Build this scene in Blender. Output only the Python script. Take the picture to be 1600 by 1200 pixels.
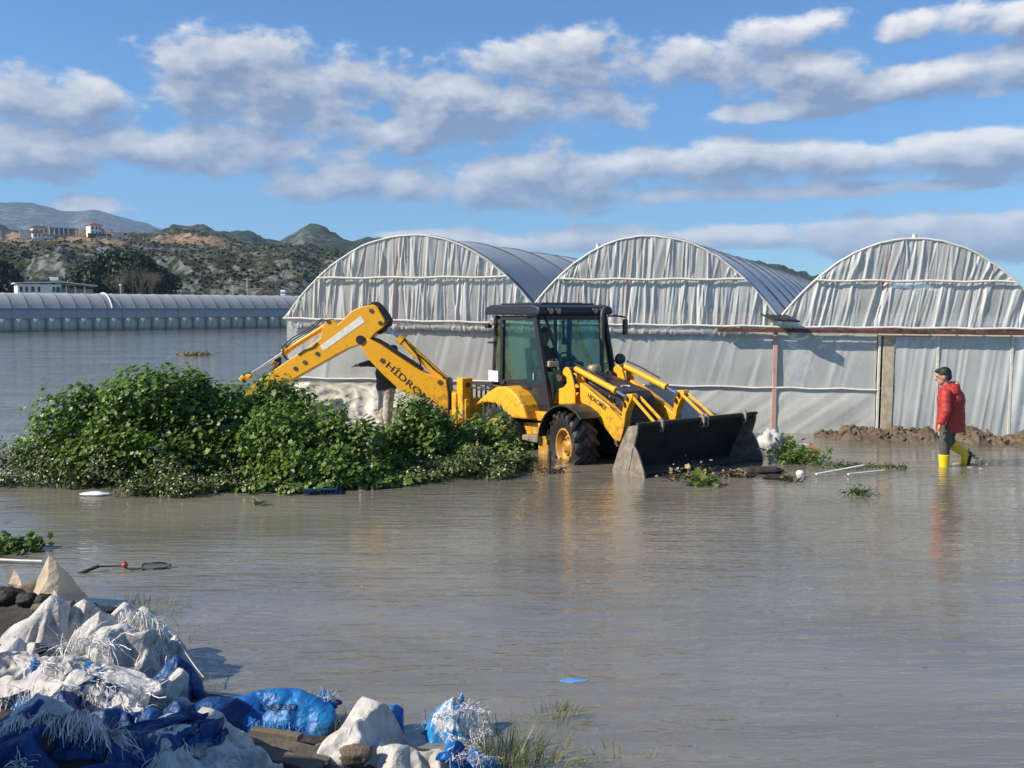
import bpy, bmesh, math, random
import numpy as np
from mathutils import Vector, Matrix, Euler, noise as mnoise

for o in list(bpy.data.objects):
    bpy.data.objects.remove(o, do_unlink=True)
S = bpy.context.scene
COL = S.collection
R = math.radians
random.seed(7)
rng = np.random.default_rng(7)

# ------------------------------------------------------------------ camera
CAM_H = 2.35
FPX = 1400.0                      # focal length in pixels of a 1600 px wide frame
PITCH = math.atan(117 / FPX)      # horizon lies above the middle of the frame
cam_d = bpy.data.cameras.new('camera')
cam = bpy.data.objects.new('camera', cam_d)
COL.objects.link(cam)
cam.location = (0, 0, CAM_H)
cam.rotation_euler = (math.pi / 2 - PITCH, 0, 0)
cam_d.sensor_width = 36.0
cam_d.lens = 36.0 * FPX / 1600.0
cam_d.clip_start = 0.05
cam_d.clip_end = 30000
S.camera = cam

# ------------------------------------------------------------------ light
SUN_AZ = Vector((-0.968, -0.25))          # horizontal direction towards the sun
SUN_EL = R(36)
SUN_AZ.normalize()
sun_dir = Vector((SUN_AZ.x * math.cos(SUN_EL), SUN_AZ.y * math.cos(SUN_EL), math.sin(SUN_EL)))
sd = bpy.data.lights.new('sun', 'SUN')
sd.energy = 5.0
sd.angle = R(0.53)
sd.color = (1.0, 0.90, 0.76)
sun = bpy.data.objects.new('sun', sd)
COL.objects.link(sun)
sun.rotation_euler = (-sun_dir).to_track_quat('-Z', 'Y').to_euler()
sun.location = (-20, -10, 30)

S.view_settings.view_transform = 'Standard'
S.view_settings.look = 'None'
S.view_settings.exposure = 0.34
S.view_settings.gamma = 1.0
S.view_settings.use_curve_mapping = False
S.render.engine = 'CYCLES'
S.cycles.max_bounces = 8
S.cycles.transparent_max_bounces = 12
S.cycles.caustics_reflective = False
S.cycles.caustics_refractive = False
S.cycles.use_denoising = True


# ------------------------------------------------------------------ picture <-> place
def ray(px, py):
    a = (px - 800) / FPX
    b = (600 - py) / FPX
    return Vector((a, b * math.sin(PITCH) + math.cos(PITCH), b * math.cos(PITCH) - math.sin(PITCH)))


CAMP = Vector((0, 0, CAM_H))


def W(px, py, z=0.0):
    d = ray(px, py)
    return CAMP + d * ((z - CAM_H) / d.z)


def atY(px, py, y):
    d = ray(px, py)
    return CAMP + d * (y / d.y)


def on_plane(px, py, p0, n):
    d = ray(px, py)
    return CAMP + d * ((p0 - CAMP).dot(n) / d.dot(n))


# ------------------------------------------------------------------ node helpers
class NT:
    def __init__(self, tree):
        self.t = tree
        self.n = tree.nodes
        self.l = tree.links

    def node(self, typ, **kw):
        nd = self.n.new(typ)
        for k, v in kw.items():
            setattr(nd, k, v)
        return nd

    def put(self, sock, v):
        if isinstance(v, bpy.types.NodeSocket):
            self.l.new(v, sock)
        elif isinstance(v, (tuple, list)) and len(v) == 3 and sock.type == 'RGBA':
            sock.default_value = (*v, 1)
        else:
            sock.default_value = v

    def math(self, op, a, b=0.0, c=0.0, clamp=False):
        nd = self.node('ShaderNodeMath', operation=op, use_clamp=clamp)
        self.put(nd.inputs[0], a)
        self.put(nd.inputs[1], b)
        self.put(nd.inputs[2], c)
        return nd.outputs[0]

    def vmath(self, op, a, b=(0, 0, 0)):
        nd = self.node('ShaderNodeVectorMath', operation=op)
        self.put(nd.inputs[0], a)
        self.put(nd.inputs[1], b)
        return nd.outputs[0]

    def mix(self, f, a, b, typ='MIX'):
        nd = self.node('ShaderNodeMix', data_type='RGBA', blend_type=typ)
        self.put(nd.inputs['Factor'], f)
        self.put(nd.inputs[6], a)
        self.put(nd.inputs[7], b)
        return nd.outputs[2]

    def noise(self, vec, scale, detail=4, rough=0.55, dist=0.0, dims='3D'):
        nd = self.node('ShaderNodeTexNoise', noise_dimensions=dims)
        if vec is not None:
            self.put(nd.inputs['Vector'], vec)
        nd.inputs['Scale'].default_value = scale
        nd.inputs['Detail'].default_value = detail
        nd.inputs['Roughness'].default_value = rough
        nd.inputs['Distortion'].default_value = dist
        return nd.outputs[0]

    def step(self, v, lo, hi, a=0.0, b=1.0, smooth=True):
        nd = self.node('ShaderNodeMapRange')
        nd.interpolation_type = 'SMOOTHSTEP' if smooth else 'LINEAR'
        self.put(nd.inputs[0], v)
        nd.inputs[1].default_value = lo
        nd.inputs[2].default_value = hi
        nd.inputs[3].default_value = a
        nd.inputs[4].default_value = b
        return nd.outputs[0]

    def mapping(self, vec, scale=(1, 1, 1), rot=(0, 0, 0), loc=(0, 0, 0)):
        nd = self.node('ShaderNodeMapping')
        self.put(nd.inputs[0], vec)
        nd.inputs['Location'].default_value = loc
        nd.inputs['Rotation'].default_value = rot
        nd.inputs['Scale'].default_value = scale
        return nd.outputs[0]

    def sep(self, v):
        nd = self.node('ShaderNodeSeparateXYZ')
        self.put(nd.inputs[0], v)
        return nd.outputs

    def comb(self, x, y, z):
        nd = self.node('ShaderNodeCombineXYZ')
        self.put(nd.inputs[0], x)
        self.put(nd.inputs[1], y)
        self.put(nd.inputs[2], z)
        return nd.outputs[0]

    def bump(self, h, strength=0.5, dist=0.02):
        nd = self.node('ShaderNodeBump')
        nd.inputs['Strength'].default_value = strength
        nd.inputs['Distance'].default_value = dist
        self.put(nd.inputs['Height'], h)
        return nd.outputs[0]


def material(name):
    m = bpy.data.materials.new(name)
    m.use_nodes = True
    t = m.node_tree
    t.nodes.clear()
    nt = NT(t)
    out = nt.node('ShaderNodeOutputMaterial')
    return m, nt, out


MAT = {}


def mat_simple(name, col, rough=0.6, metal=0.0, var=0.25, scale=6.0, bump=0.0, bscale=40.0, spec=0.5,
               dirt=None, dirt_amt=0.0, dirt_scale=3.0, coat=0.0):
    """Principled surface with noisy colour, optional dirt patches and fine relief."""
    m, nt, out = material(name)
    tc = nt.node('ShaderNodeTexCoord').outputs['Object']
    n1 = nt.noise(tc, scale, 5, 0.6)
    f = nt.step(n1, 0.25, 0.75, 1 - var, 1 + var)
    sc = nt.node('ShaderNodeVectorMath', operation='SCALE')
    sc.inputs[0].default_value = col
    nt.put(sc.inputs['Scale'], f)
    c = sc.outputs[0]
    rg = rough
    if dirt is not None:
        dn = nt.noise(tc, dirt_scale, 8, 0.68)
        df = nt.step(dn, 0.62 - 0.3 * dirt_amt, 0.75 - 0.2 * dirt_amt)
        df = nt.math('MULTIPLY', df, min(1, 0.4 + dirt_amt))
        c = nt.mix(df, c, dirt)
        rg = nt.math('ADD', nt.math('MULTIPLY', df, 0.85 - rough), rough)
    p = nt.node('ShaderNodeBsdfPrincipled')
    nt.put(p.inputs['Base Color'], c)
    nt.put(p.inputs['Roughness'], rg)
    p.inputs['Metallic'].default_value = metal
    p.inputs['Specular IOR Level'].default_value = spec
    p.inputs['Coat Weight'].default_value = coat
    if bump:
        nt.put(p.inputs['Normal'], nt.bump(nt.noise(tc, bscale, 4, 0.6), bump, 0.02))
    nt.l.new(p.outputs[0], out.inputs[0])
    MAT[name] = m
    return m


# ------------------------------------------------------------------ world: sky with broken cumulus
def azel(px, py):
    d = ray(px, py)
    return math.atan2(d.x, d.y), math.atan2(d.z, math.hypot(d.x, d.y))


world = bpy.data.worlds.new('World')
S.world = world
world.use_nodes = True
wt = world.node_tree
wt.nodes.clear()
nt = NT(wt)
wout = nt.node('ShaderNodeOutputWorld')
bg = nt.node('ShaderNodeBackground')
sky = nt.node('ShaderNodeTexSky')
sky.sky_type = 'NISHITA'
sky.sun_disc = False
sky.sun_elevation = SUN_EL
sky.sun_rotation = math.atan2(SUN_AZ.x, SUN_AZ.y)
sky.altitude = 50
sky.air_density = 1.0
sky.dust_density = 0.15
sky.ozone_density = 1.2
tcw = nt.node('ShaderNodeTexCoord').outputs['Generated']
sx, sy, sz = nt.sep(tcw)
az = nt.math('ARCTAN2', sx, sy)
el = nt.math('ARCSINE', sz)
# each cumulus bank: centre and half size in the sky (radians of azimuth and elevation)
BANKS = [(430, 128, 255, 78), (760, 172, 250, 60), (120, 165, 130, 58), (300, 228, 330, 42), (40, 245, 150, 36),
         (640, 205, 300, 40), (865, 95, 165, 58), (1050, 88, 210, 46), (1215, 50, 150, 30), (880, 165, 120, 38),
         (1275, 128, 135, 56), (1440, 122, 190, 36), (1240, 170, 125, 20), (1590, 100, 90, 34), (1480, 34, 130, 32),
         (1590, 28, 70, 28), (570, 285, 160, 38), (860, 284, 280, 54), (1190, 258, 310, 44), (1500, 242, 240, 40),
         (1200, 300, 420, 16), (1080, 372, 420, 26), (1450, 368, 300, 40), (760, 380, 220, 16), (150, 322, 60, 16),
         (690, 370, 120, 12)]


def cloud_density(a_, e_):
    warp = nt.noise(nt.comb(nt.math('MULTIPLY', a_, 7.0), nt.math('MULTIPLY', e_, 13.0), 3.1), 1.0, 2, 0.5)
    fine = nt.noise(nt.comb(nt.math('MULTIPLY', a_, 17.0), nt.math('MULTIPLY', e_, 30.0), 0.7), 1.0, 7, 0.58)
    best = None
    p_ = nt.comb(a_, e_, 0.0)
    for (px, py, rx, ry) in BANKS:
        ca, ce = azel(px, py)
        ia, ie = FPX / rx, FPX / ry
        nd = nt.node('ShaderNodeVectorMath', operation='MULTIPLY_ADD')
        nt.put(nd.inputs[0], p_)
        nd.inputs[1].default_value = (ia, ie, 0)
        nd.inputs[2].default_value = (-ca * ia, -ce * ie, 0)
        ln = nt.node('ShaderNodeVectorMath', operation='LENGTH')
        nt.put(ln.inputs[0], nd.outputs[0])
        best = ln.outputs['Value'] if best is None else nt.math('MINIMUM', best, ln.outputs['Value'])
    best = nt.math('SUBTRACT', 1.0, nt.math('MULTIPLY', best, best))
    best = nt.math('MAXIMUM', best, -1.6)
    # the rest of the sky carries the same broken cloud
    wide = nt.noise(nt.comb(nt.math('MULTIPLY', a_, 2.6), nt.math('MULTIPLY', e_, 7.5), 9.3), 1.0, 3, 0.5)
    wide = nt.math('MULTIPLY', nt.math('SUBTRACT', wide, 0.55), 7.0)
    out_a = nt.step(nt.math('ABSOLUTE', a_), 0.52, 0.72)
    out_e = nt.step(e_, 0.36, 0.5)
    outside = nt.math('MAXIMUM', out_a, out_e)
    base = nt.math('ADD', nt.math('MULTIPLY', best, nt.math('SUBTRACT', 1.0, outside)), nt.math('MULTIPLY', wide, outside))
    d = nt.math('ADD', base, nt.math('MULTIPLY', nt.math('SUBTRACT', fine, 0.5), 2.7))
    d = nt.math('ADD', d, nt.math('MULTIPLY', nt.math('SUBTRACT', warp, 0.5), 1.5))
    return d, fine


D0, fine0 = cloud_density(az, el)
D1, fine1 = cloud_density(nt.math('ADD', az, -0.010), nt.math('ADD', el, 0.019))
cover = nt.step(D0, 0.06, 0.72)
lit = nt.math('ADD', nt.math('MULTIPLY', nt.math('SUBTRACT', D0, D1), 0.62), 0.17)
thick = nt.step(D0, 0.1, 1.3, 0.18, -0.10)
lit = nt.math('ADD', lit, thick, clamp=True)
ccol = nt.mix(lit, (1.9, 2.5, 3.9), (9.4, 9.1, 8.7))
haze_low = nt.step(el, 0.0, 0.17, 0.55, 0.0)
ccol = nt.mix(haze_low, ccol, (3.2, 4.6, 6.4))
sky_c = nt.mix(1.0, sky.outputs[0], (0.52, 0.92, 1.33), 'MULTIPLY')
op = nt.math('MULTIPLY', cover, 0.94)
below = nt.step(el, -0.02, 0.01)
fin = nt.mix(nt.math('MULTIPLY', op, below), sky_c, ccol)
nt.l.new(fin, bg.inputs[0])
bg.inputs[1].default_value = 0.092
nt.l.new(bg.outputs[0], wout.inputs[0])
world.cycles.sampling_method = 'MANUAL'
world.cycles.sample_map_resolution = 256


# ------------------------------------------------------------------ mesh helpers
def link(o, parent=None):
    COL.objects.link(o)
    if parent is not None:
        o.parent = parent
    return o


def tag(o, label=None, cat=None, group=None, kind=None):
    if label:
        o['label'] = label
    if cat:
        o['category'] = cat
    if group:
        o['group'] = group
    if kind:
        o['kind'] = kind
    return o


def empty(name, loc=(0, 0, 0), rz=0.0, label=None, cat=None, group=None):
    o = bpy.data.objects.new(name, None)
    COL.objects.link(o)
    o.location = loc
    o.rotation_euler = (0, 0, rz)
    o.empty_display_size = 0.2
    return tag(o, label, cat, group)


def np_mesh(name, V, Fc, mat, parent=None, smooth=False, attr=None):
    """V (n,3) array, Fc either (m,3)/(m,4) array or list of index lists."""
    me = bpy.data.meshes.new(name)
    if isinstance(Fc, np.ndarray):
        k = Fc.shape[1]
        m = len(Fc)
        me.vertices.add(len(V))
        me.vertices.foreach_set('co', np.ascontiguousarray(V, dtype=np.float32).ravel())
        me.loops.add(m * k)
        me.loops.foreach_set('vertex_index', np.ascontiguousarray(Fc, dtype=np.int32).ravel())
        me.polygons.add(m)
        me.polygons.foreach_set('loop_start', np.arange(0, m * k, k, dtype=np.int32))
        me.polygons.foreach_set('loop_total', np.full(m, k, dtype=np.int32))
        me.update(calc_edges=True)
    else:
        me.from_pydata([tuple(v) for v in V], [], Fc)
        me.update()
    if attr is not None:
        a = me.attributes.new('rnd', 'FLOAT', 'POINT')
        a.data.foreach_set('value', np.asarray(attr, dtype=np.float32))
    if smooth:
        me.polygons.foreach_set('use_smooth', np.ones(len(me.polygons), dtype=bool))
    if mat is not None:
        for m_ in (mat if isinstance(mat, (list, tuple)) else [mat]):
            me.materials.append(MAT[m_] if isinstance(m_, str) else m_)
    o = bpy.data.objects.new(name, me)
    link(o, parent)
    return o


class MB:
    """Collects solids and links them as one mesh object."""

    def __init__(self):
        self.v = []
        self.f = []
        self.sm = []

    def add(self, V, Fc, smooth=False):
        b = len(self.v)
        self.v += [tuple(p) for p in V]
        self.f += [[i + b for i in q] for q in Fc]
        self.sm += [smooth] * len(Fc)
        return self

    def box(self, c, s, rot=None):
        V = []
        for x in (-.5, .5):
            for y in (-.5, .5):
                for z in (-.5, .5):
                    p = Vector((x * s[0], y * s[1], z * s[2]))
                    if rot is not None:
                        p = rot @ p
                    V.append(p + Vector(c))
        return self.add(V, [[0, 1, 3, 2], [4, 6, 7, 5], [0, 4, 5, 1], [2, 3, 7, 6], [0, 2, 6, 4], [1, 5, 7, 3]])

    def bar(self, p0, p1, w, h, up=(0, 0, 1)):
        """Square bar from p0 to p1, w across, h along 'up'."""
        p0, p1 = Vector(p0), Vector(p1)
        d = (p1 - p0).normalized()
        u = Vector(up)
        s = d.cross(u)
        if s.length < 1e-4:
            s = d.cross(Vector((1, 0, 0)))
        s.normalize()
        u = s.cross(d).normalized()
        V = []
        for p in (p0, p1):
            for a, b in ((-1, -1), (1, -1), (1, 1), (-1, 1)):
                V.append(p + s * a * w / 2 + u * b * h / 2)
        return self.add(V, [[3, 2, 1, 0], [4, 5, 6, 7], [0, 1, 5, 4], [1, 2, 6, 5], [2, 3, 7, 6], [3, 0, 4, 7]])

    def cyl(self, p0, p1, r0, r1=None, n=14, caps=True):
        r1 = r0 if r1 is None else r1
        p0, p1 = Vector(p0), Vector(p1)
        d = (p1 - p0).normalized()
        s = d.orthogonal().normalized()
        t = d.cross(s)
        V = []
        for p, r in ((p0, r0), (p1, r1)):
            for i in range(n):
                a = 2 * math.pi * i / n
                V.append(p + (s * math.cos(a) + t * math.sin(a)) * r)
        self.add(V, [[i, (i + 1) % n, n + (i + 1) % n, n + i] for i in range(n)], True)
        if caps:
            self.add(V[:n], [list(range(n))[::-1]])
            self.add(V[n:], [list(range(n))])
        return self

    def tube(self, pts, r, n=8, taper=None):
        pts = [Vector(p) for p in pts]
        V = []
        prev = None
        m = len(pts)
        for i, p in enumerate(pts):
            d = (pts[min(i + 1, m - 1)] - pts[max(i - 1, 0)]).normalized()
            if prev is None:
                s = d.orthogonal().normalized()
            else:
                s = (prev - d * prev.dot(d))
                s = s.normalized() if s.length > 1e-6 else d.orthogonal().normalized()
            prev = s
            t = d.cross(s)
            rr = r if taper is None else r + (taper - r) * i / max(1, m - 1)
            for k in range(n):
                a = 2 * math.pi * k / n
                V.append(p + (s * math.cos(a) + t * math.sin(a)) * rr)
        Fc = []
        for i in range(m - 1):
            for k in range(n):
                Fc.append([i * n + k, i * n + (k + 1) % n, (i + 1) * n + (k + 1) % n, (i + 1) * n + k])
        self.add(V, Fc, True)
        self.add(V[:n], [list(range(n))[::-1]])
        self.add(V[-n:], [list(range(n))])
        return self

    def prism(self, prof, a, b, fn):
        """prof list of 2-D points; fn(u, v, w) -> 3-D point; extruded from w=a to w=b."""
        n = len(prof)
        area = sum(prof[i][0] * prof[(i + 1) % n][1] - prof[(i + 1) % n][0] * prof[i][1] for i in range(n))
        if area < 0:
            prof = prof[::-1]
        V = [fn(p[0], p[1], a) for p in prof] + [fn(p[0], p[1], b) for p in prof]
        Fc = [list(range(n))[::-1], list(range(n, 2 * n))]
        Fc += [[i, (i + 1) % n, n + (i + 1) % n, n + i] for i in range(n)]
        return self.add(V, Fc)

    def ell(self, c, r, n=14, m=9, rot=None):
        V = []
        Fc = []
        c = Vector(c)
        for j in range(m + 1):
            th = math.pi * j / m
            for i in range(n):
                ph = 2 * math.pi * i / n
                p = Vector((r[0] * math.sin(th) * math.cos(ph), r[1] * math.sin(th) * math.sin(ph), r[2] * math.cos(th)))
                if rot is not None:
                    p = rot @ p
                V.append(c + p)
        for j in range(m):
            for i in range(n):
                q = [j * n + i, (j + 1) * n + i, (j + 1) * n + (i + 1) % n, j * n + (i + 1) % n]
                Fc.append(q)
        return self.add(V, Fc, True)

    def lathe(self, prof, c, axis, n=24):
        """prof: (radius, along) pairs, closed rings around axis from c."""
        c = Vector(c)
        d = Vector(axis).normalized()
        s = d.orthogonal().normalized()
        t = d.cross(s)
        V = []
        for r, a in prof:
            for i in range(n):
                g = 2 * math.pi * i / n
                V.append(c + d * a + (s * math.cos(g) + t * math.sin(g)) * max(r, 1e-4))
        Fc = []
        for j in range(len(prof) - 1):
            for i in range(n):
                Fc.append([j * n + i, j * n + (i + 1) % n, (j + 1) * n + (i + 1) % n, (j + 1) * n + i])
        return self.add(V, Fc, True)

    def build(self, name, mat, parent=None, bevel=0.0, fix=True):
        me = bpy.data.meshes.new(name)
        me.from_pydata(self.v, [], self.f)
        me.polygons.foreach_set('use_smooth', self.sm)
        if fix:
            bm = bmesh.new()
            bm.from_mesh(me)
            bmesh.ops.recalc_face_normals(bm, faces=bm.faces)
            bm.to_mesh(me)
            bm.free()
        me.update()
        me.materials.append(MAT[mat] if isinstance(mat, str) else mat)
        o = bpy.data.objects.new(name, me)
        link(o, parent)
        if bevel:
            b = o.modifiers.new('bevel', 'BEVEL')
            b.width = bevel
            b.segments = 2
            b.limit_method = 'ANGLE'
            b.angle_limit = R(35)
        return o


def remeshed(name, mb, voxel, mat, parent=None, smooth_it=2):
    """Fuse overlapping solids into one continuous skin."""
    me = bpy.data.meshes.new('tmp')
    me.from_pydata(mb.v, [], mb.f)
    bm = bmesh.new()
    bm.from_mesh(me)
    bmesh.ops.remove_doubles(bm, verts=bm.verts, dist=1e-5)
    bmesh.ops.recalc_face_normals(bm, faces=bm.faces)
    bm.to_mesh(me)
    bm.free()
    o = bpy.data.objects.new('tmp', me)
    COL.objects.link(o)
    r = o.modifiers.new('r', 'REMESH')
    r.mode = 'VOXEL'
    r.voxel_size = voxel
    r.use_smooth_shade = True
    if smooth_it:
        s = o.modifiers.new('s', 'SMOOTH')
        s.factor = 0.5
        s.iterations = smooth_it
    dg = bpy.context.evaluated_depsgraph_get()
    dg.update()
    new = bpy.data.meshes.new_from_object(o.evaluated_get(dg))
    bpy.data.objects.remove(o, do_unlink=True)
    new.name = name
    new.materials.clear()
    for m_ in (mat if isinstance(mat, (list, tuple)) else [mat]):
        new.materials.append(MAT[m_] if isinstance(m_, str) else m_)
    new.polygons.foreach_set('use_smooth', np.ones(len(new.polygons), dtype=bool))
    ob = bpy.data.objects.new(name, new)
    link(ob, parent)
    return ob


def vnoise(P, scale, octaves=4, seed=0.0, ridged=False):
    """numpy-friendly fractal noise at points P (n,3)."""
    out = np.empty(len(P))
    off = Vector((seed * 13.7, seed * 7.3, seed * 3.1))
    for i, p in enumerate(P):
        q = Vector(p) * scale + off
        if ridged:
            out[i] = mnoise.ridged_multi_fractal(q, 1.0, 2.0, octaves, 1.0, 2.0)
        else:
            out[i] = mnoise.fractal(q, 1.0, 2.0, octaves)
    return out


def copy_tree(o, parent=None):
    c = o.copy()
    COL.objects.link(c)
    c.parent = parent
    for ch in list(o.children):
        copy_tree(ch, c)
    return c


# ------------------------------------------------------------------ materials of the setting
def make_water():
    m, nt, out = material('flood_water')
    geo = nt.node('ShaderNodeNewGeometry').outputs['Position']
    # wind ripples: short crests lying across the view, plus a fine chop
    v1 = nt.mapping(geo, (0.9, 5.6, 1), (0, 0, R(5)))
    v2 = nt.mapping(geo, (2.3, 11.0, 1), (0, 0, R(-7)))
    r1 = nt.noise(v1, 1.0, 3, 0.5, 0.35)
    r2 = nt.noise(v2, 1.0, 3, 0.55, 0.5)
    r3 = nt.noise(nt.mapping(geo, (11, 26, 1), (0, 0, R(12))), 1.0, 2, 0.5)
    patch = nt.step(nt.noise(nt.mapping(geo, (0.16, 0.33, 1)), 1.0, 3, 0.5), 0.36, 0.64, 0.38, 1.15)
    hgt = nt.math('ADD', nt.math('MULTIPLY', r1, 0.50), nt.math('MULTIPLY', r2, 0.46))
    hgt = nt.math('ADD', hgt, nt.math('MULTIPLY', r3, 0.085))
    hgt = nt.math('MULTIPLY', hgt, patch)
    silt = nt.noise(nt.mapping(geo, (0.22, 0.5, 1)), 1.0, 5, 0.6, 0.8)
    c = nt.mix(nt.step(silt, 0.3, 0.7), (0.150, 0.137, 0.105), (0.220, 0.202, 0.160))
    p = nt.node('ShaderNodeBsdfPrincipled')
    nt.put(p.inputs['Base Color'], c)
    p.inputs['Roughness'].default_value = 0.045
    p.inputs['IOR'].default_value = 1.95
    p.inputs['Specular IOR Level'].default_value = 0.65
    nt.put(p.inputs['Normal'], nt.bump(hgt, 0.7, 0.050))
    nt.l.new(p.outputs[0], out.inputs[0])
    MAT['flood_water'] = m


make_water()
mat_simple('mud', (0.13, 0.095, 0.06), 0.85, var=0.45, scale=5, bump=0.8, bscale=22)
mat_simple('bank_soil', (0.055, 0.046, 0.034), 0.9, var=0.5, scale=4, bump=0.9, bscale=30)
mat_simple('ground_soil', (0.16, 0.13, 0.085), 0.9, var=0.3, scale=0.4)


def make_hill_mat(name, scrub, rock, soil, sc, rock_lo, rock_hi):
    m, nt, out = material(name)
    geo = nt.node('ShaderNodeNewGeometry')
    pos = geo.outputs['Position']
    nz = nt.sep(geo.outputs['Normal'])[2]
    n1 = nt.noise(pos, 0.05 * sc, 6, 0.62)
    n2 = nt.noise(pos, 0.22 * sc, 5, 0.7)
    n3 = nt.noise(nt.mapping(pos, (1, 1, 0.35)), 0.5 * sc, 4, 0.7)
    rk = nt.mix(n3, tuple(k * 0.45 for k in rock), tuple(min(1, k * 1.35) for k in rock))
    sb = nt.mix(n2, tuple(k * 0.5 for k in scrub), tuple(k * 1.6 for k in scrub))
    steep = nt.math('SUBTRACT', 1.0, nz)
    f = nt.math('ADD', nt.math('MULTIPLY', n2, 0.75), nt.math('MULTIPLY', steep, 0.55))
    f = nt.math('ADD', f, nt.math('MULTIPLY', n1, 0.35))
    c = nt.mix(nt.step(f, rock_lo, rock_hi), sb, rk)
    if soil is not None:
        at = nt.node('ShaderNodeAttribute', attribute_name='rnd')
        sf = nt.math('MULTIPLY', at.outputs['Fac'], nt.step(n2, 0.34, 0.52))
        so = nt.mix(n3, soil, tuple(k * 1.9 for k in soil))
        c = nt.mix(sf, c, so)
    p = nt.node('ShaderNodeBsdfPrincipled')
    nt.put(p.inputs['Base Color'], c)
    p.inputs['Roughness'].default_value = 0.95
    p.inputs['Specular IOR Level'].default_value = 0.1
    nt.put(p.inputs['Normal'], nt.bump(nt.math('ADD', n3, n2), 0.8, 1.3 / sc))
    nt.l.new(p.outputs[0], out.inputs[0])
    MAT[name] = m


make_hill_mat('near_hill_rock', (0.045, 0.056, 0.028), (0.25, 0.243, 0.23), (0.30, 0.19, 0.115), 1.0, 0.56, 0.72)
make_hill_mat('mid_hill_rock', (0.040, 0.055, 0.028), (0.24, 0.235, 0.225), None, 0.42, 0.58, 0.76)
make_hill_mat('mountain_rock', (0.055, 0.07, 0.05), (0.28, 0.275, 0.27), None, 0.12, 0.52, 0.72)

# ------------------------------------------------------------------ ground, water
gs = 3300.0
tag(np_mesh('ground', np.array([(-gs, -30, -0.34), (gs, -30, -0.34), (gs, 4800, -0.34), (-gs, 4800, -0.34)], float),
            np.array([[0, 1, 2, 3]]), 'ground_soil'), kind='structure')
tag(np_mesh('water', np.array([(-240, 1.2, 0), (240, 1.2, 0), (240, 190, 0), (-240, 190, 0)], float),
            np.array([[0, 1, 2, 3]]), 'flood_water'), kind='structure')


# ------------------------------------------------------------------ hills
def interp(tab, x):
    return np.interp(x, [t[0] for t in tab], [t[1] for t in tab])


def hill_strip(name, px0, px1, cols, dists, shape, mat, amp, nscale, seed, label_soil=None):
    """Heightfield fanned out over a range of bearings. shape(px, t) gives the picture height
    the ground reaches at that distance, so ridges stand where the photograph has them."""
    xs = np.linspace(px0, px1, cols)
    V = np.zeros((len(dists), cols, 3))
    for j, d in enumerate(dists):
        a = (xs - 800) / FPX
        V[j, :, 0] = a * d
        V[j, :, 1] = d
        V[j, :, 2] = shape(xs, d)
    P = V.reshape(-1, 3)
    q = P.copy()
    q[:, 2] *= 0.6
    nz = vnoise(q, nscale, 6, seed, True) - 1.0
    nz2 = vnoise(q, nscale * 0.22, 3, seed + 3)
    w = np.clip(P[:, 2] / (4.0 * amp + 1e-6), 0, 1)
    P[:, 2] += (nz * amp + nz2 * amp * 0.8) * w
    P[:, 0] += vnoise(q, nscale * 1.3, 3, seed + 9) * amp * 0.8 * w
    n = cols
    idx = np.arange(len(dists) * cols).reshape(len(dists), cols)
    Fq = np.stack([idx[:-1, :-1], idx[:-1, 1:], idx[1:, 1:], idx[1:, :-1]], -1).reshape(-1, 4)
    attr = None
    if label_soil is not None:
        attr = np.array([label_soil((p[0] / p[1]) * FPX + 800, p[1], p[2]) for p in P])
    o = np_mesh(name, P, Fq, mat, smooth=False, attr=attr)
    tag(o, kind='structure')
    return o, P.reshape(len(dists), cols, 3)


def zpix(y, d):
    return CAM_H + (483.0 - y) * d / FPX


# far blue mountains
far_tab = [(-400, 330), (-200, 318), (-60, 312), (0, 317), (30, 321), (60, 327), (95, 337), (120, 338), (150, 331), (165, 332),
           (190, 341), (230, 353), (265, 363), (300, 370), (360, 380), (460, 400), (700, 430)]
hill_strip('mountains', -400, 700, 240, np.array([2600, 2900, 3200, 3500, 3800, 4000, 4200, 4600]),
           lambda x, d: np.maximum(0, (zpix(interp(far_tab, x), 4000)) * np.clip((d - 2600) / 1400.0, 0, 1) ** 0.8 * (1 if d <= 4000 else max(0, 1 - (d - 4000) / 700))),
           'mountain_rock', 26, 0.0016, 1)
# wooded mid hills with the pointed peak
mid_tab = [(-400, 352), (-100, 352), (0, 358), (25, 366), (120, 372), (230, 369), (270, 362), (300, 355), (322, 352), (345, 361),
           (357, 366), (378, 360), (397, 363), (422, 375), (445, 378), (462, 369), (482, 357), (505, 350), (527, 357), (546, 369),
           (575, 373), (605, 371), (640, 374), (760, 392), (900, 410), (1050, 405), (1150, 408), (1185, 412), (1225, 420),
           (1270, 433), (1330, 448), (1500, 458), (1900, 465)]
hill_strip('hills', -400, 1900, 620, np.array([680, 760, 840, 920, 1000, 1060, 1110, 1150, 1200, 1300, 1450]),
           lambda x, d: np.maximum(0, zpix(interp(mid_tab, x), 1150) * (np.clip((d - 680) / 470.0, 0, 1) ** 0.75) * (1 if d <= 1150 else max(0.0, 1 - (d - 1150) / 300))),
           'mid_hill_rock', 9.0, 0.014, 2)

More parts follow.
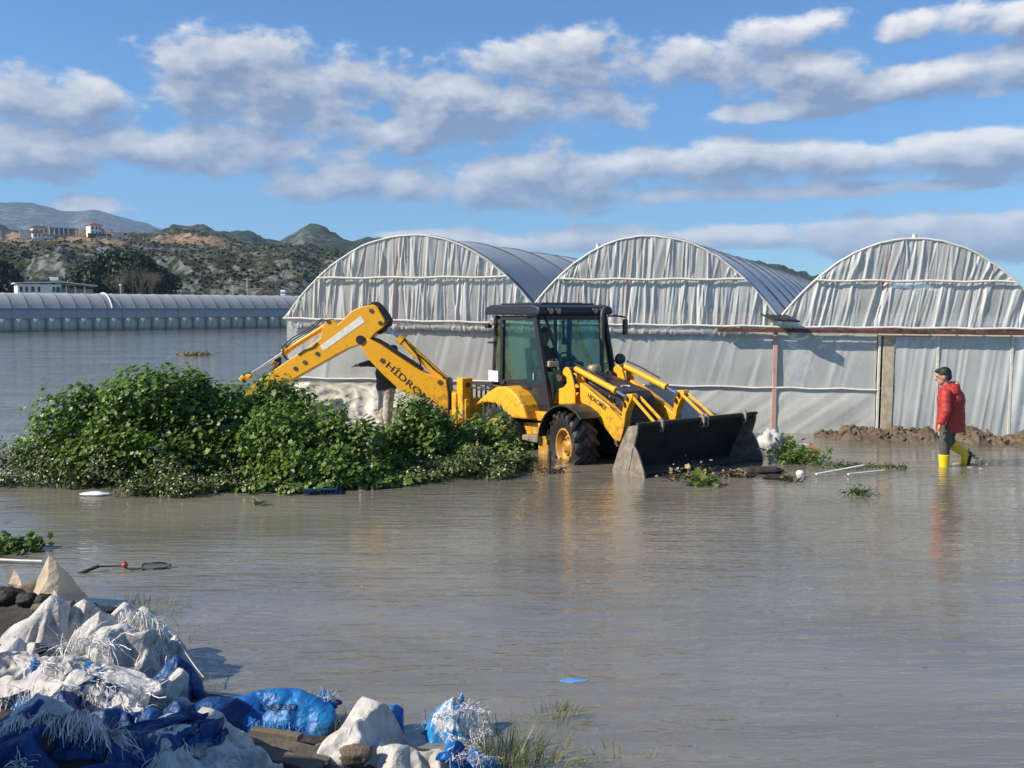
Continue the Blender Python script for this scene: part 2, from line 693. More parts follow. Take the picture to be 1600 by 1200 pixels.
# the near rocky hill that carries the building sites
top_tab = [(-400, 372), (-100, 372), (0, 374), (30, 370), (60, 368), (130, 366), (200, 372), (232, 370), (270, 366), (300, 363),
           (340, 367), (365, 376), (385, 384), (420, 388), (455, 386), (490, 384), (520, 392), (600, 410), (700, 440), (760, 470)]
mid2_tab = [(-400, 388), (0, 392), (60, 394), (120, 392), (180, 392), (260, 392), (330, 396), (400, 398), (455, 394), (520, 402), (600, 425), (760, 476)]
low_tab = [(-400, 404), (0, 406), (20, 404), (55, 410), (62, 404), (105, 402), (114, 412), (160, 420), (260, 416), (330, 420), (400, 424), (460, 410), (520, 420),
           (600, 450), (760, 480)]
KEYD = [205, 232, 262, 330, 430, 520, 600]


def near_shape(x, d):
    z_base = np.full_like(x, -0.5)
    z_foot = np.maximum(-0.5, zpix(interp([(-400, 448), (0, 448), (120, 446), (300, 450), (460, 448), (520, 455), (760, 483)], x), 232))
    z_low = np.maximum(-0.4, zpix(interp(low_tab, x), 262))
    z_mid = np.maximum(-0.3, zpix(interp(mid2_tab, x), 330))
    z_plt = np.maximum(-0.2, zpix(interp([(-400, 381), (0, 382), (120, 379), (300, 381), (460, 389), (520, 396), (760, 474)], x), 430))
    z_top = np.maximum(-0.2, zpix(interp(top_tab, x), 520))
    z_back = z_top * 0.6
    ks = [z_base, z_foot, z_low, z_mid, z_plt, z_top, z_back]
    for i in range(len(KEYD) - 1):
        if d <= KEYD[i + 1]:
            t = (d - KEYD[i]) / (KEYD[i + 1] - KEYD[i])
            t = max(0.0, t)
            return ks[i] * (1 - t) + ks[i + 1] * t
    return ks[-1]


def soil_mask(px, d, z):
    if d < 330:
        return 0.0
    a = max(0.0, 1 - abs(px - 45) / 40) * (1 if d > 395 else 0)
    b = max(0.0, 1 - abs(px - 140) / 75) * (1 if d > 370 else 0.3)
    c = 0.8 * max(0.0, 1 - abs(px - 300) / 90) * (1 if 380 < d < 470 else 0)
    return min(0.9, 1.3 * max(a, b, c))


near_d = np.concatenate([np.linspace(205, 262, 40), np.linspace(266, 330, 26), np.linspace(336, 430, 26), np.linspace(436, 600, 26)])
hill_near, HN = hill_strip('hill', -330, 760, 520, near_d, near_shape, 'near_hill_rock', 2.6, 0.055, 5, soil_mask)


def hill_z(px, d):
    """Ground height of the near hill at a bearing and distance."""
    j = int(np.clip(np.searchsorted(near_d, d), 1, len(near_d) - 1))
    k = int(np.clip((px + 330) / (760 + 330) * 519, 0, 518))
    return float(HN[j, k, 2])


# low scrub over the slopes (nobody could count it)
def scrub_field():
    base_v = np.array([(0, 0, 1), (.9, 0, .25), (.28, .86, .3), (-.73, .53, .2), (-.73, -.53, .28), (.28, -.86, .2), (0, 0, -.4)], float)
    base_f = np.array([[0, 1, 2], [0, 2, 3], [0, 3, 4], [0, 4, 5], [0, 5, 1], [6, 2, 1], [6, 3, 2], [6, 4, 3], [6, 5, 4], [6, 1, 5]])
    n = 7500
    VV = []
    FF = []
    AA = []
    c = 0
    while c < n:
        j = rng.integers(3, len(near_d) - 4)
        k = rng.integers(2, 510)
        px = -330 + k * 1090 / 519
        if px > 560:
            continue
        p = HN[j, k]
        if p[2] < 0.5:
            continue
        dens = mnoise.fractal(Vector(p) * 0.05, 1, 2, 3)
        if dens < rng.uniform(-0.5, 0.25):
            continue
        if soil_mask(px, p[1], p[2]) > 0.4 and rng.random() < 0.85:
            continue
        s = rng.uniform(0.3, 0.85) * (1.2 if p[1] > 330 else 1.0)
        sc = np.array([s * rng.uniform(.8, 1.3), s * rng.uniform(.8, 1.3), s * rng.uniform(.6, 1.0)])
        a = rng.uniform(0, 6.28)
        rot = np.array([[math.cos(a), -math.sin(a), 0], [math.sin(a), math.cos(a), 0], [0, 0, 1]])
        v = (base_v * rng.uniform(.7, 1.3, (7, 1))) * sc @ rot.T + p + np.array([rng.uniform(-.8, .8), 0, 0.1])
        VV.append(v)
        FF.append(base_f + 7 * c)
        AA.append(np.full(7, rng.random()))
        c += 1
    o = np_mesh('scrub', np.concatenate(VV), np.concatenate(FF), 'scrub_leaf', attr=np.concatenate(AA))
    tag(o, 'low dark green scrub scattered over the rocky hillside', 'scrub', kind='stuff')


def make_leaf(name, dark, light, yellow=None, rough=0.5, trans=0.3):
    m, nt, out = material(name)
    at = nt.node('ShaderNodeAttribute', attribute_name='rnd').outputs['Fac']
    c = nt.mix(at, dark, light)
    if yellow is not None:
        c = nt.mix(nt.step(at, 0.93, 0.97), c, yellow)
    p = nt.node('ShaderNodeBsdfPrincipled')
    nt.put(p.inputs['Base Color'], c)
    p.inputs['Roughness'].default_value = rough
    p.inputs['Specular IOR Level'].default_value = 0.35
    if trans:
        tr = nt.node('ShaderNodeBsdfTranslucent')
        nt.put(tr.inputs[0], nt.mix(1.0, c, (1.15, 1.25, 0.6), 'MULTIPLY'))
        mx = nt.node('ShaderNodeMixShader')
        mx.inputs[0].default_value = trans
        nt.l.new(p.outputs[0], mx.inputs[1])
        nt.l.new(tr.outputs[0], mx.inputs[2])
        nt.l.new(mx.outputs[0], out.inputs[0])
    else:
        nt.l.new(p.outputs[0], out.inputs[0])
    MAT[name] = m


make_leaf('scrub_leaf', (0.022, 0.030, 0.014), (0.065, 0.075, 0.036), None, 0.8, 0.0)
scrub_field()


# ------------------------------------------------------------------ greenhouse plastic
def make_plastic(name, col, see, trans, rough, streak=0.25, shade=(0.45, 0.44, 0.38), gathered=False):
    m, nt, out = material(name)
    tc = nt.node('ShaderNodeTexCoord').outputs['Object']
    s1 = nt.noise(nt.mapping(tc, (2.2, 2.2, 0.5)), 1.0, 6, 0.65)
    s2 = nt.noise(tc, 0.9, 4, 0.6)
    c = nt.mix(nt.math('MULTIPLY', nt.step(s1, 0.45, 0.75), streak), col, shade)
    c = nt.mix(nt.math('MULTIPLY', nt.step(s2, 0.4, 0.7), 0.16), c, tuple(k * 0.72 for k in col))
    bmp = nt.bump(nt.math('ADD', nt.noise(nt.mapping(tc, (1, 1, 0.4)), 3.0, 4, 0.6), nt.math('MULTIPLY', nt.noise(tc, 22.0, 3, 0.6), 0.12)), 0.25, 0.04)
    df = nt.node('ShaderNodeBsdfDiffuse')
    nt.put(df.inputs[0], c)
    nt.put(df.inputs['Normal'], bmp)
    tr = nt.node('ShaderNodeBsdfTranslucent')
    nt.put(tr.inputs[0], c)
    tp = nt.node('ShaderNodeBsdfTransparent')
    tp.inputs[0].default_value = (0.93, 0.95, 0.94, 1)
    gl = nt.node('ShaderNodeBsdfGlossy')
    gl.inputs[0].default_value = (1, 1, 1, 1)
    gl.inputs['Roughness'].default_value = rough
    nt.put(gl.inputs['Normal'], bmp)
    m1 = nt.node('ShaderNodeMixShader')
    m1.inputs[0].default_value = trans
    nt.l.new(df.outputs[0], m1.inputs[1])
    nt.l.new(tr.outputs[0], m1.inputs[2])
    m2 = nt.node('ShaderNodeMixShader')
    sf = nt.math('MULTIPLY', nt.step(s1, 0.3, 0.7, 1.15, 0.8), see)
    if gathered:
        # where the film lies in several layers it turns white and hides what is behind
        lay = nt.node('ShaderNodeAttribute', attribute_name='rnd').outputs['Fac']
        sf = nt.math('MULTIPLY', sf, nt.step(lay, 0.0, 1.0, 1.0, 0.08, False))
    nt.put(m2.inputs[0], sf)
    nt.l.new(m1.outputs[0], m2.inputs[1])
    nt.l.new(tp.outputs[0], m2.inputs[2])
    fr = nt.node('ShaderNodeFresnel')
    fr.inputs[0].default_value = 1.42
    m3 = nt.node('ShaderNodeMixShader')
    nt.put(m3.inputs[0], nt.math('MULTIPLY', fr.outputs[0], 0.8))
    nt.l.new(m2.outputs[0], m3.inputs[1])
    nt.l.new(gl.outputs[0], m3.inputs[2])
    nt.l.new(m3.outputs[0], out.inputs[0])
    MAT[name] = m


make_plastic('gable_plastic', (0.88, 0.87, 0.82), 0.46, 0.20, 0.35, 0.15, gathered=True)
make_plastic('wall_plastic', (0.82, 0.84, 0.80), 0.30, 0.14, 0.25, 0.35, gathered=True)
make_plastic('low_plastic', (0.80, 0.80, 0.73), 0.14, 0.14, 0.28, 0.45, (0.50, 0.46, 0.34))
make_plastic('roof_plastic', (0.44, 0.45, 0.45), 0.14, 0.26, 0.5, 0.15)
make_plastic('far_plastic', (0.38, 0.385, 0.38), 0.05, 0.12, 0.6, 0.25)
make_plastic('far_wall_plastic', (0.66, 0.62, 0.52), 0.03, 0.12, 0.4, 0.6, (0.25, 0.22, 0.17))
mat_simple('white_tube', (0.74, 0.71, 0.62), 0.5, var=0.15, dirt=(0.42, 0.36, 0.26), dirt_amt=0.25, dirt_scale=6)
mat_simple('hoop_steel', (0.20, 0.22, 0.24), 0.55, metal=0.3, var=0.2)
mat_simple('red_post', (0.72, 0.13, 0.10), 0.6, var=0.25)
mat_simple('pink_post', (0.60, 0.36, 0.32), 0.7, var=0.2)
mat_simple('rusty_beam', (0.13, 0.055, 0.045), 0.75, var=0.5, scale=9, bump=0.4)
mat_simple('beige_post', (0.50, 0.42, 0.30), 0.8, var=0.3, scale=8)
mat_simple('dark_sheet', (0.035, 0.036, 0.04), 0.5, var=0.3)
mat_simple('crop_green', (0.045, 0.075, 0.03), 0.7, var=0.6, scale=9)

GL = Vector((-4.70, 18.64, 0))
GD = Vector((1, -0.17, 0)).normalized()          # along the gable wall
GN = Vector((GD.y, -GD.x, 0))                    # outwards, towards the camera
TD = Vector((0.395, 0.919, 0))                   # along the tunnels
US = [0.0, 5.19, 9.90, 14.60]
EAVE = [2.16, 2.07, 2.02, 1.99]
SPRL = [2.17, 2.40, 2.18]
SPRR = [2.43, 2.14, 2.14]
APEX = [3.82, 3.74, 3.63]
MIDB = [2.98, 2.93, 2.88]
GH_RZ = math.atan2(GD.y, GD.x)


def gp(u, z, out=0.0):
    return GL + GD * u + GN * out + Vector((0, 0, z))


def arch_z(i, s):
    """Height of the arch of tunnel i at 0..1 of its span."""
    t = 2 * s - 1
    base = SPRL[i] * (1 - s) + SPRR[i] * s
    return base + (APEX[i] - (SPRL[i] + SPRR[i]) / 2) * (1 - abs(t) ** 2.15)


def eave_z(u):
    return float(np.interp(u, US, EAVE))


def span_at(i, z):
    """Parameters where the arch passes height z."""
    ss = np.linspace(0, 1, 801)
    zz = np.array([arch_z(i, s) for s in ss])
    ok = ss[zz >= z]
    return ok[0], ok[-1]


def fold_set(u0, u1, n, seed, slant):
    g = np.random.default_rng(seed)
    res = []
    for _ in range(n):
        res.append((g.uniform(u0, u1), g.normal(slant, 0.075), g.choice([0.012, 0.018, 0.028, 0.05], p=[.4, .3, .2, .1]),
                    g.uniform(0.006, 0.026), g.uniform(0, 1), g.choice([-1, 1], p=[.35, .65])))
    return res


def fold_disp(U, Vn, folds, zspan):
    d = np.zeros_like(U)
    th = np.zeros_like(U)
    for (c, sl, w, a, ph, sg) in folds:
        cc = c + sl * (Vn - ph) * zspan
        fade = 0.35 + 0.65 * np.exp(-((Vn - ph) / 0.7) ** 2)
        e = np.exp(-((U - cc) / w) ** 2)
        d += sg * a * fade * e
        th += fade * (0.25 + a * 14) * np.exp(-((U - cc) / (w * .8)) ** 2)
    return d, np.clip(th, 0, 1)


def sheet(name, o, umin, umax, zlo, zhi, folds, mat, out0=0.03, nu=None, nv=14, bag=0.03, seed=0):
    """Gathered plastic sheet between two heights (functions of u)."""
    nu = nu or int((umax - umin) / 0.013)
    us = np.linspace(umin, umax, nu)
    V = np.zeros((nv, nu, 3))
    TH = np.zeros((nv, nu))
    lo = np.array([zlo(u) for u in us])
    hi = np.array([zhi(u) for u in us])
    for j in range(nv):
        t = j / (nv - 1)
        z = lo + (hi - lo) * t
        d, th = fold_disp(us, np.full(nu, t), folds, 0.8)
        TH[j] = th
        d += bag * math.sin(math.pi * t) * np.array([0.5 + 0.5 * mnoise.noise(Vector((u * 1.7, t * 2, seed))) for u in us])
        for k, u in enumerate(us):
            V[j, k] = gp(u, z[k], out0 + d[k])
    idx = np.arange(nv * nu).reshape(nv, nu)
    Fq = np.stack([idx[:-1, :-1], idx[:-1, 1:], idx[1:, 1:], idx[1:, :-1]], -1).reshape(-1, 4)
    return np_mesh(name, V.reshape(-1, 3), Fq, mat, o, smooth=True, attr=TH.ravel())


GH_LABELS = ['arched plastic greenhouse tunnel behind the raised digger arm', 'arched plastic greenhouse tunnel behind the digger cab and bucket',
             'arched plastic greenhouse tunnel behind the walking person in red']
RAIL = [0.93, 0.90, 0.86, 0.84]


def rail_z(u):
    return float(np.interp(u, US, RAIL))


TUN_LEN = 24.0
for i in range(3):
    g = empty('greenhouse', (0, 0, 0), 0, GH_LABELS[i], 'greenhouse', 'three joined greenhouse tunnels')
    u0, u1 = US[i], US[i + 1]
    # roof film, sagging a little between the hoops
    nc, nl = 30, 97
    V = np.zeros((nl, nc + 1, 3))
    for j in range(nl):
        a = j / (nl - 1) * TUN_LEN
        sag = 0.035 * (0.5 - 0.5 * math.cos(2 * math.pi * a / 2.0))
        for k in range(nc + 1):
            s = k / nc
            z = arch_z(i, s) - sag * (0.4 + 0.6 * math.sin(math.pi * s)) + 0.012 * mnoise.noise(Vector((a * 0.9, s * 9, i * 5)))
            V[j, k] = gp(u0 + (u1 - u0) * s, z) + TD * (a + 0.02)
    idx = np.arange(nl * (nc + 1)).reshape(nl, nc + 1)
    Fq = np.stack([idx[:-1, :-1], idx[:-1, 1:], idx[1:, 1:], idx[1:, :-1]], -1).reshape(-1, 4)
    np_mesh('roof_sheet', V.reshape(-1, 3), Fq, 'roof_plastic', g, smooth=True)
    proto = None
    for j in range(13):
        if proto is None:
            mb = MB()
            mb.tube([gp(u0 + (u1 - u0) * k / 28, arch_z(i, k / 28) + 0.012) for k in range(29)], 0.022, 7)
            proto = hp = mb.build('hoop', 'hoop_steel', g)
        else:
            hp = proto.copy()
            COL.objects.link(hp)
        hp.location = TD * (j * 2.0 + 0.16)
    mb = MB()
    mb.tube([gp(u0 + (u1 - u0) * k / 40 + 0.006 * random.uniform(-1, 1), arch_z(i, k / 40) + 0.008 * random.uniform(-1, 1), 0.03) for k in range(41)], 0.022, 8)
    mb.build('arch_rail', 'white_tube', g)
    # gable: cross bar, gathered film above and below it
    sa, sb = span_at(i, MIDB[i])
    ua, ub = u0 + (u1 - u0) * sa, u0 + (u1 - u0) * sb
    MB().tube([gp(ua + (ub - ua) * k / 12, MIDB[i] + 0.012 * math.sin(k * 1.7 + i) - 0.02 * i * k / 12, 0.10) for k in range(13)], 0.024, 8).build('cross_bar', 'white_tube', g)
    f1 = fold_set(ua - .2, ub + .2, 105, 10 + i, 0.05 if i < 2 else 0.12)
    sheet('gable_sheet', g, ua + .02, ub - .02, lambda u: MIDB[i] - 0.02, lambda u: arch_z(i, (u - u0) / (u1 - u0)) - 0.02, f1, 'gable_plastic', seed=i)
    f2 = fold_set(u0 - .2, u1 + .2, 150, 30 + i, 0.06 if i < 2 else 0.22)
    ecc = 0.04
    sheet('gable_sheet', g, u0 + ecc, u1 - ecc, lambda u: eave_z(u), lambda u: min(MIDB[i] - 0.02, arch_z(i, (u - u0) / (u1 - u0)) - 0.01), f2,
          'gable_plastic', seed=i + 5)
    MB().tube([gp(u0 + (u1 - u0) * k / 14, eave_z(u0 + (u1 - u0) * k / 14) + 0.010 * math.sin(k * 2.1 + i), 0.12) for k in range(15)], 0.024, 8).build('eave_bar', 'white_tube', g)
    if i < 2:
        fs = fold_set(u0, u1, 60, 50 + i, 0.0)
        end = u1 - (0.55 if i == 1 else 0.05)
        sheet('skirt', g, u0 + .05, end,
              lambda u: eave_z(u) - 0.17 - 0.07 * mnoise.noise(Vector((u * 2.3, i * 3.0, 0))) - 0.03 * mnoise.noise(Vector((u * 9, i, 4))),
              lambda u: eave_z(u) - 0.005, fs, 'gable_plastic', out0=0.075, nv=6, bag=0.05, seed=i + 9)
    # film on the lower wall, in bays between the posts
    bays = {0: [(0.03, 2.6), (2.6, 5.19)], 1: [(5.19, 7.5), (7.5, 9.82)], 2: [(9.84, 11.66)]}[i]
    for b, (ba, bb) in enumerate(bays):
        fw = fold_set(ba, bb, 9, 70 + i * 5 + b, 0.35)
        fw = [(c, s, w * 2.2, a * 0.35, p, q) for (c, s, w, a, p, q) in fw]
        sheet('wall_sheet', g, ba, bb, lambda u: rail_z(u), lambda u: eave_z(u) - 0.02, fw, 'wall_plastic', out0=0.0, nu=int((bb - ba) / .03), nv=20, bag=0.02, seed=i * 3 + b)
        MB().tube([gp(ba + (bb - ba) * k / 6, rail_z(ba + (bb - ba) * k / 6) + 0.012 * math.sin(k * 2 + b), 0.05) for k in range(7)], 0.02, 8).build('wall_rail', 'white_tube', g)
        fl = [(c, s * 2, w * 3.2, a * 0.30, p, q) for (c, s, w, a, p, q) in fold_set(ba, bb, 22, 90 + i * 5 + b, 0.9)]
        sheet('low_sheet', g, ba, bb, lambda u: -0.2, lambda u: rail_z(u) - 0.01, fl, 'low_plastic', out0=0.02, nu=int((bb - ba) / .025), nv=22, bag=0.04, seed=i * 3 + b + 20)
        # posts stand right behind the film and show through it
        MB().box(gp(bb - 0.02, (eave_z(bb) - 0.3) / 2, -0.10), (0.07, 0.07, eave_z(bb) + 0.25), Matrix.Rotation(GH_RZ, 3, 'Z')).build('post', 'red_post' if b == 0 or i == 1 else 'hoop_steel', g)
    um = u0 + (u1 - u0) * [0.46, 0.40, 0.40][i]
    MB().box(gp(um, (MIDB[i] + APEX[i]) / 2 - 0.55, -0.02), (0.12, 0.05, APEX[i] - eave_z(um) - 0.06), Matrix.Rotation(GH_RZ, 3, 'Z')).build('king_post', 'red_post', g)
    if i == 2:
        # doorway bay with tall film panels between thin uprights
        RZ = Matrix.Rotation(GH_RZ, 3, 'Z')
        top = eave_z(12.5) - 0.12
        for pu, w, mt in ((11.70, 0.045, 'white_tube'), (11.86, 0.20, 'beige_post'), (12.72, 0.05, 'white_tube'), (13.98, 0.05, 'white_tube'), (14.56, 0.08, 'white_tube')):
            MB().box(gp(pu, (top - 0.3) / 2, 0.035), (w, 0.05, top + 0.3), RZ).build('door_post', mt, g, bevel=0.006)
        for ba, bb in ((11.97, 12.69), (12.75, 13.95), (14.01, 14.53)):
            fd = [(c, s, w * 1.6, a * 0.45, p, q) for (c, s, w, a, p, q) in fold_set(ba, bb, 12, int(ba * 10), 0.25)]
            sheet('door_sheet', g, ba, bb, lambda u: -0.2, lambda u: top - 0.04, fd, 'wall_plastic', out0=0.03, nu=int((bb - ba) / .02), nv=30, bag=0.05, seed=int(ba))
        MB().bar(gp(11.66, top, 0.06), gp(14.6, top - 0.01, 0.06), 0.05, 0.06).build('door_head', 'white_tube', g, bevel=0.006)
        MB().bar(gp(8.75, eave_z(8.75) - 0.07, 0.17), gp(14.7, eave_z(14.6) - 0.075, 0.17), 0.06, 0.075).build('gutter_beam', 'rusty_beam', g, bevel=0.008)
        for k in range(12):
            uu = 9.2 + k * 0.46
            MB().box(gp(uu, eave_z(uu) - 0.022, 0.17), (0.03, 0.05, 0.02), RZ).build('beam_clip', 'rusty_beam', g)
        # crumpled gutter end that sticks out over the valley
        mb = MB()
        q = [gp(9.55, 2.27, 0.03), gp(9.72, 2.20, 0.42), gp(9.98, 2.17, 0.50), gp(10.22, 2.13, 0.40), gp(10.02, 2.25, 0.04), gp(9.80, 2.16, 0.10)]
        mb.add([p for p in q] + [p - Vector((0, 0, 0.025)) for p in q],
               [[0, 1, 5], [1, 2, 5], [2, 3, 5], [3, 4, 5], [4, 0, 5], [7, 6, 11], [8, 7, 11], [9, 8, 11], [10, 9, 11], [6, 10, 11],
                [0, 6, 7, 1], [1, 7, 8, 2], [2, 8, 9, 3], [3, 9, 10, 4], [4, 10, 6, 0]])
        mb.build('gutter_end', 'dark_sheet', g)
    if i == 2:
        MB().box(gp(9.83, 0.92, 0.045), (0.085, 0.03, 2.0), RZ).build('post', 'pink_post', g, bevel=0.006)
    if i in (1, 2):
        sv = {1: 0.27, 2: 0.50}[i]
        uv = u0 + (u1 - u0) * sv
        MB().cyl(gp(uv, arch_z(i, sv) - 0.02, 0.0), gp(uv, arch_z(i, sv) + 0.085, 0.0), 0.035, 0.04).build('pipe_stub', 'white_tube', g)
    # climbing crop seen dimly through the film
    gq = np.random.default_rng(60 + i)
    nq = 2600
    Pq = np.array([list(gp(gq.uniform(u0 + .2, u1 - .2), gq.uniform(0.0, 1.95) , 0) + TD * gq.uniform(1.3, 5.0)) for _ in range(nq)])
    Tq = gq.normal(size=(nq, 3)) * 0.09
    Bq = gq.normal(size=(nq, 3)) * 0.09
    Vq = np.stack([Pq - Tq, Pq - Bq * .6, Pq + Tq, Pq + Bq * .6], 1).reshape(-1, 3)
    cr_ = np_mesh('crop', Vq, np.arange(4 * nq).reshape(nq, 4), 'crop_green', g)
    cr_['kind'] = 'stuff'

# loose sheet heaped against the wall below the digger arm
def loose_sheet():
    nu, nv = 90, 60
    V = np.zeros((nv, nu, 3))
    for j in range(nv):
        t = j / (nv - 1)
        for k in range(nu):
            u = 0.15 + 3.1 * k / (nu - 1)
            bulge = 0.16 + 0.55 * (1 - t) ** 1.4 * (0.7 + 0.5 * mnoise.noise(Vector((u * 1.1, 0, 7))))
            c = 0.20 * mnoise.ridged_multi_fractal(Vector((u * 1.3 + t * 1.6, t * 1.5 - u * .4, 1)), 1, 2.1, 4, 1, 2) - 0.2
            z = 0.97 * t - 0.12 + 0.05 * mnoise.noise(Vector((u * 2, t * 3, 3)))
            V[j, k] = gp(u, z, bulge + c * (1 - 0.6 * t))
    idx = np.arange(nv * nu).reshape(nv, nu)
    Fq = np.stack([idx[:-1, :-1], idx[:-1, 1:], idx[1:, 1:], idx[1:, :-1]], -1).reshape(-1, 4)
    o = np_mesh('plastic_sheet', V.reshape(-1, 3), Fq, 'loose_plastic', smooth=True)
    tag(o, 'crumpled translucent sheet heaped against the greenhouse wall below the digger arm', 'plastic sheet')


make_plastic('loose_plastic', (0.74, 0.71, 0.63), 0.06, 0.25, 0.5, 0.3, (0.5, 0.45, 0.34))
loose_sheet()

# ------------------------------------------------------------------ long greenhouse across the water
FA = Vector((-52.0, 91.0, 0))
FD = Vector((24.1, 20.5, 0)).normalized()
FN = Vector((FD.y, -FD.x, 0))


def fp(u, z, out=0.0):
    return FA + FD * u + FN * out + Vector((0, 0, z))


lg = empty('greenhouse', (0, 0, 0), 0, 'long low greenhouse across the flood water below the hill', 'greenhouse')
FU0, FU1 = -22.0, 62.0
# profile outwards to ridge: wall, lower slope, gutter, vault
PR = [(0.0, 1.42), (-0.35, 1.9), (-0.55, 2.33)]
VAULT = [(-0.62, 2.40), (-0.95, 2.85), (-1.45, 3.32), (-2.1, 3.7), (-2.9, 3.97), (-3.8, 4.08), (-4.8, 4.0), (-6.2, 3.5), (-7.2, 2.6), (-7.5, 0)]
nb = int((FU1 - FU0) / 1.55)
pv = ph = pl = pw = ps = None
for k in range(nb):
    a = FU0 + k * 1.55
    b = a + 1.55

    def place(proto, maker):
        if proto is None:
            return maker(), True
        c = proto.copy()
        COL.objects.link(c)
        c.location = FD * (k * 1.55)
        return c, False

    def vault():
        V = []
        for q in range(5):
            t = q / 4
            dz = -0.035 * math.sin(math.pi * t)
            for (o_, z) in VAULT:
                V.append(fp(FU0 + 0.02 + 1.51 * t, z + dz, o_))
        n = len(VAULT)
        Fc = np.array([[q * n + r, (q + 1) * n + r, (q + 1) * n + r + 1, q * n + r + 1] for q in range(4) for r in range(n - 1)])
        return np_mesh('vault_sheet', np.array([tuple(v) for v in V]), Fc, 'far_plastic', lg, smooth=True)

    def slope():
        V = []
        for q in range(5):
            for (o_, z) in PR:
                V.append(fp(FU0 + 0.03 + 1.49 * q / 4, z, o_ + (0.04 * (1 if q % 2 else -1) if z > 1.5 else 0.045)))
        Fc = np.array([[q * 3 + r, (q + 1) * 3 + r, (q + 1) * 3 + r + 1, q * 3 + r + 1] for q in range(4) for r in range(2)])
        return np_mesh('slope_sheet', np.array([tuple(v) for v in V]), Fc, 'far_plastic', lg)

    def wallp():
        V = [fp(FU0 + 0.05, -0.1, 0.02), fp(FU0 + 1.5, -0.1, 0.02), fp(FU0 + 1.5, 1.405, 0.02), fp(FU0 + 0.05, 1.405, 0.02)]
        V += [p - FN * 0.03 for p in V]
        return np_mesh('wall_panel', np.array([tuple(v) for v in V]), np.array([[0, 1, 2, 3], [7, 6, 5, 4], [0, 4, 5, 1], [1, 5, 6, 2], [2, 6, 7, 3], [3, 7, 4, 0]]), 'far_wall_plastic', lg)

    def hoopm():
        return MB().tube([fp(FU0, z + 0.03, o_) for (o_, z) in VAULT[:8]], 0.022, 6).build('hoop', 'hoop_steel', lg)

    def postm():
        return MB().bar(fp(FU0, -0.2, 0.05), fp(FU0, 1.4, 0.05), 0.09, 0.09, FN).build('post', 'hoop_steel', lg)

    r_, f_ = place(pv, vault)
    pv = pv or r_
    r_, f_ = place(pl, slope)
    pl = pl or r_
    r_, f_ = place(pw, wallp)
    pw = pw or r_
    r_, f_ = place(ph, hoopm)
    ph = ph or r_
    r_, f_ = place(ps, postm)
    ps = ps or r_
MB().bar(fp(FU0, 2.37, -0.52), fp(FU1, 2.37, -0.52), 0.10, 0.14, FN).build('gutter', 'hoop_steel', lg)
MB().bar(fp(FU0, 1.395, 0.06), fp(FU1, 1.395, 0.06), 0.06, 0.05, FN).build('wall_rail', 'hoop_steel', lg)
MB().tube([fp(11.2, z + 0.07, o_) for (o_, z) in VAULT[:7]], 0.10, 6).build('ridge_strip', 'white_tube', lg)


# ------------------------------------------------------------------ buildings on and below the hill
mat_simple('white_render', (0.78, 0.75, 0.69), 0.85, var=0.1, scale=0.6)
mat_simple('cream_render', (0.62, 0.55, 0.45), 0.85, var=0.15, scale=0.6)
mat_simple('raw_concrete', (0.36, 0.34, 0.31), 0.9, var=0.25, scale=0.7)
mat_simple('roof_tile', (0.32, 0.105, 0.065), 0.8, var=0.3, scale=1.5)
mat_simple('dark_roof_tile', (0.10, 0.06, 0.05), 0.8, var=0.3, scale=1.5)
mat_simple('window_glass', (0.02, 0.025, 0.03), 0.15, var=0.2)
mat_simple('bark', (0.13, 0.105, 0.08), 0.9, var=0.35, scale=5, bump=0.5)
mat_simple('bare_twig', (0.20, 0.155, 0.115), 0.9, var=0.3)
mat_simple('pale_pole', (0.46, 0.43, 0.38), 0.8, var=0.2)
mat_simple('tank_white', (0.80, 0.80, 0.78), 0.4, var=0.06)


def facing(px):
    """Rotation that turns a building's front towards the camera."""
    return -math.atan2((px - 800) / FPX, 1.0)


def house_at(name, px, d, z, label, cat='house', rz=0.0, group=None):
    return empty(name, (((px - 800) / FPX) * d, d, z), facing(px) + rz, label, cat, group)


def window(parent, x, z, w, h, y=0.0, frame='white_render'):
    f = MB()
    t = 0.09
    f.box((x - w / 2, y - 0.05, z), (t, 0.14, h + t))
    f.box((x + w / 2, y - 0.05, z), (t, 0.14, h + t))
    f.box((x, y - 0.05, z + h / 2), (w - t, 0.14, t))
    f.box((x, y - 0.05, z - h / 2), (w - t, 0.14, t))
    fo = f.build('window', frame, parent)
    MB().box((x, y - 0.01, z), (w - t, 0.06, h - t)).build('pane', 'window_glass', fo)


def hip_roof(parent, cx, cy, z, w, d, h, mat, over=0.5, name='roof'):
    w2, d2 = w / 2 + over, d / 2 + over
    rl = max(0.2, w2 - d2)
    V = [(cx - w2, cy - d2, z), (cx + w2, cy - d2, z), (cx + w2, cy + d2, z), (cx - w2, cy + d2, z), (cx - rl, cy, z + h), (cx + rl, cy, z + h),
         (cx - w2, cy - d2, z - 0.18), (cx + w2, cy - d2, z - 0.18), (cx + w2, cy + d2, z - 0.18), (cx - w2, cy + d2, z - 0.18)]
    return MB().add(V, [[0, 1, 5, 4], [1, 2, 5], [2, 3, 4, 5], [3, 0, 4], [0, 6, 7, 1], [1, 7, 8, 2], [2, 8, 9, 3], [3, 9, 6, 0], [9, 8, 7, 6]]).build(name, mat, parent)


HD = 430.0
pm = HD / FPX           # metres per picture pixel at that distance


def hz(y):
    return zpix(y, HD)


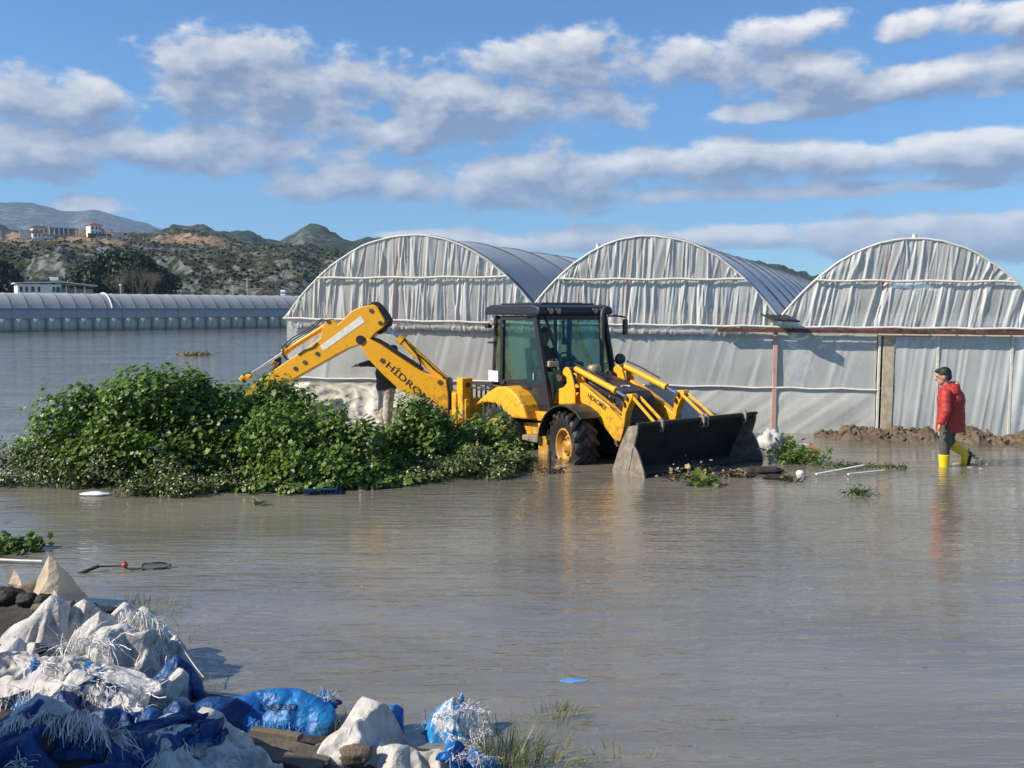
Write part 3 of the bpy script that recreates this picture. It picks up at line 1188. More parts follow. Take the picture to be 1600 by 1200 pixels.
# white villa with the two pale wings and dark gabled roof
h1 = house_at('villa', 74, HD, hz(380), 'white villa with dark pointed roofs in front of the other hilltop houses', rz=0.35, group='houses on the hilltop')
MB().box((-2.4, 2.5, 1.9), (4.2, 6, 4.8)).build('wall', 'white_render', h1)
MB().box((2.6, 3.2, 1.4), (4.6, 5.5, 3.8)).build('wall', 'white_render', h1)
r = hip_roof(h1, -2.4, 2.5, 4.35, 4.2, 6, 1.9, 'dark_roof_tile', 0.35)
r = hip_roof(h1, 2.6, 3.2, 3.35, 4.6, 5.5, 1.3, 'dark_roof_tile', 0.3)
for x, z in ((-3.3, 1.0), (-1.5, 1.0), (-3.3, 3.1), (-1.5, 3.1)):
    window(h1, x, z, 0.95, 1.35, -0.5)
for x in (1.3, 2.7, 4.1):
    window(h1, x, 1.4, 0.9, 1.3, 0.45)
# cream block with red roof above it
h2 = house_at('villa', 72, HD + 22, hz(364), 'cream two storey house with brown roof behind the white villa', rz=0.25, group='houses on the hilltop')
MB().box((0, 3, 1.2), (7.2, 6, 6.0)).build('wall', 'cream_render', h2)
hip_roof(h2, 0, 3, 4.25, 7.2, 6, 1.0, 'dark_roof_tile', 0.5)
MB().box((1.2, 3, 5.2), (0.7, 0.7, 1.2)).build('chimney', 'white_render', h2)
for x in (-2.2, 0.2, 2.3):
    window(h2, x, 2.4, 1.0, 1.3, 0.0)
# concrete frame under construction
h3 = house_at('unfinished_building', 107, HD + 25, hz(362.5), 'open concrete frame of an unfinished building on the hilltop', 'building', rz=0.2, group='houses on the hilltop')
W3 = 12.8
MB().box((0, 4, 3.55), (W3 + 0.6, 8, 0.45)).build('roof_slab', 'raw_concrete', h3)
MB().box((0, 4, -0.4), (W3 + 0.4, 8, 0.9)).build('floor_slab', 'raw_concrete', h3)
for k in range(7):
    MB().box((-W3 / 2 + k * W3 / 6, 0.3, 1.7), (0.45, 0.45, 3.3)).build('column', 'white_render' if k < 5 else 'raw_concrete', h3)
    MB().box((-W3 / 2 + k * W3 / 6, 7.4, 1.7), (0.45, 0.45, 3.3)).build('column', 'raw_concrete', h3)
MB().box((0, 5.0, 1.65), (W3 - 1.0, 0.2, 3.2)).build('infill_wall', 'raw_concrete', h3)
# white house with red tile roof, right
h4 = house_at('villa', 157, HD, hz(367.5), 'white two storey house with red tiled roof on the hilltop', rz=0.4, group='houses on the hilltop')
MB().box((0, 2.6, 1.6), (5.0, 5.2, 5.6)).build('wall', 'white_render', h4)
hip_roof(h4, 0, 2.6, 4.4, 5.0, 5.2, 1.4, 'roof_tile', 0.5)
for x in (-1.5, 0.2, 1.7):
    window(h4, x, 2.9, 0.85, 1.5, 0.0)
    window(h4, x, 0.6, 0.85, 1.4, 0.0)
MB().box((3.6, 3.5, 0.9), (2.2, 3.4, 4.2)).build('terrace', 'raw_concrete', h4)
# retaining walls
for nm, a, b, y0, y1, lab, mt in (('retaining_wall', 40, 60, 363, 374, 'cream retaining wall beside the red earth cutting', 'cream_render'),
                                  ('retaining_wall', 146, 183, 367.5, 371, 'dark roofed low wall under the red roofed house', 'dark_roof_tile'),
                                  ('retaining_wall', 182, 199, 366.5, 375, 'pale block wall right of the red roofed house', 'cream_render'),
                                  ('retaining_wall', 60, 110, 377.5, 381, 'long pale garden wall below the white villa', 'cream_render'),
                                  ('retaining_wall', 158, 184, 372, 377, 'grey concrete retaining wall on the slope below the red roofed house', 'raw_concrete')):
    dd = HD - (6 if y0 > 371 else 2)
    o = house_at(nm, (a + b) / 2, dd, hz(y1) - 1.2, lab, 'wall', rz=0.12)
    w = (b - a) * dd / FPX
    hh = (y1 - y0) * dd / FPX + 1.2
    o['kind'] = 'thing'
    MB().box((0, 0, hh / 2), (w, 0.6, hh)).build('wall', mt, o, bevel=0.05)
    MB().box((0, 0, hh + 0.06), (w + 0.2, 0.8, 0.12)).build('coping', 'raw_concrete', o)

# long white house at the foot of the hill
LD = 150.0
lh = house_at('bungalow', 91, LD, -0.34, 'long white flat roofed house behind the far greenhouse', 'house', rz=0.12)
sc = LD / FPX
MB().box((-2.4, 3.0, 3.3), (6.4, 6.0, 6.9)).build('wall', 'white_render', lh)
MB().box((3.5, 4.5, 3.0), (5.2, 4.0, 6.3)).build('wall', 'raw_concrete', lh)
V = [(-6.0, -0.6, 6.85), (0.9, -0.6, 7.15), (6.4, -0.2, 6.55), (6.4, 6.6, 6.55), (0.9, 6.6, 7.15), (-6.0, 6.6, 6.85)]
MB().add(V + [(x, y, z + 0.16) for x, y, z in V], [[5, 4, 1, 0], [4, 3, 2, 1], [6, 7, 10, 11], [7, 8, 9, 10], [0, 1, 7, 6], [1, 2, 8, 7], [2, 3, 9, 8], [3, 4, 10, 9], [4, 5, 11, 10], [5, 0, 6, 11]]).build('roof', 'white_render', lh)
for x, w in ((-5.1, 0.55), (-4.3, 0.5), (-3.4, 0.6), (-2.5, 0.5), (-0.3, 0.5), (0.35, 0.7)):
    window(lh, x, 5.95, w, 0.95, 0.0)
    window(lh, x, 3.0, w, 1.2, 0.0)
for x in (1.6, 3.0, 4.4):
    MB().box((x, 0.2, 3.1), (0.18, 0.18, 6.6)).build('porch_post', 'white_render', lh)
t = MB()
t.cyl((-0.4, -1.0, 5.05), (1.6, -1.0, 5.05), 0.42, n=14)
t.build('water_tank', 'tank_white', lh)
MB().box((0.6, -0.7, 4.5), (2.2, 1.0, 0.25)).build('tank_shelf', 'raw_concrete', lh)
t = MB()
t.cyl((-0.6, 1.5, 7.75), (0.6, 1.5, 7.75), 0.3, n=12)
t.build('roof_tank', 'tank_white', lh)
MB().box((-1.3, 1.2, 7.35), (1.4, 0.9, 0.06), Matrix.Rotation(R(35), 3, 'X')).build('solar_panel', 'window_glass', lh)


# ------------------------------------------------------------------ trees
def leaf_cloud(centers, radii, n, size, g, squash=1.0, up=0.25, shell=0.62):
    """n small leaf-clump faces spread through the outer volume of overlapping lobes."""
    centers = np.asarray(centers, float)
    radii = np.asarray(radii, float)
    w = radii[:, 0] * radii[:, 1] + radii[:, 0] * radii[:, 2]
    pick = g.choice(len(centers), n, p=w / w.sum())
    d = g.normal(size=(n, 3))
    d /= np.linalg.norm(d, axis=1, keepdims=True)
    rad = shell + (1 - shell) * g.random(n) ** 0.6
    rad *= 1 + 0.10 * g.normal(size=n)
    P = centers[pick] + d * radii[pick] * rad[:, None]
    N = d + g.normal(scale=0.55, size=(n, 3)) + np.array([0, 0, up])
    N /= np.linalg.norm(N, axis=1, keepdims=True)
    return P, N, pick


def frames(N, g):
    a = g.normal(size=N.shape)
    T = np.cross(N, a)
    T /= np.linalg.norm(T, axis=1, keepdims=True)
    B = np.cross(N, T)
    return T, B


def quads_from(P, N, size, g, name, mat, parent, tone=None):
    n = len(P)
    T, B = frames(N, g)
    s = size * g.uniform(0.55, 1.25, n)[:, None]
    V = np.stack([P - T * s * .5 - B * s * .35, P + T * s * .45 - B * s * .5 + N * s * .12, P + T * s * .55 + B * s * .4, P - T * s * .4 + B * s * .5 - N * s * .1], 1).reshape(-1, 3)
    Fq = np.arange(4 * n).reshape(n, 4)
    r = g.random(n) if tone is None else np.clip(tone + g.normal(scale=.18, size=n), 0, 1)
    return np_mesh(name, V, Fq, mat, parent, attr=np.repeat(r, 4))


make_leaf('pine_leaf', (0.018, 0.036, 0.014), (0.052, 0.085, 0.030), None, 0.6, 0.12)


def far_tree(name, px, d, ytop, wpx, label, n, seed, flat=0.8):
    g = np.random.default_rng(seed)
    x = (px - 800) / FPX * d
    top = zpix(ytop, d)
    rw = wpx / 2 * d / FPX
    o = empty(name, (x, d, -0.34), 0, label, 'tree', 'evergreen trees below the hill')
    hgt = top + 0.34
    mb = MB()
    mb.tube([(0, 0, 0), (0.2, 0, hgt * .3), (0, 0.1, hgt * .62)], 0.42, 8, 0.2)
    for k in range(5):
        a = k * 1.3
        mb.tube([(0.1, 0, hgt * .28), (rw * .35 * math.cos(a), rw * .35 * math.sin(a), hgt * .5), (rw * .6 * math.cos(a), rw * .6 * math.sin(a), hgt * .68)], 0.18, 6, 0.06)
    mb.build('trunk', 'bark', o)
    C = []
    Rr = []
    for k in range(70):
        a = g.uniform(0, 6.283)
        rr = math.sqrt(g.random()) * 0.86
        cx, cy = rr * rw * math.cos(a), rr * rw * 0.8 * math.sin(a)
        capz = hgt * (1 - 0.52 * rr ** 2.2)
        cz = g.uniform(hgt * 0.2, max(hgt * .25, capz - rw * .12))
        if g.random() < 0.6:
            cz = capz - rw * 0.14
        C.append((cx, cy, cz))
        q = rw * g.uniform(0.13, 0.24)
        Rr.append((q, q, q * flat))
    P, N, _ = leaf_cloud(C, Rr, n, 0.5, g, shell=0.7)
    P[:, 2] = np.maximum(P[:, 2], 0.6)
    quads_from(P, N, 0.55 * d / 200, g, 'crown', 'pine_leaf', o)
    return o


far_tree('pine_tree', 195, 185, 392, 168, 'broad dark green pine behind the long white house', 15000, 3)
far_tree('pine_tree', 8, 175, 409, 66, 'dark green pine at the left edge behind the far greenhouse', 7000, 4)


def bare_tree(name, px, d, ytop, wpx, label, seed, levels=5, stems=3):
    g = np.random.default_rng(seed)
    x = (px - 800) / FPX * d
    hgt = zpix(ytop, d) + 0.34
    rw = wpx / 2 * d / FPX
    o = empty(name, (x, d, -0.34), 0, label, 'tree', 'bare winter trees')
    trunk = MB()
    twigs = MB()

    def grow(p, dirv, ln, r, lv):
        q = p + dirv * ln
        mid = (p + q) / 2 + Vector(g.normal(scale=ln * .05, size=3))
        (trunk if lv <= 1 else twigs).tube([p, mid, q], r, 5 if lv < 3 else 3, r * .62)
        if lv >= levels:
            return
        for _ in range(3 if lv else 4):
            nd = (dirv + Vector((g.normal(scale=.46) * rw / hgt * 2.0, g.normal(scale=.4), g.normal(scale=.25) + .12))).normalized()
            grow(q, nd, ln * g.uniform(.6, .82), r * .6, lv + 1)

    for s in range(stems):
        grow(Vector(((s - (stems - 1) / 2) * rw * .3, g.uniform(-.4, .4), 0)), Vector(((s - (stems - 1) / 2) * .22, 0, 1)).normalized(), hgt * .27, 0.16, 0)
    trunk.build('trunk', 'bark', o, fix=False)
    twigs.build('crown', 'bare_twig', o, fix=False)


bare_tree('bare_tree', 216, 160, 404, 72, 'bare brown tree standing in front of the broad pine', 11, 5, 3)
bare_tree('bare_tree', 425, 165, 434, 46, 'small bare tree near the end of the far greenhouse', 12, 4, 3)

POLES = [(389, 150, 434, 'tall pale utility pole with cross arms near the bare bush'), (367, 150, 447, 'short pale pole left of the tall utility pole'),
         (66, HD - 40, 384, 'thin pale pole on the slope below the white villa'), (88, HD - 45, 383, 'thin pale pole right of the one below the white villa'),
         (173, HD - 20, 366, 'thin pole beside the retaining wall of the red roofed house'), (10, HD - 25, 362, 'thin pole at the left edge of the hilltop'),
         (208, HD - 20, 372, 'thin pole on the slope right of the block wall'), (230, HD - 20, 371, 'thin pole where the slope meets the rocky outcrop'),
         (192, 150, 446, 'slim lamp post in front of the bare tree')]
for k, (px, d, yt, lab) in enumerate(POLES):
    zt = zpix(yt, d)
    zb = -0.34 if d < 205 else hill_z(px, d) - 1.0
    zb = min(zb, zt - 4)
    o = empty('utility_pole', ((px - 800) / FPX * d, d, zb), 0, lab, 'pole', 'poles around the hill')
    r0 = 0.16 if d < 205 else 0.2
    MB().cyl((0, 0, 0), (0, 0, zt - zb), r0, r0 * .7, 8).build('shaft', 'pale_pole', o)
    if k == 0:
        MB().box((0, 0, zt - zb - 0.3), (1.5, 0.14, 0.14)).build('cross_arm', 'pale_pole', o)
        MB().box((0, 0, zt - zb - 1.4), (0.9, 0.14, 0.14)).build('cross_arm', 'pale_pole', o)
    if k == 8:
        MB().ell((0, 0, zt - zb), (0.25, 0.25, 0.2), 10, 6).build('lamp_head', 'tank_white', o)
MBW = MB()
o = empty('water_heater', ((444 - 800) / FPX * 140, 140, -0.3), 0, 'small white roof tank at the right end of the far greenhouse', 'tank')
zt = zpix(456, 140)
MB().cyl((-0.35, 0, zt + .3), (0.35, 0, zt + .3), 0.28, n=12).build('tank', 'tank_white', o)
MB().cyl((-0.35, 0, zt + .3 - 0.55), (0.35, 0, zt + .3 - 0.55), 0.22, n=12).build('tank', 'tank_white', o)
MB().box((0, 0, (zt - .3) / 2), (0.2, 0.2, zt - .3)).build('stand', 'raw_concrete', o)


# ------------------------------------------------------------------ mallow shrubs and water weed
make_leaf('mallow_leaf', (0.048, 0.098, 0.018), (0.195, 0.31, 0.055), (0.36, 0.37, 0.09), 0.42, 0.32)
make_leaf('weed_leaf', (0.045, 0.075, 0.020), (0.14, 0.19, 0.055), (0.40, 0.36, 0.14), 0.5, 0.25)
make_leaf('blossom_petal', (0.52, 0.50, 0.30), (0.78, 0.76, 0.62), None, 0.6, 0.3)
make_leaf('dry_leaf', (0.22, 0.17, 0.07), (0.42, 0.36, 0.16), None, 0.7, 0.2)

LOBED = np.array([(0, 0, 0)] + [((1.0 if k % 2 == 0 else 0.68) * math.cos(2 * math.pi * k / 10 + .31) * (0.92), (1.0 if k % 2 == 0 else 0.68) * math.sin(2 * math.pi * k / 10 + .31),
                                 (0.16 if k % 2 == 0 else 0.0)) for k in range(10)])
LOBED_F = np.array([[0, k + 1, (k + 1) % 10 + 1] for k in range(10)])
SPEAR = np.array([(0, -1, 0), (.34, -.2, .1), (.26, .5, .1), (0, 1.0, -.1), (-.26, .5, .1), (-.34, -.2, .1)])
SPEAR_F = np.array([[0, 1, 2], [0, 2, 3], [0, 3, 4], [0, 4, 5]])


def leaves(name, P, N, size, g, mat, parent, shape=LOBED, faces=LOBED_F, tone=None):
    n = len(P)
    T, B = frames(N, g)
    s = (size * g.uniform(0.35, 1.1, n) ** 1.0 * np.where(g.random(n) < .12, 1.55, 1.1))[:, None, None]
    k = len(shape)
    V = P[:, None, :] + s * (shape[None, :, 0:1] * T[:, None, :] + shape[None, :, 1:2] * B[:, None, :] + shape[None, :, 2:3] * N[:, None, :])
    Fq = (faces[None] + (np.arange(n) * k)[:, None, None]).reshape(-1, 3)
    r = g.random(n) if tone is None else np.clip(tone + g.normal(scale=.22, size=n), 0, 1)
    return np_mesh(name, V.reshape(-1, 3), Fq, mat, parent, attr=np.repeat(r, k))


def shrub(name, label, lobes, n, leaf, seed, cat='shrub', group='shrubs at the edge of the flood', mat='mallow_leaf', flowers=0, shape=LOBED, faces=LOBED_F,
          sprouts=14, fsize=0.011):
    g = np.random.default_rng(seed)
    C = []
    Rr = []
    for (px, py, Yd, rx, ry, rz) in lobes:
        c = atY(px, py, Yd)
        # break each lobe into smaller clumps so that the outline is uneven
        for k in range(9):
            d = g.normal(size=3)
            d /= np.linalg.norm(d)
            q = g.uniform(.42, .72)
            C.append((c.x + d[0] * rx * .55, c.y + d[1] * ry * .55, max(0.05, c.z + d[2] * rz * .55)))
            Rr.append((rx * q, ry * q, rz * q))
    C = np.array(C)
    Rr = np.array(Rr)
    base = Vector((float(C[:, 0].mean()), float(C[:, 1].mean()), 0))
    o = empty(name, base, 0, label, cat, group)
    P, N, _ = leaf_cloud(C, Rr, n, leaf, g, shell=0.45, up=0.55)
    # leaves turn towards the light
    N = N + np.array(sun_dir) * 0.55
    N /= np.linalg.norm(N, axis=1, keepdims=True)
    ex = []
    for _ in range(sprouts):
        j = g.integers(len(C))
        a = g.uniform(0, 6.28)
        b = C[j] + Rr[j] * np.array([.6 * math.cos(a), .6 * math.sin(a), .75])
        dv = np.array([.35 * math.cos(a), .2 * math.sin(a), .9])
        for t in range(5):
            ex.append(b + dv * (0.05 * t) + g.normal(scale=.03, size=3))
    ex = np.array(ex)
    NE = g.normal(size=ex.shape) + np.array([0, -.3, .9])
    NE /= np.linalg.norm(NE, axis=1, keepdims=True)
    P = np.concatenate([P, ex])
    N = np.concatenate([N, NE])
    keep = P[:, 2] > 0.01
    P, N = P[keep], N[keep]
    leaves('foliage', P - np.array(base), N, leaf, g, mat, o, shape, faces)
    if flowers:
        idx = g.choice(len(P), flowers)
        Pf = P[idx] + N[idx] * 0.02 + np.array([0, -0.03, 0.025])
        fl = quads_from(Pf - np.array(base), N[idx] + np.array([0, -.4, .3]), fsize * 2, g, 'blossom', 'blossom_petal', o)
        fl['kind'] = 'stuff'
    st = MB()
    for _ in range(22):
        j = g.integers(len(C))
        e = Vector(C[j]) - base
        f = Vector((e.x * .55 + g.normal() * .08, e.y * .5, -0.25))
        st.tube([f, (f + e) / 2 + Vector((0, 0, .05)), e], 0.012, 4, 0.006)
    so = st.build('stem', 'dry_stem', o, fix=False)
    so['kind'] = 'stuff'
    return o


mat_simple('dry_stem', (0.16, 0.13, 0.06), 0.8, var=0.4)
shrub('mallow_shrub', 'largest leafy green shrub standing alone at the left of the digger arm',
      [(118, 664, 12.8, .62, .7, .66), (180, 646, 12.9, .70, .8, .70), (250, 644, 13.0, .72, .8, .66), (322, 646, 13.0, .64, .8, .64), (92, 715, 12.5, .5, .5, .45),
       (165, 705, 12.2, .68, .5, .55), (245, 700, 12.2, .65, .5, .6), (320, 700, 12.5, .55, .5, .5), (70, 690, 12.9, .35, .4, .45), (290, 622, 13.1, .42, .5, .42), (215, 618, 13.1, .42, .5, .42), (150, 632, 13.0, .40, .5, .42), (350, 652, 13.2, .48, .6, .62), (372, 705, 12.8, .42, .4, .42), (345, 725, 12.4, .4, .35, .3)],
      22000, 0.041, 21)
shrub('mallow_shrub', 'green shrub rising in front of the digger stick end and hiding it',
      [(425, 635, 14.0, .45, .5, .55), (455, 648, 13.8, .42, .5, .50), (398, 660, 13.8, .45, .5, .55), (440, 680, 13.6, .5, .5, .5)], 6000, 0.040, 22)
shrub('mallow_shrub', 'bright green shrub in front of the crumpled white sheet, above the blue crate',
      [(455, 690, 12.2, .52, .5, .58), (505, 672, 12.4, .48, .5, .52), (556, 690, 12.4, .42, .5, .46), (430, 735, 11.9, .46, .4, .36), (500, 735, 11.8, .5, .4, .38),
       (560, 738, 11.9, .4, .4, .30), (408, 690, 12.4, .38, .4, .5)], 10500, 0.038, 23)
shrub('mallow_shrub', 'dark green shrub in front of the lower end of the lettered digger boom',
      [(652, 662, 13.3, .42, .45, .46), (700, 674, 13.5, .40, .45, .40), (622, 695, 13.1, .38, .4, .40), (672, 712, 12.9, .42, .4, .36), (610, 730, 12.7, .3, .3, .22), (722, 700, 13.3, .34, .4, .36)],
      8000, 0.038, 24)
shrub('mallow_shrub', 'low green shrub against the rear wheel of the digger',
      [(742, 684, 13.7, .34, .35, .36), (772, 690, 13.5, .38, .32, .40), (800, 704, 13.3, .26, .25, .26), (735, 722, 13.0, .36, .4, .26), (805, 722, 13.1, .26, .3, .22)], 4800, 0.036, 25)
WG = 'low flowering weeds standing in the water'
shrub('flowering_weed', 'yellowish flowering weeds at the left foot of the largest shrub', [(25, 728, 12.3, .42, .4, .34), (75, 738, 12.0, .42, .4, .30), (125, 742, 11.8, .4, .35, .28), (5, 755, 11.9, .4, .3, .18), (165, 735, 11.8, .35, .3, .3)],
      4200, 0.036, 31, 'weed', WG, 'weed_leaf', 420, SPEAR, SPEAR_F, 20)
shrub('flowering_weed', 'low weed patch with pale flowers in front of the largest shrub', [(225, 765, 11.3, .38, .3, .16), (290, 762, 11.3, .42, .3, .18), (345, 752, 11.6, .35, .3, .18), (255, 745, 11.7, .4, .3, .25)],
      3400, 0.036, 32, 'weed', WG, 'weed_leaf', 170, SPEAR, SPEAR_F, 16)
shrub('flowering_weed', 'pale flowering weed patch beside the digger step and lower body', [(700, 728, 12.5, .42, .35, .20), (755, 722, 12.7, .42, .35, .26), (812, 722, 12.9, .28, .25, .2), (660, 742, 12.2, .35, .3, .12), (780, 738, 12.4, .32, .3, .12)],
      4200, 0.034, 33, 'weed', WG, 'weed_leaf', 230, SPEAR, SPEAR_F, 16)
shrub('flowering_weed', 'low leafy weeds between the blue crate and the dark shrub', [(590, 752, 11.9, .3, .3, .12), (630, 748, 12.1, .3, .3, .12), (480, 760, 11.5, .4, .3, .12), (410, 758, 11.5, .35, .3, .12)],
      2200, 0.038, 34, 'weed', WG, 'mallow_leaf', 60, LOBED, LOBED_F, 6)


# ------------------------------------------------------------------ backhoe loader
def make_yellow():
    m, nt, out = material('digger_yellow')
    tc = nt.node('ShaderNodeTexCoord').outputs['Object']
    n1 = nt.noise(tc, 1.3, 4, 0.6)
    n2 = nt.noise(tc, 9.0, 7, 0.72)
    z = nt.sep(tc)[2]
    c = nt.mix(n1, (0.83, 0.37, 0.012), (0.93, 0.47, 0.02))
    # mud splashes: many low down, few higher up
    lowness = nt.step(z, 0.0, 1.2, 0.24, 0.0, False)
    df = nt.step(nt.math('ADD', n2, lowness), 0.57, 0.70)
    c = nt.mix(nt.math('MULTIPLY', df, 0.65), c, (0.24, 0.15, 0.06))
    sp = nt.noise(tc, 46.0, 2, 0.5)
    c = nt.mix(nt.math('MULTIPLY', nt.step(sp, 0.69, 0.74), 0.7), c, (0.12, 0.07, 0.03))
    p = nt.node('ShaderNodeBsdfPrincipled')
    nt.put(p.inputs['Base Color'], c)
    nt.put(p.inputs['Roughness'], nt.math('ADD', nt.math('MULTIPLY', n2, 0.35), 0.24))
    nt.put(p.inputs['Normal'], nt.bump(nt.noise(tc, 3.0, 3, 0.5), 0.08, 0.03))
    nt.l.new(p.outputs[0], out.inputs[0])
    MAT['digger_yellow'] = m


def make_glass(name, tint, refl=0.7):
    m, nt, out = material(name)
    tp = nt.node('ShaderNodeBsdfTransparent')
    tp.inputs[0].default_value = (*tint, 1)
    gl = nt.node('ShaderNodeBsdfGlossy')
    gl.inputs['Roughness'].default_value = 0.03
    fr = nt.node('ShaderNodeFresnel')
    fr.inputs[0].default_value = 1.5
    mx = nt.node('ShaderNodeMixShader')
    nt.put(mx.inputs[0], nt.math('MULTIPLY', fr.outputs[0], refl))
    nt.l.new(tp.outputs[0], mx.inputs[1])
    nt.l.new(gl.outputs[0], mx.inputs[2])
    nt.l.new(mx.outputs[0], out.inputs[0])
    MAT[name] = m


make_yellow()
make_glass('cab_glass', (0.68, 0.80, 0.74), 0.35)
mat_simple('black_paint', (0.016, 0.017, 0.020), 0.42, var=0.3, dirt=(0.10, 0.085, 0.06), dirt_amt=0.12, dirt_scale=4)
mat_simple('hood_black', (0.022, 0.024, 0.032), 0.5, var=0.25, dirt=(0.09, 0.08, 0.06), dirt_amt=0.08)
mat_simple('roof_navy', (0.014, 0.017, 0.028), 0.45, var=0.3, dirt=(0.10, 0.09, 0.07), dirt_amt=0.1)
mat_simple('black_rubber', (0.018, 0.017, 0.016), 0.55, var=0.4, scale=8, bump=0.3, bscale=30, dirt=(0.13, 0.105, 0.075), dirt_amt=0.35, dirt_scale=4)
mat_simple('hose_black', (0.014, 0.014, 0.015), 0.45, var=0.2)
mat_simple('chrome', (0.62, 0.63, 0.66), 0.12, metal=1.0, var=0.05)
mat_simple('bucket_steel', (0.030, 0.026, 0.024), 0.6, metal=0.2, var=0.5, scale=4, bump=0.4, bscale=14, dirt=(0.10, 0.08, 0.06), dirt_amt=0.15)
mat_simple('worn_steel', (0.30, 0.26, 0.21), 0.55, metal=0.35, var=0.4, scale=9, bump=0.4, dirt=(0.20, 0.155, 0.11), dirt_amt=0.5, dirt_scale=6)
mat_simple('pin_steel', (0.11, 0.075, 0.05), 0.6, metal=0.4, var=0.4)
mat_simple('decal_black', (0.02, 0.018, 0.018), 0.5, var=0.1)
mat_simple('decal_white', (0.82, 0.80, 0.72), 0.6, var=0.15, scale=14, dirt=(0.45, 0.42, 0.36), dirt_amt=0.15, dirt_scale=12)
mat_simple('lamp_lens', (0.36, 0.34, 0.29), 0.12, var=0.1)
mat_simple('amber_lens', (0.70, 0.42, 0.16), 0.2, var=0.1)
mat_simple('brass_cap', (0.30, 0.25, 0.155), 0.45, metal=0.2, var=0.15)
mat_simple('exhaust_steel', (0.075, 0.062, 0.055), 0.55, metal=0.4, var=0.3)
mat_simple('seat_cloth', (0.02, 0.021, 0.024), 0.85, var=0.3)
mat_simple('plate_white', (0.82, 0.80, 0.76), 0.6, var=0.05)

HEAD = R(35)
BF = Vector((math.sin(HEAD), -math.cos(HEAD), 0))
BL = Vector((math.cos(HEAD), math.sin(HEAD), 0))
BA = W(884, 719) - BF * 2.1 + BL * 0.95
BA.z = 0
dig = empty('backhoe_loader', BA, math.atan2(BF.y, BF.x), 'yellow backhoe loader with black cab and its front bucket lowered in the water', 'digger')


def pl(px, py, y):
    """Picture point on the plane local y -> local (x, z)."""
    p = on_plane(px, py, BA + BL * y, BL) - BA
    return p.dot(BF), p.z


def plx(px, py, x):
    p = on_plane(px, py, BA + BF * x, BF) - BA
    return p.dot(BL), p.z


def zz(pts, x0, y0, k):
    return [(x0 + a / k, y0 + b / k) for a, b in pts]


def side_prism(mb, pix, y_plane, y0, y1):
    prof = [pl(a, b, y_plane) for a, b in pix]
    return mb.prism(prof, y0, y1, lambda u, v, w: Vector((u, w, v)))


def solid(name, pix, yp, y0, y1, mat, parent=dig, bevel=0.012):
    return side_prism(MB(), pix, yp, y0, y1).build(name, mat, parent, bevel)


# --- chassis, sill, tank and steps -----------------------------------------------------
fx = 2.1
rx = 0.28
MB().box((1.25, 0.0, 0.32), (3.0, 0.75, 0.42)).build('chassis', 'black_paint', dig, 0.02)
solid('sill', zz([(935, 462), (1215, 480), (1210, 595), (955, 562)], 700, 580, 7.5), -0.80, -0.84, 0.80, 'digger_yellow')
tank_pix = zz([(800, 585), (1195, 612), (1212, 980), (1200, 1130), (1080, 1120), (1090, 840), (1100, 740), (870, 740)], 700, 580, 7.5)
solid('side_tank', tank_pix, -0.80, -0.86, -0.42, 'digger_yellow', bevel=0.02)
solid('side_tank', tank_pix, -0.80, 0.42, 0.86, 'digger_yellow', bevel=0.02)
solid('step', zz([(860, 735), (1100, 745), (1098, 835), (880, 790)], 700, 580, 7.5), -0.86, -0.95, -0.70, 'worn_steel')

# --- rear wings and wheels ----------------------------------------------------------------
wing_pix = zz([(332, 402), (400, 330), (500, 240), (590, 182), (690, 175), (760, 205), (840, 285), (905, 400), (955, 562), (800, 548), (722, 512), (660, 432), (590, 382),
               (490, 362), (420, 372)], 700, 580, 7.5)
solid('fender', wing_pix, -1.0, -1.06, -0.62, 'digger_yellow', bevel=0.035)
solid('fender', wing_pix, -1.0, 0.62, 1.06, 'digger_yellow', bevel=0.035)


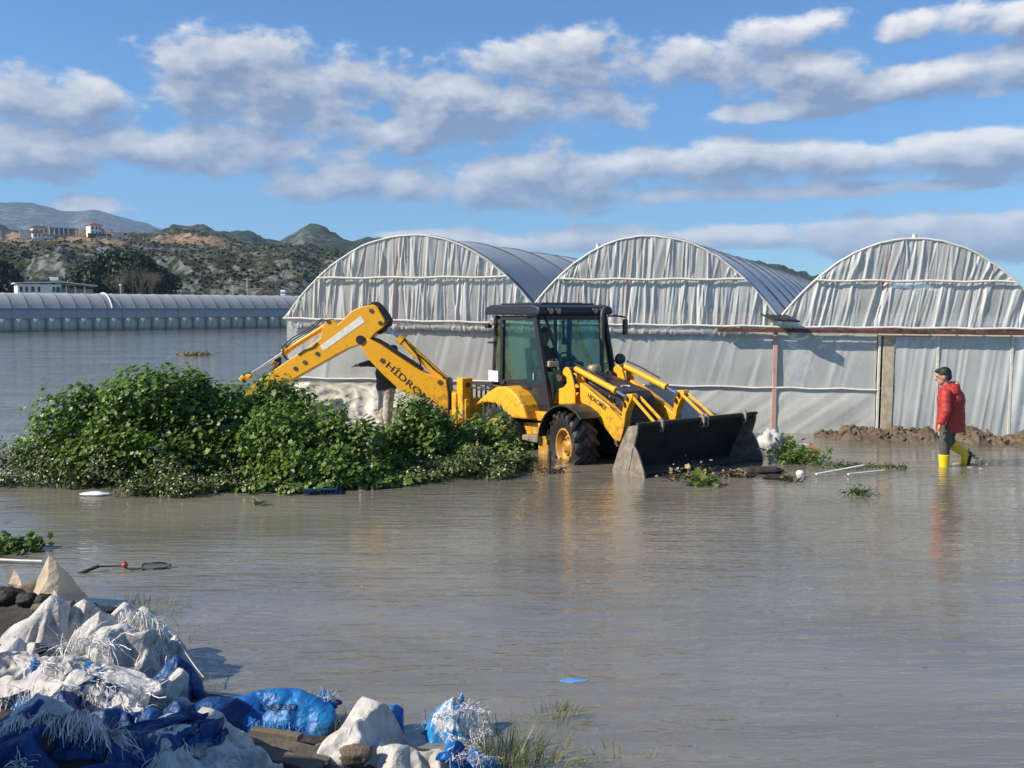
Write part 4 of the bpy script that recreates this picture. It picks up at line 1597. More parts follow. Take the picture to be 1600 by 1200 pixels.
def wheel(x, y, z, rt, w, rr, lugs, steer=0.0, label=None):
    wo = bpy.data.objects.new('wheel', None)
    link(wo, dig)
    wo.location = (x, y, z)
    wo.rotation_euler = (0, 0, steer)
    sgn = -1 if y < 0 else 1
    t = MB()
    hw = w / 2
    ri = rr
    prof = [(ri, -hw * .72), (ri + .03, -hw * .86), (rt * .80, -hw), (rt * .93, -hw * .94), (rt * .965, -hw * .6), (rt * .97, 0), (rt * .965, hw * .6), (rt * .93, hw * .94),
            (rt * .80, hw), (ri + .03, hw * .86), (ri, hw * .72), (ri, -hw * .72)]
    t.lathe(prof, (0, 0, 0), (0, 1, 0), 40)
    for k in range(lugs):
        a = 2 * math.pi * k / lugs
        for s in (-1, 1):
            a2 = a + (math.pi / lugs if s > 0 else 0)
            # chevron bar from shoulder to middle
            p0 = Vector((math.cos(a2) * rt * .955, s * hw * .98, math.sin(a2) * rt * .955))
            a3 = a2 + 0.9 * 2 * math.pi / lugs * 1.1
            p1 = Vector((math.cos(a3) * rt * .985, s * hw * .02, math.sin(a3) * rt * .985))
            t.bar(p0, p1, 0.052, 0.055, (p0 + p1).normalized())
            p2 = Vector((math.cos(a2 - .03) * rt * .84, s * hw * 1.0, math.sin(a2 - .03) * rt * .84))
            t.bar(p2, p0, 0.05, 0.035, (0, s, 0))
    t.build('tyre', 'black_rubber', wo, fix=False)
    r_ = MB()
    o = sgn
    r_.lathe([(rr + .005, hw * .80 * o), (rr - .012, hw * .86 * o), (rr - .03, hw * .78 * o), (rr - .04, hw * .40 * o), (rr * .72, hw * .24 * o), (rr * .60, hw * .32 * o), (rr * .34, hw * .30 * o),
              (rr * .32, hw * .52 * o), (0.0, hw * .56 * o)], (0, 0, 0), (0, 1, 0), 28)
    r_.lathe([(rr + .002, -hw * .8), (rr + .002, hw * .8)], (0, 0, 0), (0, 1, 0), 28)
    ro = r_.build('rim', 'digger_yellow', wo, fix=False)
    nb_ = MB()
    for k in range(8):
        a = 2 * math.pi * k / 8
        c = Vector((math.cos(a) * rr * .47, hw * .31 * o, math.sin(a) * rr * .47))
        nb_.cyl(c, c + Vector((0, .03 * o, 0)), .016, n=6)
    nb_.build('wheel_nuts', 'pin_steel', ro)['kind'] = 'stuff'
    return wo


wheel(fx, -0.82, 0.21, 0.55, 0.38, 0.285, 18, R(-13))
wheel(fx, 0.82, 0.21, 0.55, 0.38, 0.285, 18, R(-13))
wheel(rx, -0.84, 0.12, 0.66, 0.42, 0.36, 20)
wheel(rx, 0.84, 0.12, 0.66, 0.42, 0.36, 20)
MB().cyl((fx, -0.7, 0.21), (fx, 0.7, 0.21), 0.10, n=12).box((fx, 0, 0.22), (0.3, 0.5, 0.3)).build('front_axle', 'black_paint', dig)
MB().cyl((rx, -0.7, 0.12), (rx, 0.7, 0.12), 0.13, n=12).build('rear_axle', 'black_paint', dig)
# front mudguards: curved black strips over the tyres
for s in (-1, 1):
    mb = MB()
    path = []
    for k in range(11):
        a = R(172 - k * 12.5)
        path.append((fx + 0.66 * math.cos(a), 0.21 + 0.665 * math.sin(a)))
    outer = [(x, z) for x, z in path]
    inner = [(fx + (x - fx) * .955, 0.21 + (z - .21) * .955) for x, z in path]
    mb.prism(outer + inner[::-1], s * 0.62, s * 1.02, lambda u, v, w: Vector((u, w, v)))
    mb.build('mudguard', 'black_paint', dig, 0.008)

# --- hood, grille -----------------------------------------------------------------------
hp = [(1.05, 0.45), (2.70, 0.35), (2.78, 0.62), (2.74, 0.98), (2.62, 1.07), (1.9, 1.22), (1.25, 1.33), (1.05, 1.33)]
MB().prism(hp, -0.40, 0.40, lambda u, v, w: Vector((u, w * (1 - 0.10 * max(0, u - 1.2)), v))).build('hood', 'hood_black', dig, 0.035)
for k in range(9):
    MB().box((2.785 - 0.003 * k, 0, 0.42 + k * 0.063), (0.03, 0.60, 0.028), Matrix.Rotation(R(-18), 3, 'Y')).build('grille_slat', 'black_paint', dig, 0.004)
for s in (-1, 1):
    MB().box((2.0, s * 0.385, 0.80), (1.2, 0.06, 0.30), Matrix.Rotation(R(6), 3, 'Y')).build('engine_panel', 'digger_yellow', dig, 0.01)
    for k in range(4):
        MB().box((2.28 + .08 * k, s * 0.42, 0.98 - .015 * k), (0.025, 0.02, 0.16)).build('vent_slot', 'chrome', dig)

# --- loader towers, arms and cylinders --------------------------------------------------
lipx_, lipz_ = pl(996, 664, -1.0)
arm_z = [(545, 345), (700, 465), (850, 585), (936, 668), (952, 560), (985, 452), (1030, 450), (1042, 480), (1005, 560), (976, 640), (962, 760), (935, 870), (892, 948), (868, 880), (800, 790),
         (720, 692), (650, 612), (550, 522)]
tower_z = [(432, 228), (455, 198), (482, 202), (505, 240), (532, 330), (546, 420), (548, 540), (395, 545), (395, 400), (440, 385), (470, 345), (466, 292), (432, 262)]
for s in (-1, 1):
    ya, yb = (-0.60, -0.47) if s < 0 else (0.47, 0.60)
    la = solid('loader_arm', zz(arm_z, 820, 540, 6), -0.53, ya, yb, 'digger_yellow', bevel=0.014)
    to = solid('loader_tower', zz(tower_z, 820, 540, 6), -0.50, s * 0.46 - (0.05 if s > 0 else 0.0), s * 0.46 + (0.05 if s < 0 else 0.0), 'digger_yellow', bevel=0.01)
    to2 = solid('loader_tower', zz(tower_z, 820, 540, 6), -0.50, s * 0.64 - 0.03, s * 0.64 + 0.0, 'digger_yellow', bevel=0.01)

    def q(a, b):
        x, z = pl(820 + a / 6, 540 + b / 6, -0.53)
        return Vector((x, s * 0.53, z))

    for (a, b, r) in ((460, 228, .05), (510, 415, .04), (992, 490, .035), (968, 545, .035), (905, 905, .035), (372, 295, .07)):
        c = q(a, b)
        MB().cyl(c + Vector((0, -0.11, 0)), c + Vector((0, 0.11, 0)), r, n=14).build('pin', 'pin_steel', la)
    c0, c1, c2 = q(480, 235), q(850, 438), q(975, 515)
    d = (c1 - c0).normalized()
    up = Vector((0, 0, 0.03))
    cy = MB().cyl(c0 + up, c1 + up, 0.047, n=16).cyl(c1 + up - d * .05, c1 + up + d * .02, 0.056, n=16).build('lift_cylinder', 'digger_yellow', dig)
    MB().cyl(c1 + up, c2 + up, 0.026, n=12).build('piston_rod', 'chrome', cy)
    MB().tube([c0 + Vector((0, s * .03, .12)), c0 + d * .4 + Vector((0, s * .03, .13)), c0 + d * .8 + Vector((0, s * .03, .11))], 0.014, 6).build('hose', 'hose_black', cy)
    # tilt links down to the bucket
    for da in (-0.07, 0.07):
        l0 = q(1035, 500) + Vector((0, da - s * .03, 0.02))
        l1 = Vector((lipx_ - .03, s * 0.53 + da * 1.2, lipz_ - .02))
        MB().bar(l0, l1, 0.024, 0.045).build('tilt_link', 'digger_yellow', dig, 0.006)
    # under-arm hoses and grab rail
    MB().tube([q(560, 560), q(600, 600), q(600, 640)], 0.018, 6).build('hose', 'hose_black', dig)
    MB().tube([q(640, 640), q(690, 660), q(715, 700), q(690, 720)], 0.016, 6).build('hose', 'hose_black', dig)
MB().cyl((3.02, -0.5, 0.36), (3.02, 0.5, 0.36), 0.06, n=12).build('cross_tube', 'digger_yellow', dig)

# --- front bucket ------------------------------------------------------------------------
YB0, YB1 = -1.00, 1.52
bk = bpy.data.objects.new('bucket', None)
link(bk, dig)


def bq(a, b):
    return pl(930 + a / 5.517, 560 + b / 5.517, YB0)


side_z = [(285, 588), (365, 575), (358, 650), (332, 755), (372, 832), (418, 985), (425, 1045), (140, 1010), (150, 950), (215, 740)]
shell_z = [(365, 575), (285, 590), (215, 740), (150, 950), (140, 1010), (425, 1045)]
outer = [bq(*p) for p in shell_z]
cx_ = sum(p[0] for p in outer) / len(outer) + 0.15
cz_ = sum(p[1] for p in outer) / len(outer)
inner = []
for i, p in enumerate(outer):
    v = Vector((cx_ - p[0], cz_ - p[1]))
    if i == 0:
        v = Vector((0, -1))
    if i == len(outer) - 1:
        v = Vector((0, 1))
    v = v.normalized() * 0.035
    inner.append((p[0] + v.x, p[1] + v.y))
MB().prism(outer + inner[::-1], YB0 + 0.031, YB1 - 0.031, lambda u, v, w: Vector((u, w, v))).build('shell', 'bucket_steel', bk, 0.004)
for y0, y1 in ((YB0, YB0 + 0.03), (YB1 - 0.03, YB1)):
    sp = MB().prism([bq(*p) for p in side_z], y0, y1, lambda u, v, w: Vector((u, w, v))).build('side_plate', 'worn_steel', bk, 0.005)
    a, b = bq(325, 762), bq(290, 960)
    MB().bar((a[0], (y0 + y1) / 2, a[1]), (b[0], (y0 + y1) / 2, b[1]), 0.05, 0.02, (1, 0, 0)).build('wear_strip', 'worn_steel', sp)
lip = bq(365, 575)
MB().box((lip[0] - 0.01, (YB0 + YB1) / 2, lip[1] + 0.008), (0.07, YB1 - YB0, 0.035)).build('top_lip', 'bucket_steel', bk, 0.006)
for px_ in (1031, 1095, 1101, 1160):
    yy = plx(px_, 660, lip[0])[0]
    h_ = MB()
    prof = [(-.05, .03), (-.03, .075), (.02, .075), (.055, .03), (.06, -.04), (.045, -.11), (.01, -.135), (-.02, -.11), (-.025, -.05)]
    h_.prism([(lip[0] + u + .02, lip[1] + v) for u, v in prof], yy - .016, yy + .016, lambda u, v, w: Vector((u, w, v)))
    hk = h_.build('lifting_eye', 'worn_steel', bk, 0.006)
    MB().cyl((lip[0] + .035, yy - .02, lip[1] - .075), (lip[0] + .035, yy + .02, lip[1] - .075), 0.022, n=10).build('eye_hole', 'bucket_steel', hk)
for s in (-1, 1):
    xb = min(outer[1][0], outer[2][0]) - 0.02
    MB().prism([(3.05, .28), (3.12, .58), (xb, .62), (xb - .04, .22), (3.3, .1)], s * 0.53 - .09, s * 0.53 + .09, lambda u, v, w: Vector((u, w, v))).build('hinge_bracket', 'bucket_steel', bk, 0.01)

# --- cab ----------------------------------------------------------------------------------
cab = bpy.data.objects.new('cab', None)
link(cab, dig)
YC = 0.74


def cpt(px, py, y=-YC):
    x, z = pl(px, py, y)
    return x, z


RFt, RFb = (1.02, 2.24), (1.42, 0.70)      # front corner, top and bottom (x, z)
RRt, RRb = (-0.26, 2.24), (-0.30, 1.00)
BPt, BPb = (0.06, 2.24), (0.04, 1.02)
for s in (-1, 1):
    y = s * YC
    MB().bar((RFt[0], y, RFt[1]), (RFb[0], y, RFb[1]), 0.07, 0.10, (1, 0, 0)).build('front_pillar', 'black_paint', cab, 0.012)
    MB().bar((BPt[0], y, BPt[1]), (BPb[0], y, BPb[1]), 0.06, 0.085, (1, 0, 0)).build('middle_pillar', 'black_paint', cab, 0.01)
    MB().bar((RRt[0], s * 0.66, RRt[1]), (RRb[0], s * 0.70, RRb[1]), 0.05, 0.06, (1, 0, 0)).build('rear_pillar', 'black_paint', cab, 0.01)
    # windscreen post, inside the front corner, leaning to the hood
    MB().bar((1.10, s * 0.60, 2.22), (1.34, s * 0.42, 1.30), 0.035, 0.045, (1, 0, 0)).build('windscreen_post', 'black_paint', cab, 0.006)
    # door: lower skin plus panes
    dr = MB().prism([(0.30, 0.98), (0.62, 0.80), (0.80, 0.66), (1.38, 0.66), (1.345, 0.98), (1.30, 1.10), (0.09, 1.10), (0.09, 1.02)], y - 0.012, y + 0.012, lambda u, v, w: Vector((u, w, v))).build('door', 'black_paint', cab, 0.004)
    MB().prism([(0.11, 1.11), (1.28, 1.11), (1.02, 2.16), (0.12, 2.16)], y - 0.006, y + 0.006, lambda u, v, w: Vector((u, w, v))).build('pane', 'cab_glass', dr)
    MB().tube([(0.72, y + s * .012, 1.02), (0.72, y + s * .06, 1.04), (0.92, y + s * .06, 1.04), (0.92, y + s * .012, 1.02)], 0.012, 6).build('handle', 'black_paint', dr)
    MB().bar((0.06, y, 1.105), (1.32, y, 1.105), 0.045, 0.04).build('door_rail', 'black_paint', dr, 0.005)
    MB().bar((0.06, y, 2.19), (1.05, y, 2.19), 0.05, 0.06).build('top_rail', 'black_paint', cab, 0.006)
    MB().prism([(-0.24, 1.04), (0.02, 1.06), (0.03, 2.18), (-0.22, 2.18)], y * .97 - 0.005, y * .97 + 0.005, lambda u, v, w: Vector((u, w, v))).build('quarter_pane', 'cab_glass', cab)
    # hinges and the ribbed louvre under the quarter glass
    for zh in (2.06, 1.07):
        MB().box((0.10, y + s * .035, zh), (0.14, 0.035, 0.06)).build('hinge', 'black_paint', cab, 0.01)
    for k in range(4):
        MB().box((-0.17, y * .93 + s * .01 * (k % 2), 0.99 - k * .055), (0.32, 0.10, 0.04)).build('louvre', 'black_rubber', cab, 0.012)
# windscreen, lower front panes, rear window
MB().add([(1.36, -0.44, 1.33), (1.36, 0.44, 1.33), (1.09, 0.62, 2.20), (1.09, -0.62, 2.20)] + [(1.352, -0.44, 1.33), (1.352, 0.44, 1.33), (1.082, 0.62, 2.20), (1.082, -0.62, 2.20)],
         [[0, 1, 2, 3], [7, 6, 5, 4], [0, 4, 5, 1], [1, 5, 6, 2], [2, 6, 7, 3], [3, 7, 4, 0]]).build('windscreen', 'cab_glass', cab)
for s in (-1, 1):
    MB().add([(1.04, s * .71, 2.16), (1.10, s * .62, 2.16), (1.36, s * .45, 1.32), (1.42, s * .45, 0.72), (1.43, s * .70, 0.72)] + [(1.032, s * .71, 2.16), (1.092, s * .62, 2.16), (1.352, s * .45, 1.32), (1.412, s * .45, 0.72), (1.422, s * .70, 0.72)],
             [[0, 1, 2], [0, 2, 3, 4], [7, 6, 5], [9, 8, 7, 5], [0, 5, 6, 1], [1, 6, 7, 2], [2, 7, 8, 3], [3, 8, 9, 4], [4, 9, 5, 0]]).build('front_quarter_pane', 'cab_glass', cab)
MB().box((-0.27, 0, 1.62), (0.012, 1.28, 1.06)).build('rear_pane', 'cab_glass', cab)
MB().box((-0.27, 0, 2.20), (0.06, 1.36, 0.07)).build('rear_rail', 'black_paint', cab, 0.01)
MB().box((-0.29, 0, 1.02), (0.06, 1.36, 0.12)).build('rear_rail', 'black_paint', cab, 0.01)
MB().box((1.06, 0, 2.21), (0.07, 1.40, 0.08)).build('front_rail', 'black_paint', cab, 0.01)
MB().box((0.5, 0, 0.72), (1.6, 1.40, 0.08)).build('floor', 'black_paint', cab)
MB().box((-0.1, 0, 0.86), (0.35, 1.30, 0.28)).build('rear_bulkhead', 'black_paint', cab, 0.02)
rf = MB().prism([(-0.44, 2.25), (1.17, 2.25), (1.20, 2.30), (1.17, 2.385), (1.0, 2.425), (-0.25, 2.425), (-0.42, 2.37)], -0.80, 0.80, lambda u, v, w: Vector((u, w, v))).build('roof', 'roof_navy', cab, 0.035)
MB().box((0.35, 0, 2.437), (1.2, 1.15, 0.03)).build('roof_panel', 'roof_navy', rf, 0.012)
for k in range(3):
    MB().box((0.4, -0.36 + k * .36, 2.455), (0.9, 0.05, 0.02)).build('roof_rib', 'roof_navy', rf, 0.006)
for y in (-0.56, -0.40, 0.40, 0.56):
    wl = MB().lathe([(0.0, -.02), (.06, -.02), (.066, .03), (.052, .034)], (1.175, y, 2.325), (1, 0, -.1), 16).build('work_light', 'black_paint', rf)
    MB().lathe([(.052, .030), (.03, .038), (0, .04)], (1.175, y, 2.325), (1, 0, -.1), 16).build('lens', 'lamp_lens', wl)
# interior
st = MB()
st.box((0.35, 0.0, 1.02), (0.50, 0.48, 0.14))
st.box((0.08, 0.0, 1.36), (0.14, 0.46, 0.62), Matrix.Rotation(R(-8), 3, 'Y'))
st.box((0.03, 0.0, 1.74), (0.10, 0.26, 0.18))
st.cyl((0.35, 0, 0.76), (0.35, 0, 0.98), 0.14)
st.build('seat', 'seat_cloth', cab, 0.04)
MB().box((1.12, 0.0, 1.14), (0.24, 0.36, 0.62), Matrix.Rotation(R(-14), 3, 'Y')).build('dash', 'seat_cloth', cab, 0.03)
MB().box((1.05, -0.10, 1.48), (0.10, 0.30, 0.14)).build('instrument_pod', 'seat_cloth', cab, 0.03)
swp = []
for k in range(25):
    a = 2 * math.pi * k / 24
    v = Vector((0, math.cos(a) * .19, math.sin(a) * .19))
    swp.append(Matrix.Rotation(R(-38), 3, 'Y') @ v + Vector((0.93, 0.03, 1.45)))
sw = MB().tube(swp, 0.016, 7)
cc = Vector((0.93, 0.03, 1.45))
for k in (4, 12, 20):
    sw.tube([cc, swp[k]], 0.012, 5)
sw.cyl(cc, (1.08, 0.0, 1.28), 0.025)
sw.build('steering_wheel', 'hose_black', cab)
MB().tube([(1.02, -0.16, 2.16), (1.0, -0.14, 1.98), (0.98, -0.10, 1.80)], 0.022, 6).box((0.99, -0.06, 1.80), (0.03, 0.20, 0.10)).build('inner_mirror', 'hose_black', cab)
# things hung on the cab
for s in (-1, 1):
    ml = MB().tube([(1.12, s * .74, 2.23), (1.20, s * .88, 2.235), (1.22, s * 1.06, 2.21)], 0.016, 6).build('mirror_arm', 'black_paint', cab)
    if s > 0:
        MB().box((1.22, s * 1.06, 2.04), (0.06, 0.13, 0.28), Matrix.Rotation(R(20), 3, 'Z')).build('mirror', 'black_paint', ml, 0.025)
il = MB().lathe([(0, -.05), (.05, -.045), (.075, .0), (.07, .06), (.0, .062)], (1.42, -0.70, 1.47), (1, -.25, -.1), 16).build('indicator_lamp', 'black_paint', cab)
il.scale = (1, 1, 1)
MB().box((1.47, -0.72, 1.465), (0.05, 0.20, 0.095), Matrix.Rotation(R(-12), 3, 'Z')).build('lens', 'lamp_lens', il, 0.02)
MB().box((1.495, -0.81, 1.465), (0.035, 0.05, 0.09), Matrix.Rotation(R(-12), 3, 'Z')).build('amber_lens', 'amber_lens', il, 0.012)
MB().bar((1.24, -0.74, 1.42), (1.42, -0.72, 1.455), 0.03, 0.03).build('lamp_bracket', 'black_paint', il)
il = MB().lathe([(0, -.06), (.06, -.05), (.095, .0), (.09, .05), (.07, .055)], (1.46, 0.72, 1.50), (1, -.2, 0), 18).build('indicator_lamp', 'black_paint', cab)
MB().lathe([(.07, .05), (.0, .06)], (1.46, 0.72, 1.50), (1, -.2, 0), 18).build('lens', 'window_glass', il)
MB().bar((1.26, 0.74, 1.45), (1.42, 0.73, 1.48), 0.03, 0.03).build('lamp_bracket', 'black_paint', il)
rl = MB().lathe([(0, -.05), (.05, -.04), (.06, .02), (.05, .03)], (-0.18, -0.80, 2.13), (.2, -1, 0), 14).build('rear_lamp', 'plate_white', cab)
rl2 = MB().box((-0.34, -0.78, 2.06), (0.12, 0.10, 0.09)).build('rear_lamp', 'black_paint', cab, 0.02)
MB().box((-0.30, -0.76, 1.76), (0.16, 0.04, 0.035)).build('latch', 'black_paint', cab, 0.01)
MB().box((-0.20, -0.765, 1.17), (0.30, 0.012, 0.19)).build('number_plate', 'plate_white', cab)
MB().box((0.98, -0.70, 1.23), (0.012, 0.12, 0.11)).build('paper_note', 'plate_white', cab)
# exhaust and air cleaner on the hood
MB().tube([(1.46, 0.33, 1.26), (1.46, 0.33, 1.7), (1.45, 0.33, 2.20), (1.44, 0.35, 2.30), (1.42, 0.42, 2.37)], 0.038, 12).build('exhaust_pipe', 'exhaust_steel', dig)
MB().cyl((1.86, -0.18, 1.18), (1.86, -0.18, 1.32), 0.055, n=14).lathe([(0, 0), (.10, 0), (.11, .03), (.11, .11), (.085, .14), (0, .15)], (1.86, -0.18, 1.31), (0, 0, 1), 20).build('air_cleaner', 'brass_cap', dig)

# --- rear frame, stabiliser legs ------------------------------------------------------------
MB().box((-0.85, 0.0, 0.45), (0.20, 2.0, 0.55)).build('rear_frame', 'digger_yellow', dig, 0.015)
for s in (-1, 1):
    yy = -0.93 if s < 0 else 0.90
    lg_ = MB().box((-0.90, yy, 0.48), (0.20, 0.22, 1.24)).build('stabiliser', 'digger_yellow', dig, 0.012)
    MB().cyl((-0.79, yy, 0.98), (-0.775, yy, 0.98), 0.045, n=12).build('pin', 'pin_steel', lg_)
    MB().box((-0.90, yy, -0.1), (0.14, 0.16, 0.30)).build('inner_leg', 'chrome', lg_)
for k in range(5):
    MB().tube([(-0.70, -0.5 - .1 * k, 0.75), (-0.62, -0.55 - .1 * k, 0.95 + .04 * (k % 2)), (-0.45, -0.5 - .08 * k, 0.9)], 0.02, 6).build('hose', 'hose_black', dig)

# --- backhoe arm ---------------------------------------------------------------------------
KP = BA + BF * -1.12 + BL * -0.95
AD = Vector((-0.98, 0.20, 0)).normalized()
AN = Vector((AD.y, -AD.x, 0))
if AN.y > 0:
    AN = -AN                                  # the side of the arm that faces the camera
DI = (Matrix.Rotation(dig.rotation_euler.z, 4, 'Z'))
DI.translation = BA
DInv = DI.inverted()


def ap(px, py, off=0.0):
    """Picture point on the arm's plane -> digger local point, off metres towards the camera."""
    return DInv @ (on_plane(px, py, KP, AN) + AN * off)


def arm_solid(name, pix, o0, o1, mat, parent=dig, bevel=0.012):
    a = [ap(x, y, o0) for x, y in pix]
    b = [ap(x, y, o1) for x, y in pix]
    n = len(pix)
    V = a + b
    Fc = [list(range(n)), list(range(n, 2 * n))[::-1]] + [[i, n + i, n + (i + 1) % n, (i + 1) % n] for i in range(n)]
    return MB().add(V, Fc).build(name, mat, parent, bevel)


boom_z = zz([(40, 490), (70, 440), (110, 415), (150, 425), (240, 475), (380, 570), (560, 690), (650, 740), (800, 780), (840, 795), (862, 960), (858, 1100), (840, 1190), (720, 1015), (600, 965),
             (410, 895), (250, 745), (130, 620), (60, 510)], 560, 460, 6)
boom = arm_solid('boom', boom_z, -0.13, 0.13, 'digger_yellow', bevel=0.014)
stick_z = zz([(1335, 112), (1385, 100), (1425, 125), (1500, 260), (1490, 325), (1405, 385), (1335, 465), (1290, 507), (1250, 500), (1130, 540), (1000, 612), (610, 832), (330, 985), (180, 1060),
              (90, 985), (250, 850), (412, 742), (560, 640), (700, 552), (860, 432), (890, 300), (930, 250), (975, 262), (1030, 300), (1110, 225), (1180, 160), (1260, 125)], 370, 460, 6.4)
stick = arm_solid('stick', stick_z, -0.11, 0.11, 'digger_yellow', bevel=0.014)
# dark hose guard along the boom's top edge and the back of the elbow
def arm_tube(name, pix, off, r, mat, parent, n=8):
    return MB().tube([ap(x, y, off) for x, y in pix], r, n).build(name, mat, parent)


for off in (-0.06, 0.0, 0.06):
    arm_tube('hose', zz([(120, 410), (180, 425), (260, 470), (330, 520), (390, 560), (470, 610), (560, 668), (600, 705)], 560, 460, 6), off, 0.022, 'hose_black', boom)
    arm_tube('hose', zz([(100, 108), (130, 85), (170, 82), (215, 120), (260, 180), (298, 245), (290, 285), (240, 330), (190, 365)], 560, 460, 6), off - 0.02, 0.030, 'hose_black', stick)
arm_solid('back_plate', zz([(800, 772), (850, 782), (866, 800), (874, 1000), (866, 1110), (850, 1110), (850, 960), (832, 805)], 560, 460, 6), -0.14, 0.12, 'black_paint', boom, 0.004)


def arm_pin(px, py, r, parent, off=0.14, mat='pin_steel'):
    MB().cyl(ap(px, py, -off), ap(px, py, off), r, n=14).build('pin', mat, parent)


for (x, y) in zz([(1365, 163), (1455, 285), (830, 590), (705, 675), (612, 737), (938, 268)], 370, 460, 6.4):
    arm_pin(x, y, 0.04, stick, 0.125)
arm_pin(370 + 1262 / 6.4, 460 + 452 / 6.4, 0.085, stick, 0.15, 'black_paint')
for (x, y) in zz([(247, 615), (783, 818)], 560, 460, 6):
    arm_pin(x, y, 0.045, boom, 0.145)
# white data board on the stick
arm_solid('decal', zz([(855, 515), (1262, 216), (1300, 275), (890, 562)], 370, 460, 6.4), 0.1115, 0.1145, 'decal_white', stick, 0)


def arm_cyl(name, p0, p1, p2, r, rr, off, parent):
    a, b, c = ap(*p0, off), ap(*p1, off), ap(*p2, off)
    d = (b - a).normalized()
    o = MB().cyl(a, b, r, n=16).cyl(b - d * .09, b + d * .015, r * 1.2, n=16).cyl(a - d * .05, a + d * .03, r * 1.1, n=16).build(name, 'digger_yellow', parent)
    MB().cyl(b, c, rr, n=12).build('piston_rod', 'chrome', o)
    return o


bcyl = arm_cyl('bucket_cylinder', (370 + 935 / 6.4, 460 + 285 / 6.4), (370 + 475 / 6.4, 460 + 575 / 6.4), (370 + 125 / 6.4, 460 + 805 / 6.4), 0.058, 0.026, 0.0, dig)
ccyl = arm_cyl('boom_cylinder', (560 + 800 / 6, 460 + 790 / 6), (560 + 385 / 6, 460 + 410 / 6), (560 + 235 / 6, 460 + 265 / 6), 0.075, 0.036, 0.0, dig)
arm_solid('rod_eye', zz([(20, 845), (60, 805), (150, 795), (165, 815), (100, 862), (50, 880)], 370, 460, 6.4), -0.05, 0.05, 'digger_yellow', bcyl, 0.02)
for off, dy in ((0.07, 0), (0.03, 22)):
    arm_tube('hose', zz([(905, 262), (860, 248), (800, 290 + dy), (680, 370 + dy), (560, 440 + dy), (480, 520 + dy), (470, 590), (510, 645), (580, 662), (640, 625)], 370, 460, 6.4), off, 0.013, 'hose_black', stick, 6)
arm_tube('hose', zz([(640, 600), (700, 555), (790, 525), (830, 480)], 370, 460, 6.4), 0.12, 0.012, 'hose_black', stick, 6)
arm_tube('hose', zz([(440, 415), (500, 490), (560, 560), (590, 620), (605, 700)], 560, 460, 6), 0.09, 0.014, 'hose_black', boom, 6)
arm_tube('hose', zz([(570, 560), (640, 620), (720, 700), (790, 750), (810, 770)], 560, 460, 6), 0.085, 0.013, 'hose_black', boom, 6)
# swing casting between frame and boom foot
kpl = DInv @ KP
MB().box((kpl.x + 0.02, kpl.y + 0.02, 0.45), (0.26, 0.30, 0.75)).cyl((kpl.x - .05, kpl.y, 0.1), (kpl.x - .05, kpl.y, 0.85), 0.13).build('swing_post', 'digger_yellow', dig, 0.02)
f0 = ap(560 + 850 / 6, 460 + 1100 / 6, 0)
MB().bar((kpl.x, kpl.y, 0.35), f0 + Vector((0, 0, -.15)), 0.22, 0.35).build('swing_arm', 'digger_yellow', dig, 0.02)


def lettering(text, parent, origin, ux, uy, normal, height, width, mat='decal_black', thick=0.003, name='lettering', bold=0.0):
    """Raised letters laid on a surface: origin is the lower left corner, ux and uy the local axes."""
    cu = bpy.data.curves.new(name, 'FONT')
    cu.body = text
    cu.size = 1.0
    cu.extrude = 0.002
    cu.offset = bold
    cu.resolution_u = 4
    tmp = bpy.data.objects.new('tmp', cu)
    COL.objects.link(tmp)
    dg = bpy.context.evaluated_depsgraph_get()
    me = bpy.data.meshes.new_from_object(tmp.evaluated_get(dg))
    bpy.data.objects.remove(tmp, do_unlink=True)
    co = np.empty(len(me.vertices) * 3)
    me.vertices.foreach_get('co', co)
    co = co.reshape(-1, 3)
    w0, w1 = co[:, 0].min(), co[:, 0].max()
    h0, h1 = 0.0, 0.72
    X = (co[:, 0] - w0) / (w1 - w0) * width
    Yv = (co[:, 1] - h0) / (h1 - h0) * height
    Z = np.where(co[:, 2] > 0, thick, 0.0005)
    ux, uy, nr = Vector(ux).normalized(), Vector(uy).normalized(), Vector(normal).normalized()
    V = np.array([list(Vector(origin) + ux * x + uy * y + nr * z) for x, y, z in zip(X, Yv, Z)])
    me.vertices.foreach_set('co', V.astype(np.float32).ravel())
    me.materials.clear()
    me.materials.append(MAT[mat])
    me.update()
    o = bpy.data.objects.new(name, me)
    link(o, parent)
    return o


a0 = ap(560 + 275 / 6, 460 + 672 / 6, 0.131)
a1 = ap(560 + 690 / 6, 460 + 1040 / 6, 0.131)
uxx = (a1 - a0).normalized()
nn_ = (DInv.to_3x3() @ AN).normalized()
uyy = nn_.cross(uxx)
if uyy.z < 0:
    uyy = -uyy
lettering('H\u0130DROMEK', boom, a0, uxx, uyy, nn_, 0.125, (a1 - a0).length * 1.22, bold=0.012)


def aq(a, b):
    x, z = pl(820 + a / 6, 540 + b / 6, -0.60)
    return Vector((x, -0.6015, z))


b0, b1 = aq(590, 448), aq(765, 580)
uxx = (b1 - b0).normalized()
uyy = Vector((0, -1, 0)).cross(uxx)
if uyy.z < 0:
    uyy = -uyy
lettering('HIDROMEK', dig, b0 - uyy * 0.055 + uxx * 0.02, uxx, uyy, (0, -1, 0), 0.075, (b1 - b0).length, bold=0.012)
for k, (o0, o1) in enumerate((((610, 405), (905, 655)), ((800, 575), (912, 690)))):
    e0, e1 = aq(*o0), aq(*o1)
    MB().bar(e0 + Vector((0, -.001, 0)), e1 + Vector((0, -.001, 0)), 0.004, 0.010, (0, 0, 1)).build('stripe', 'decal_black', dig)
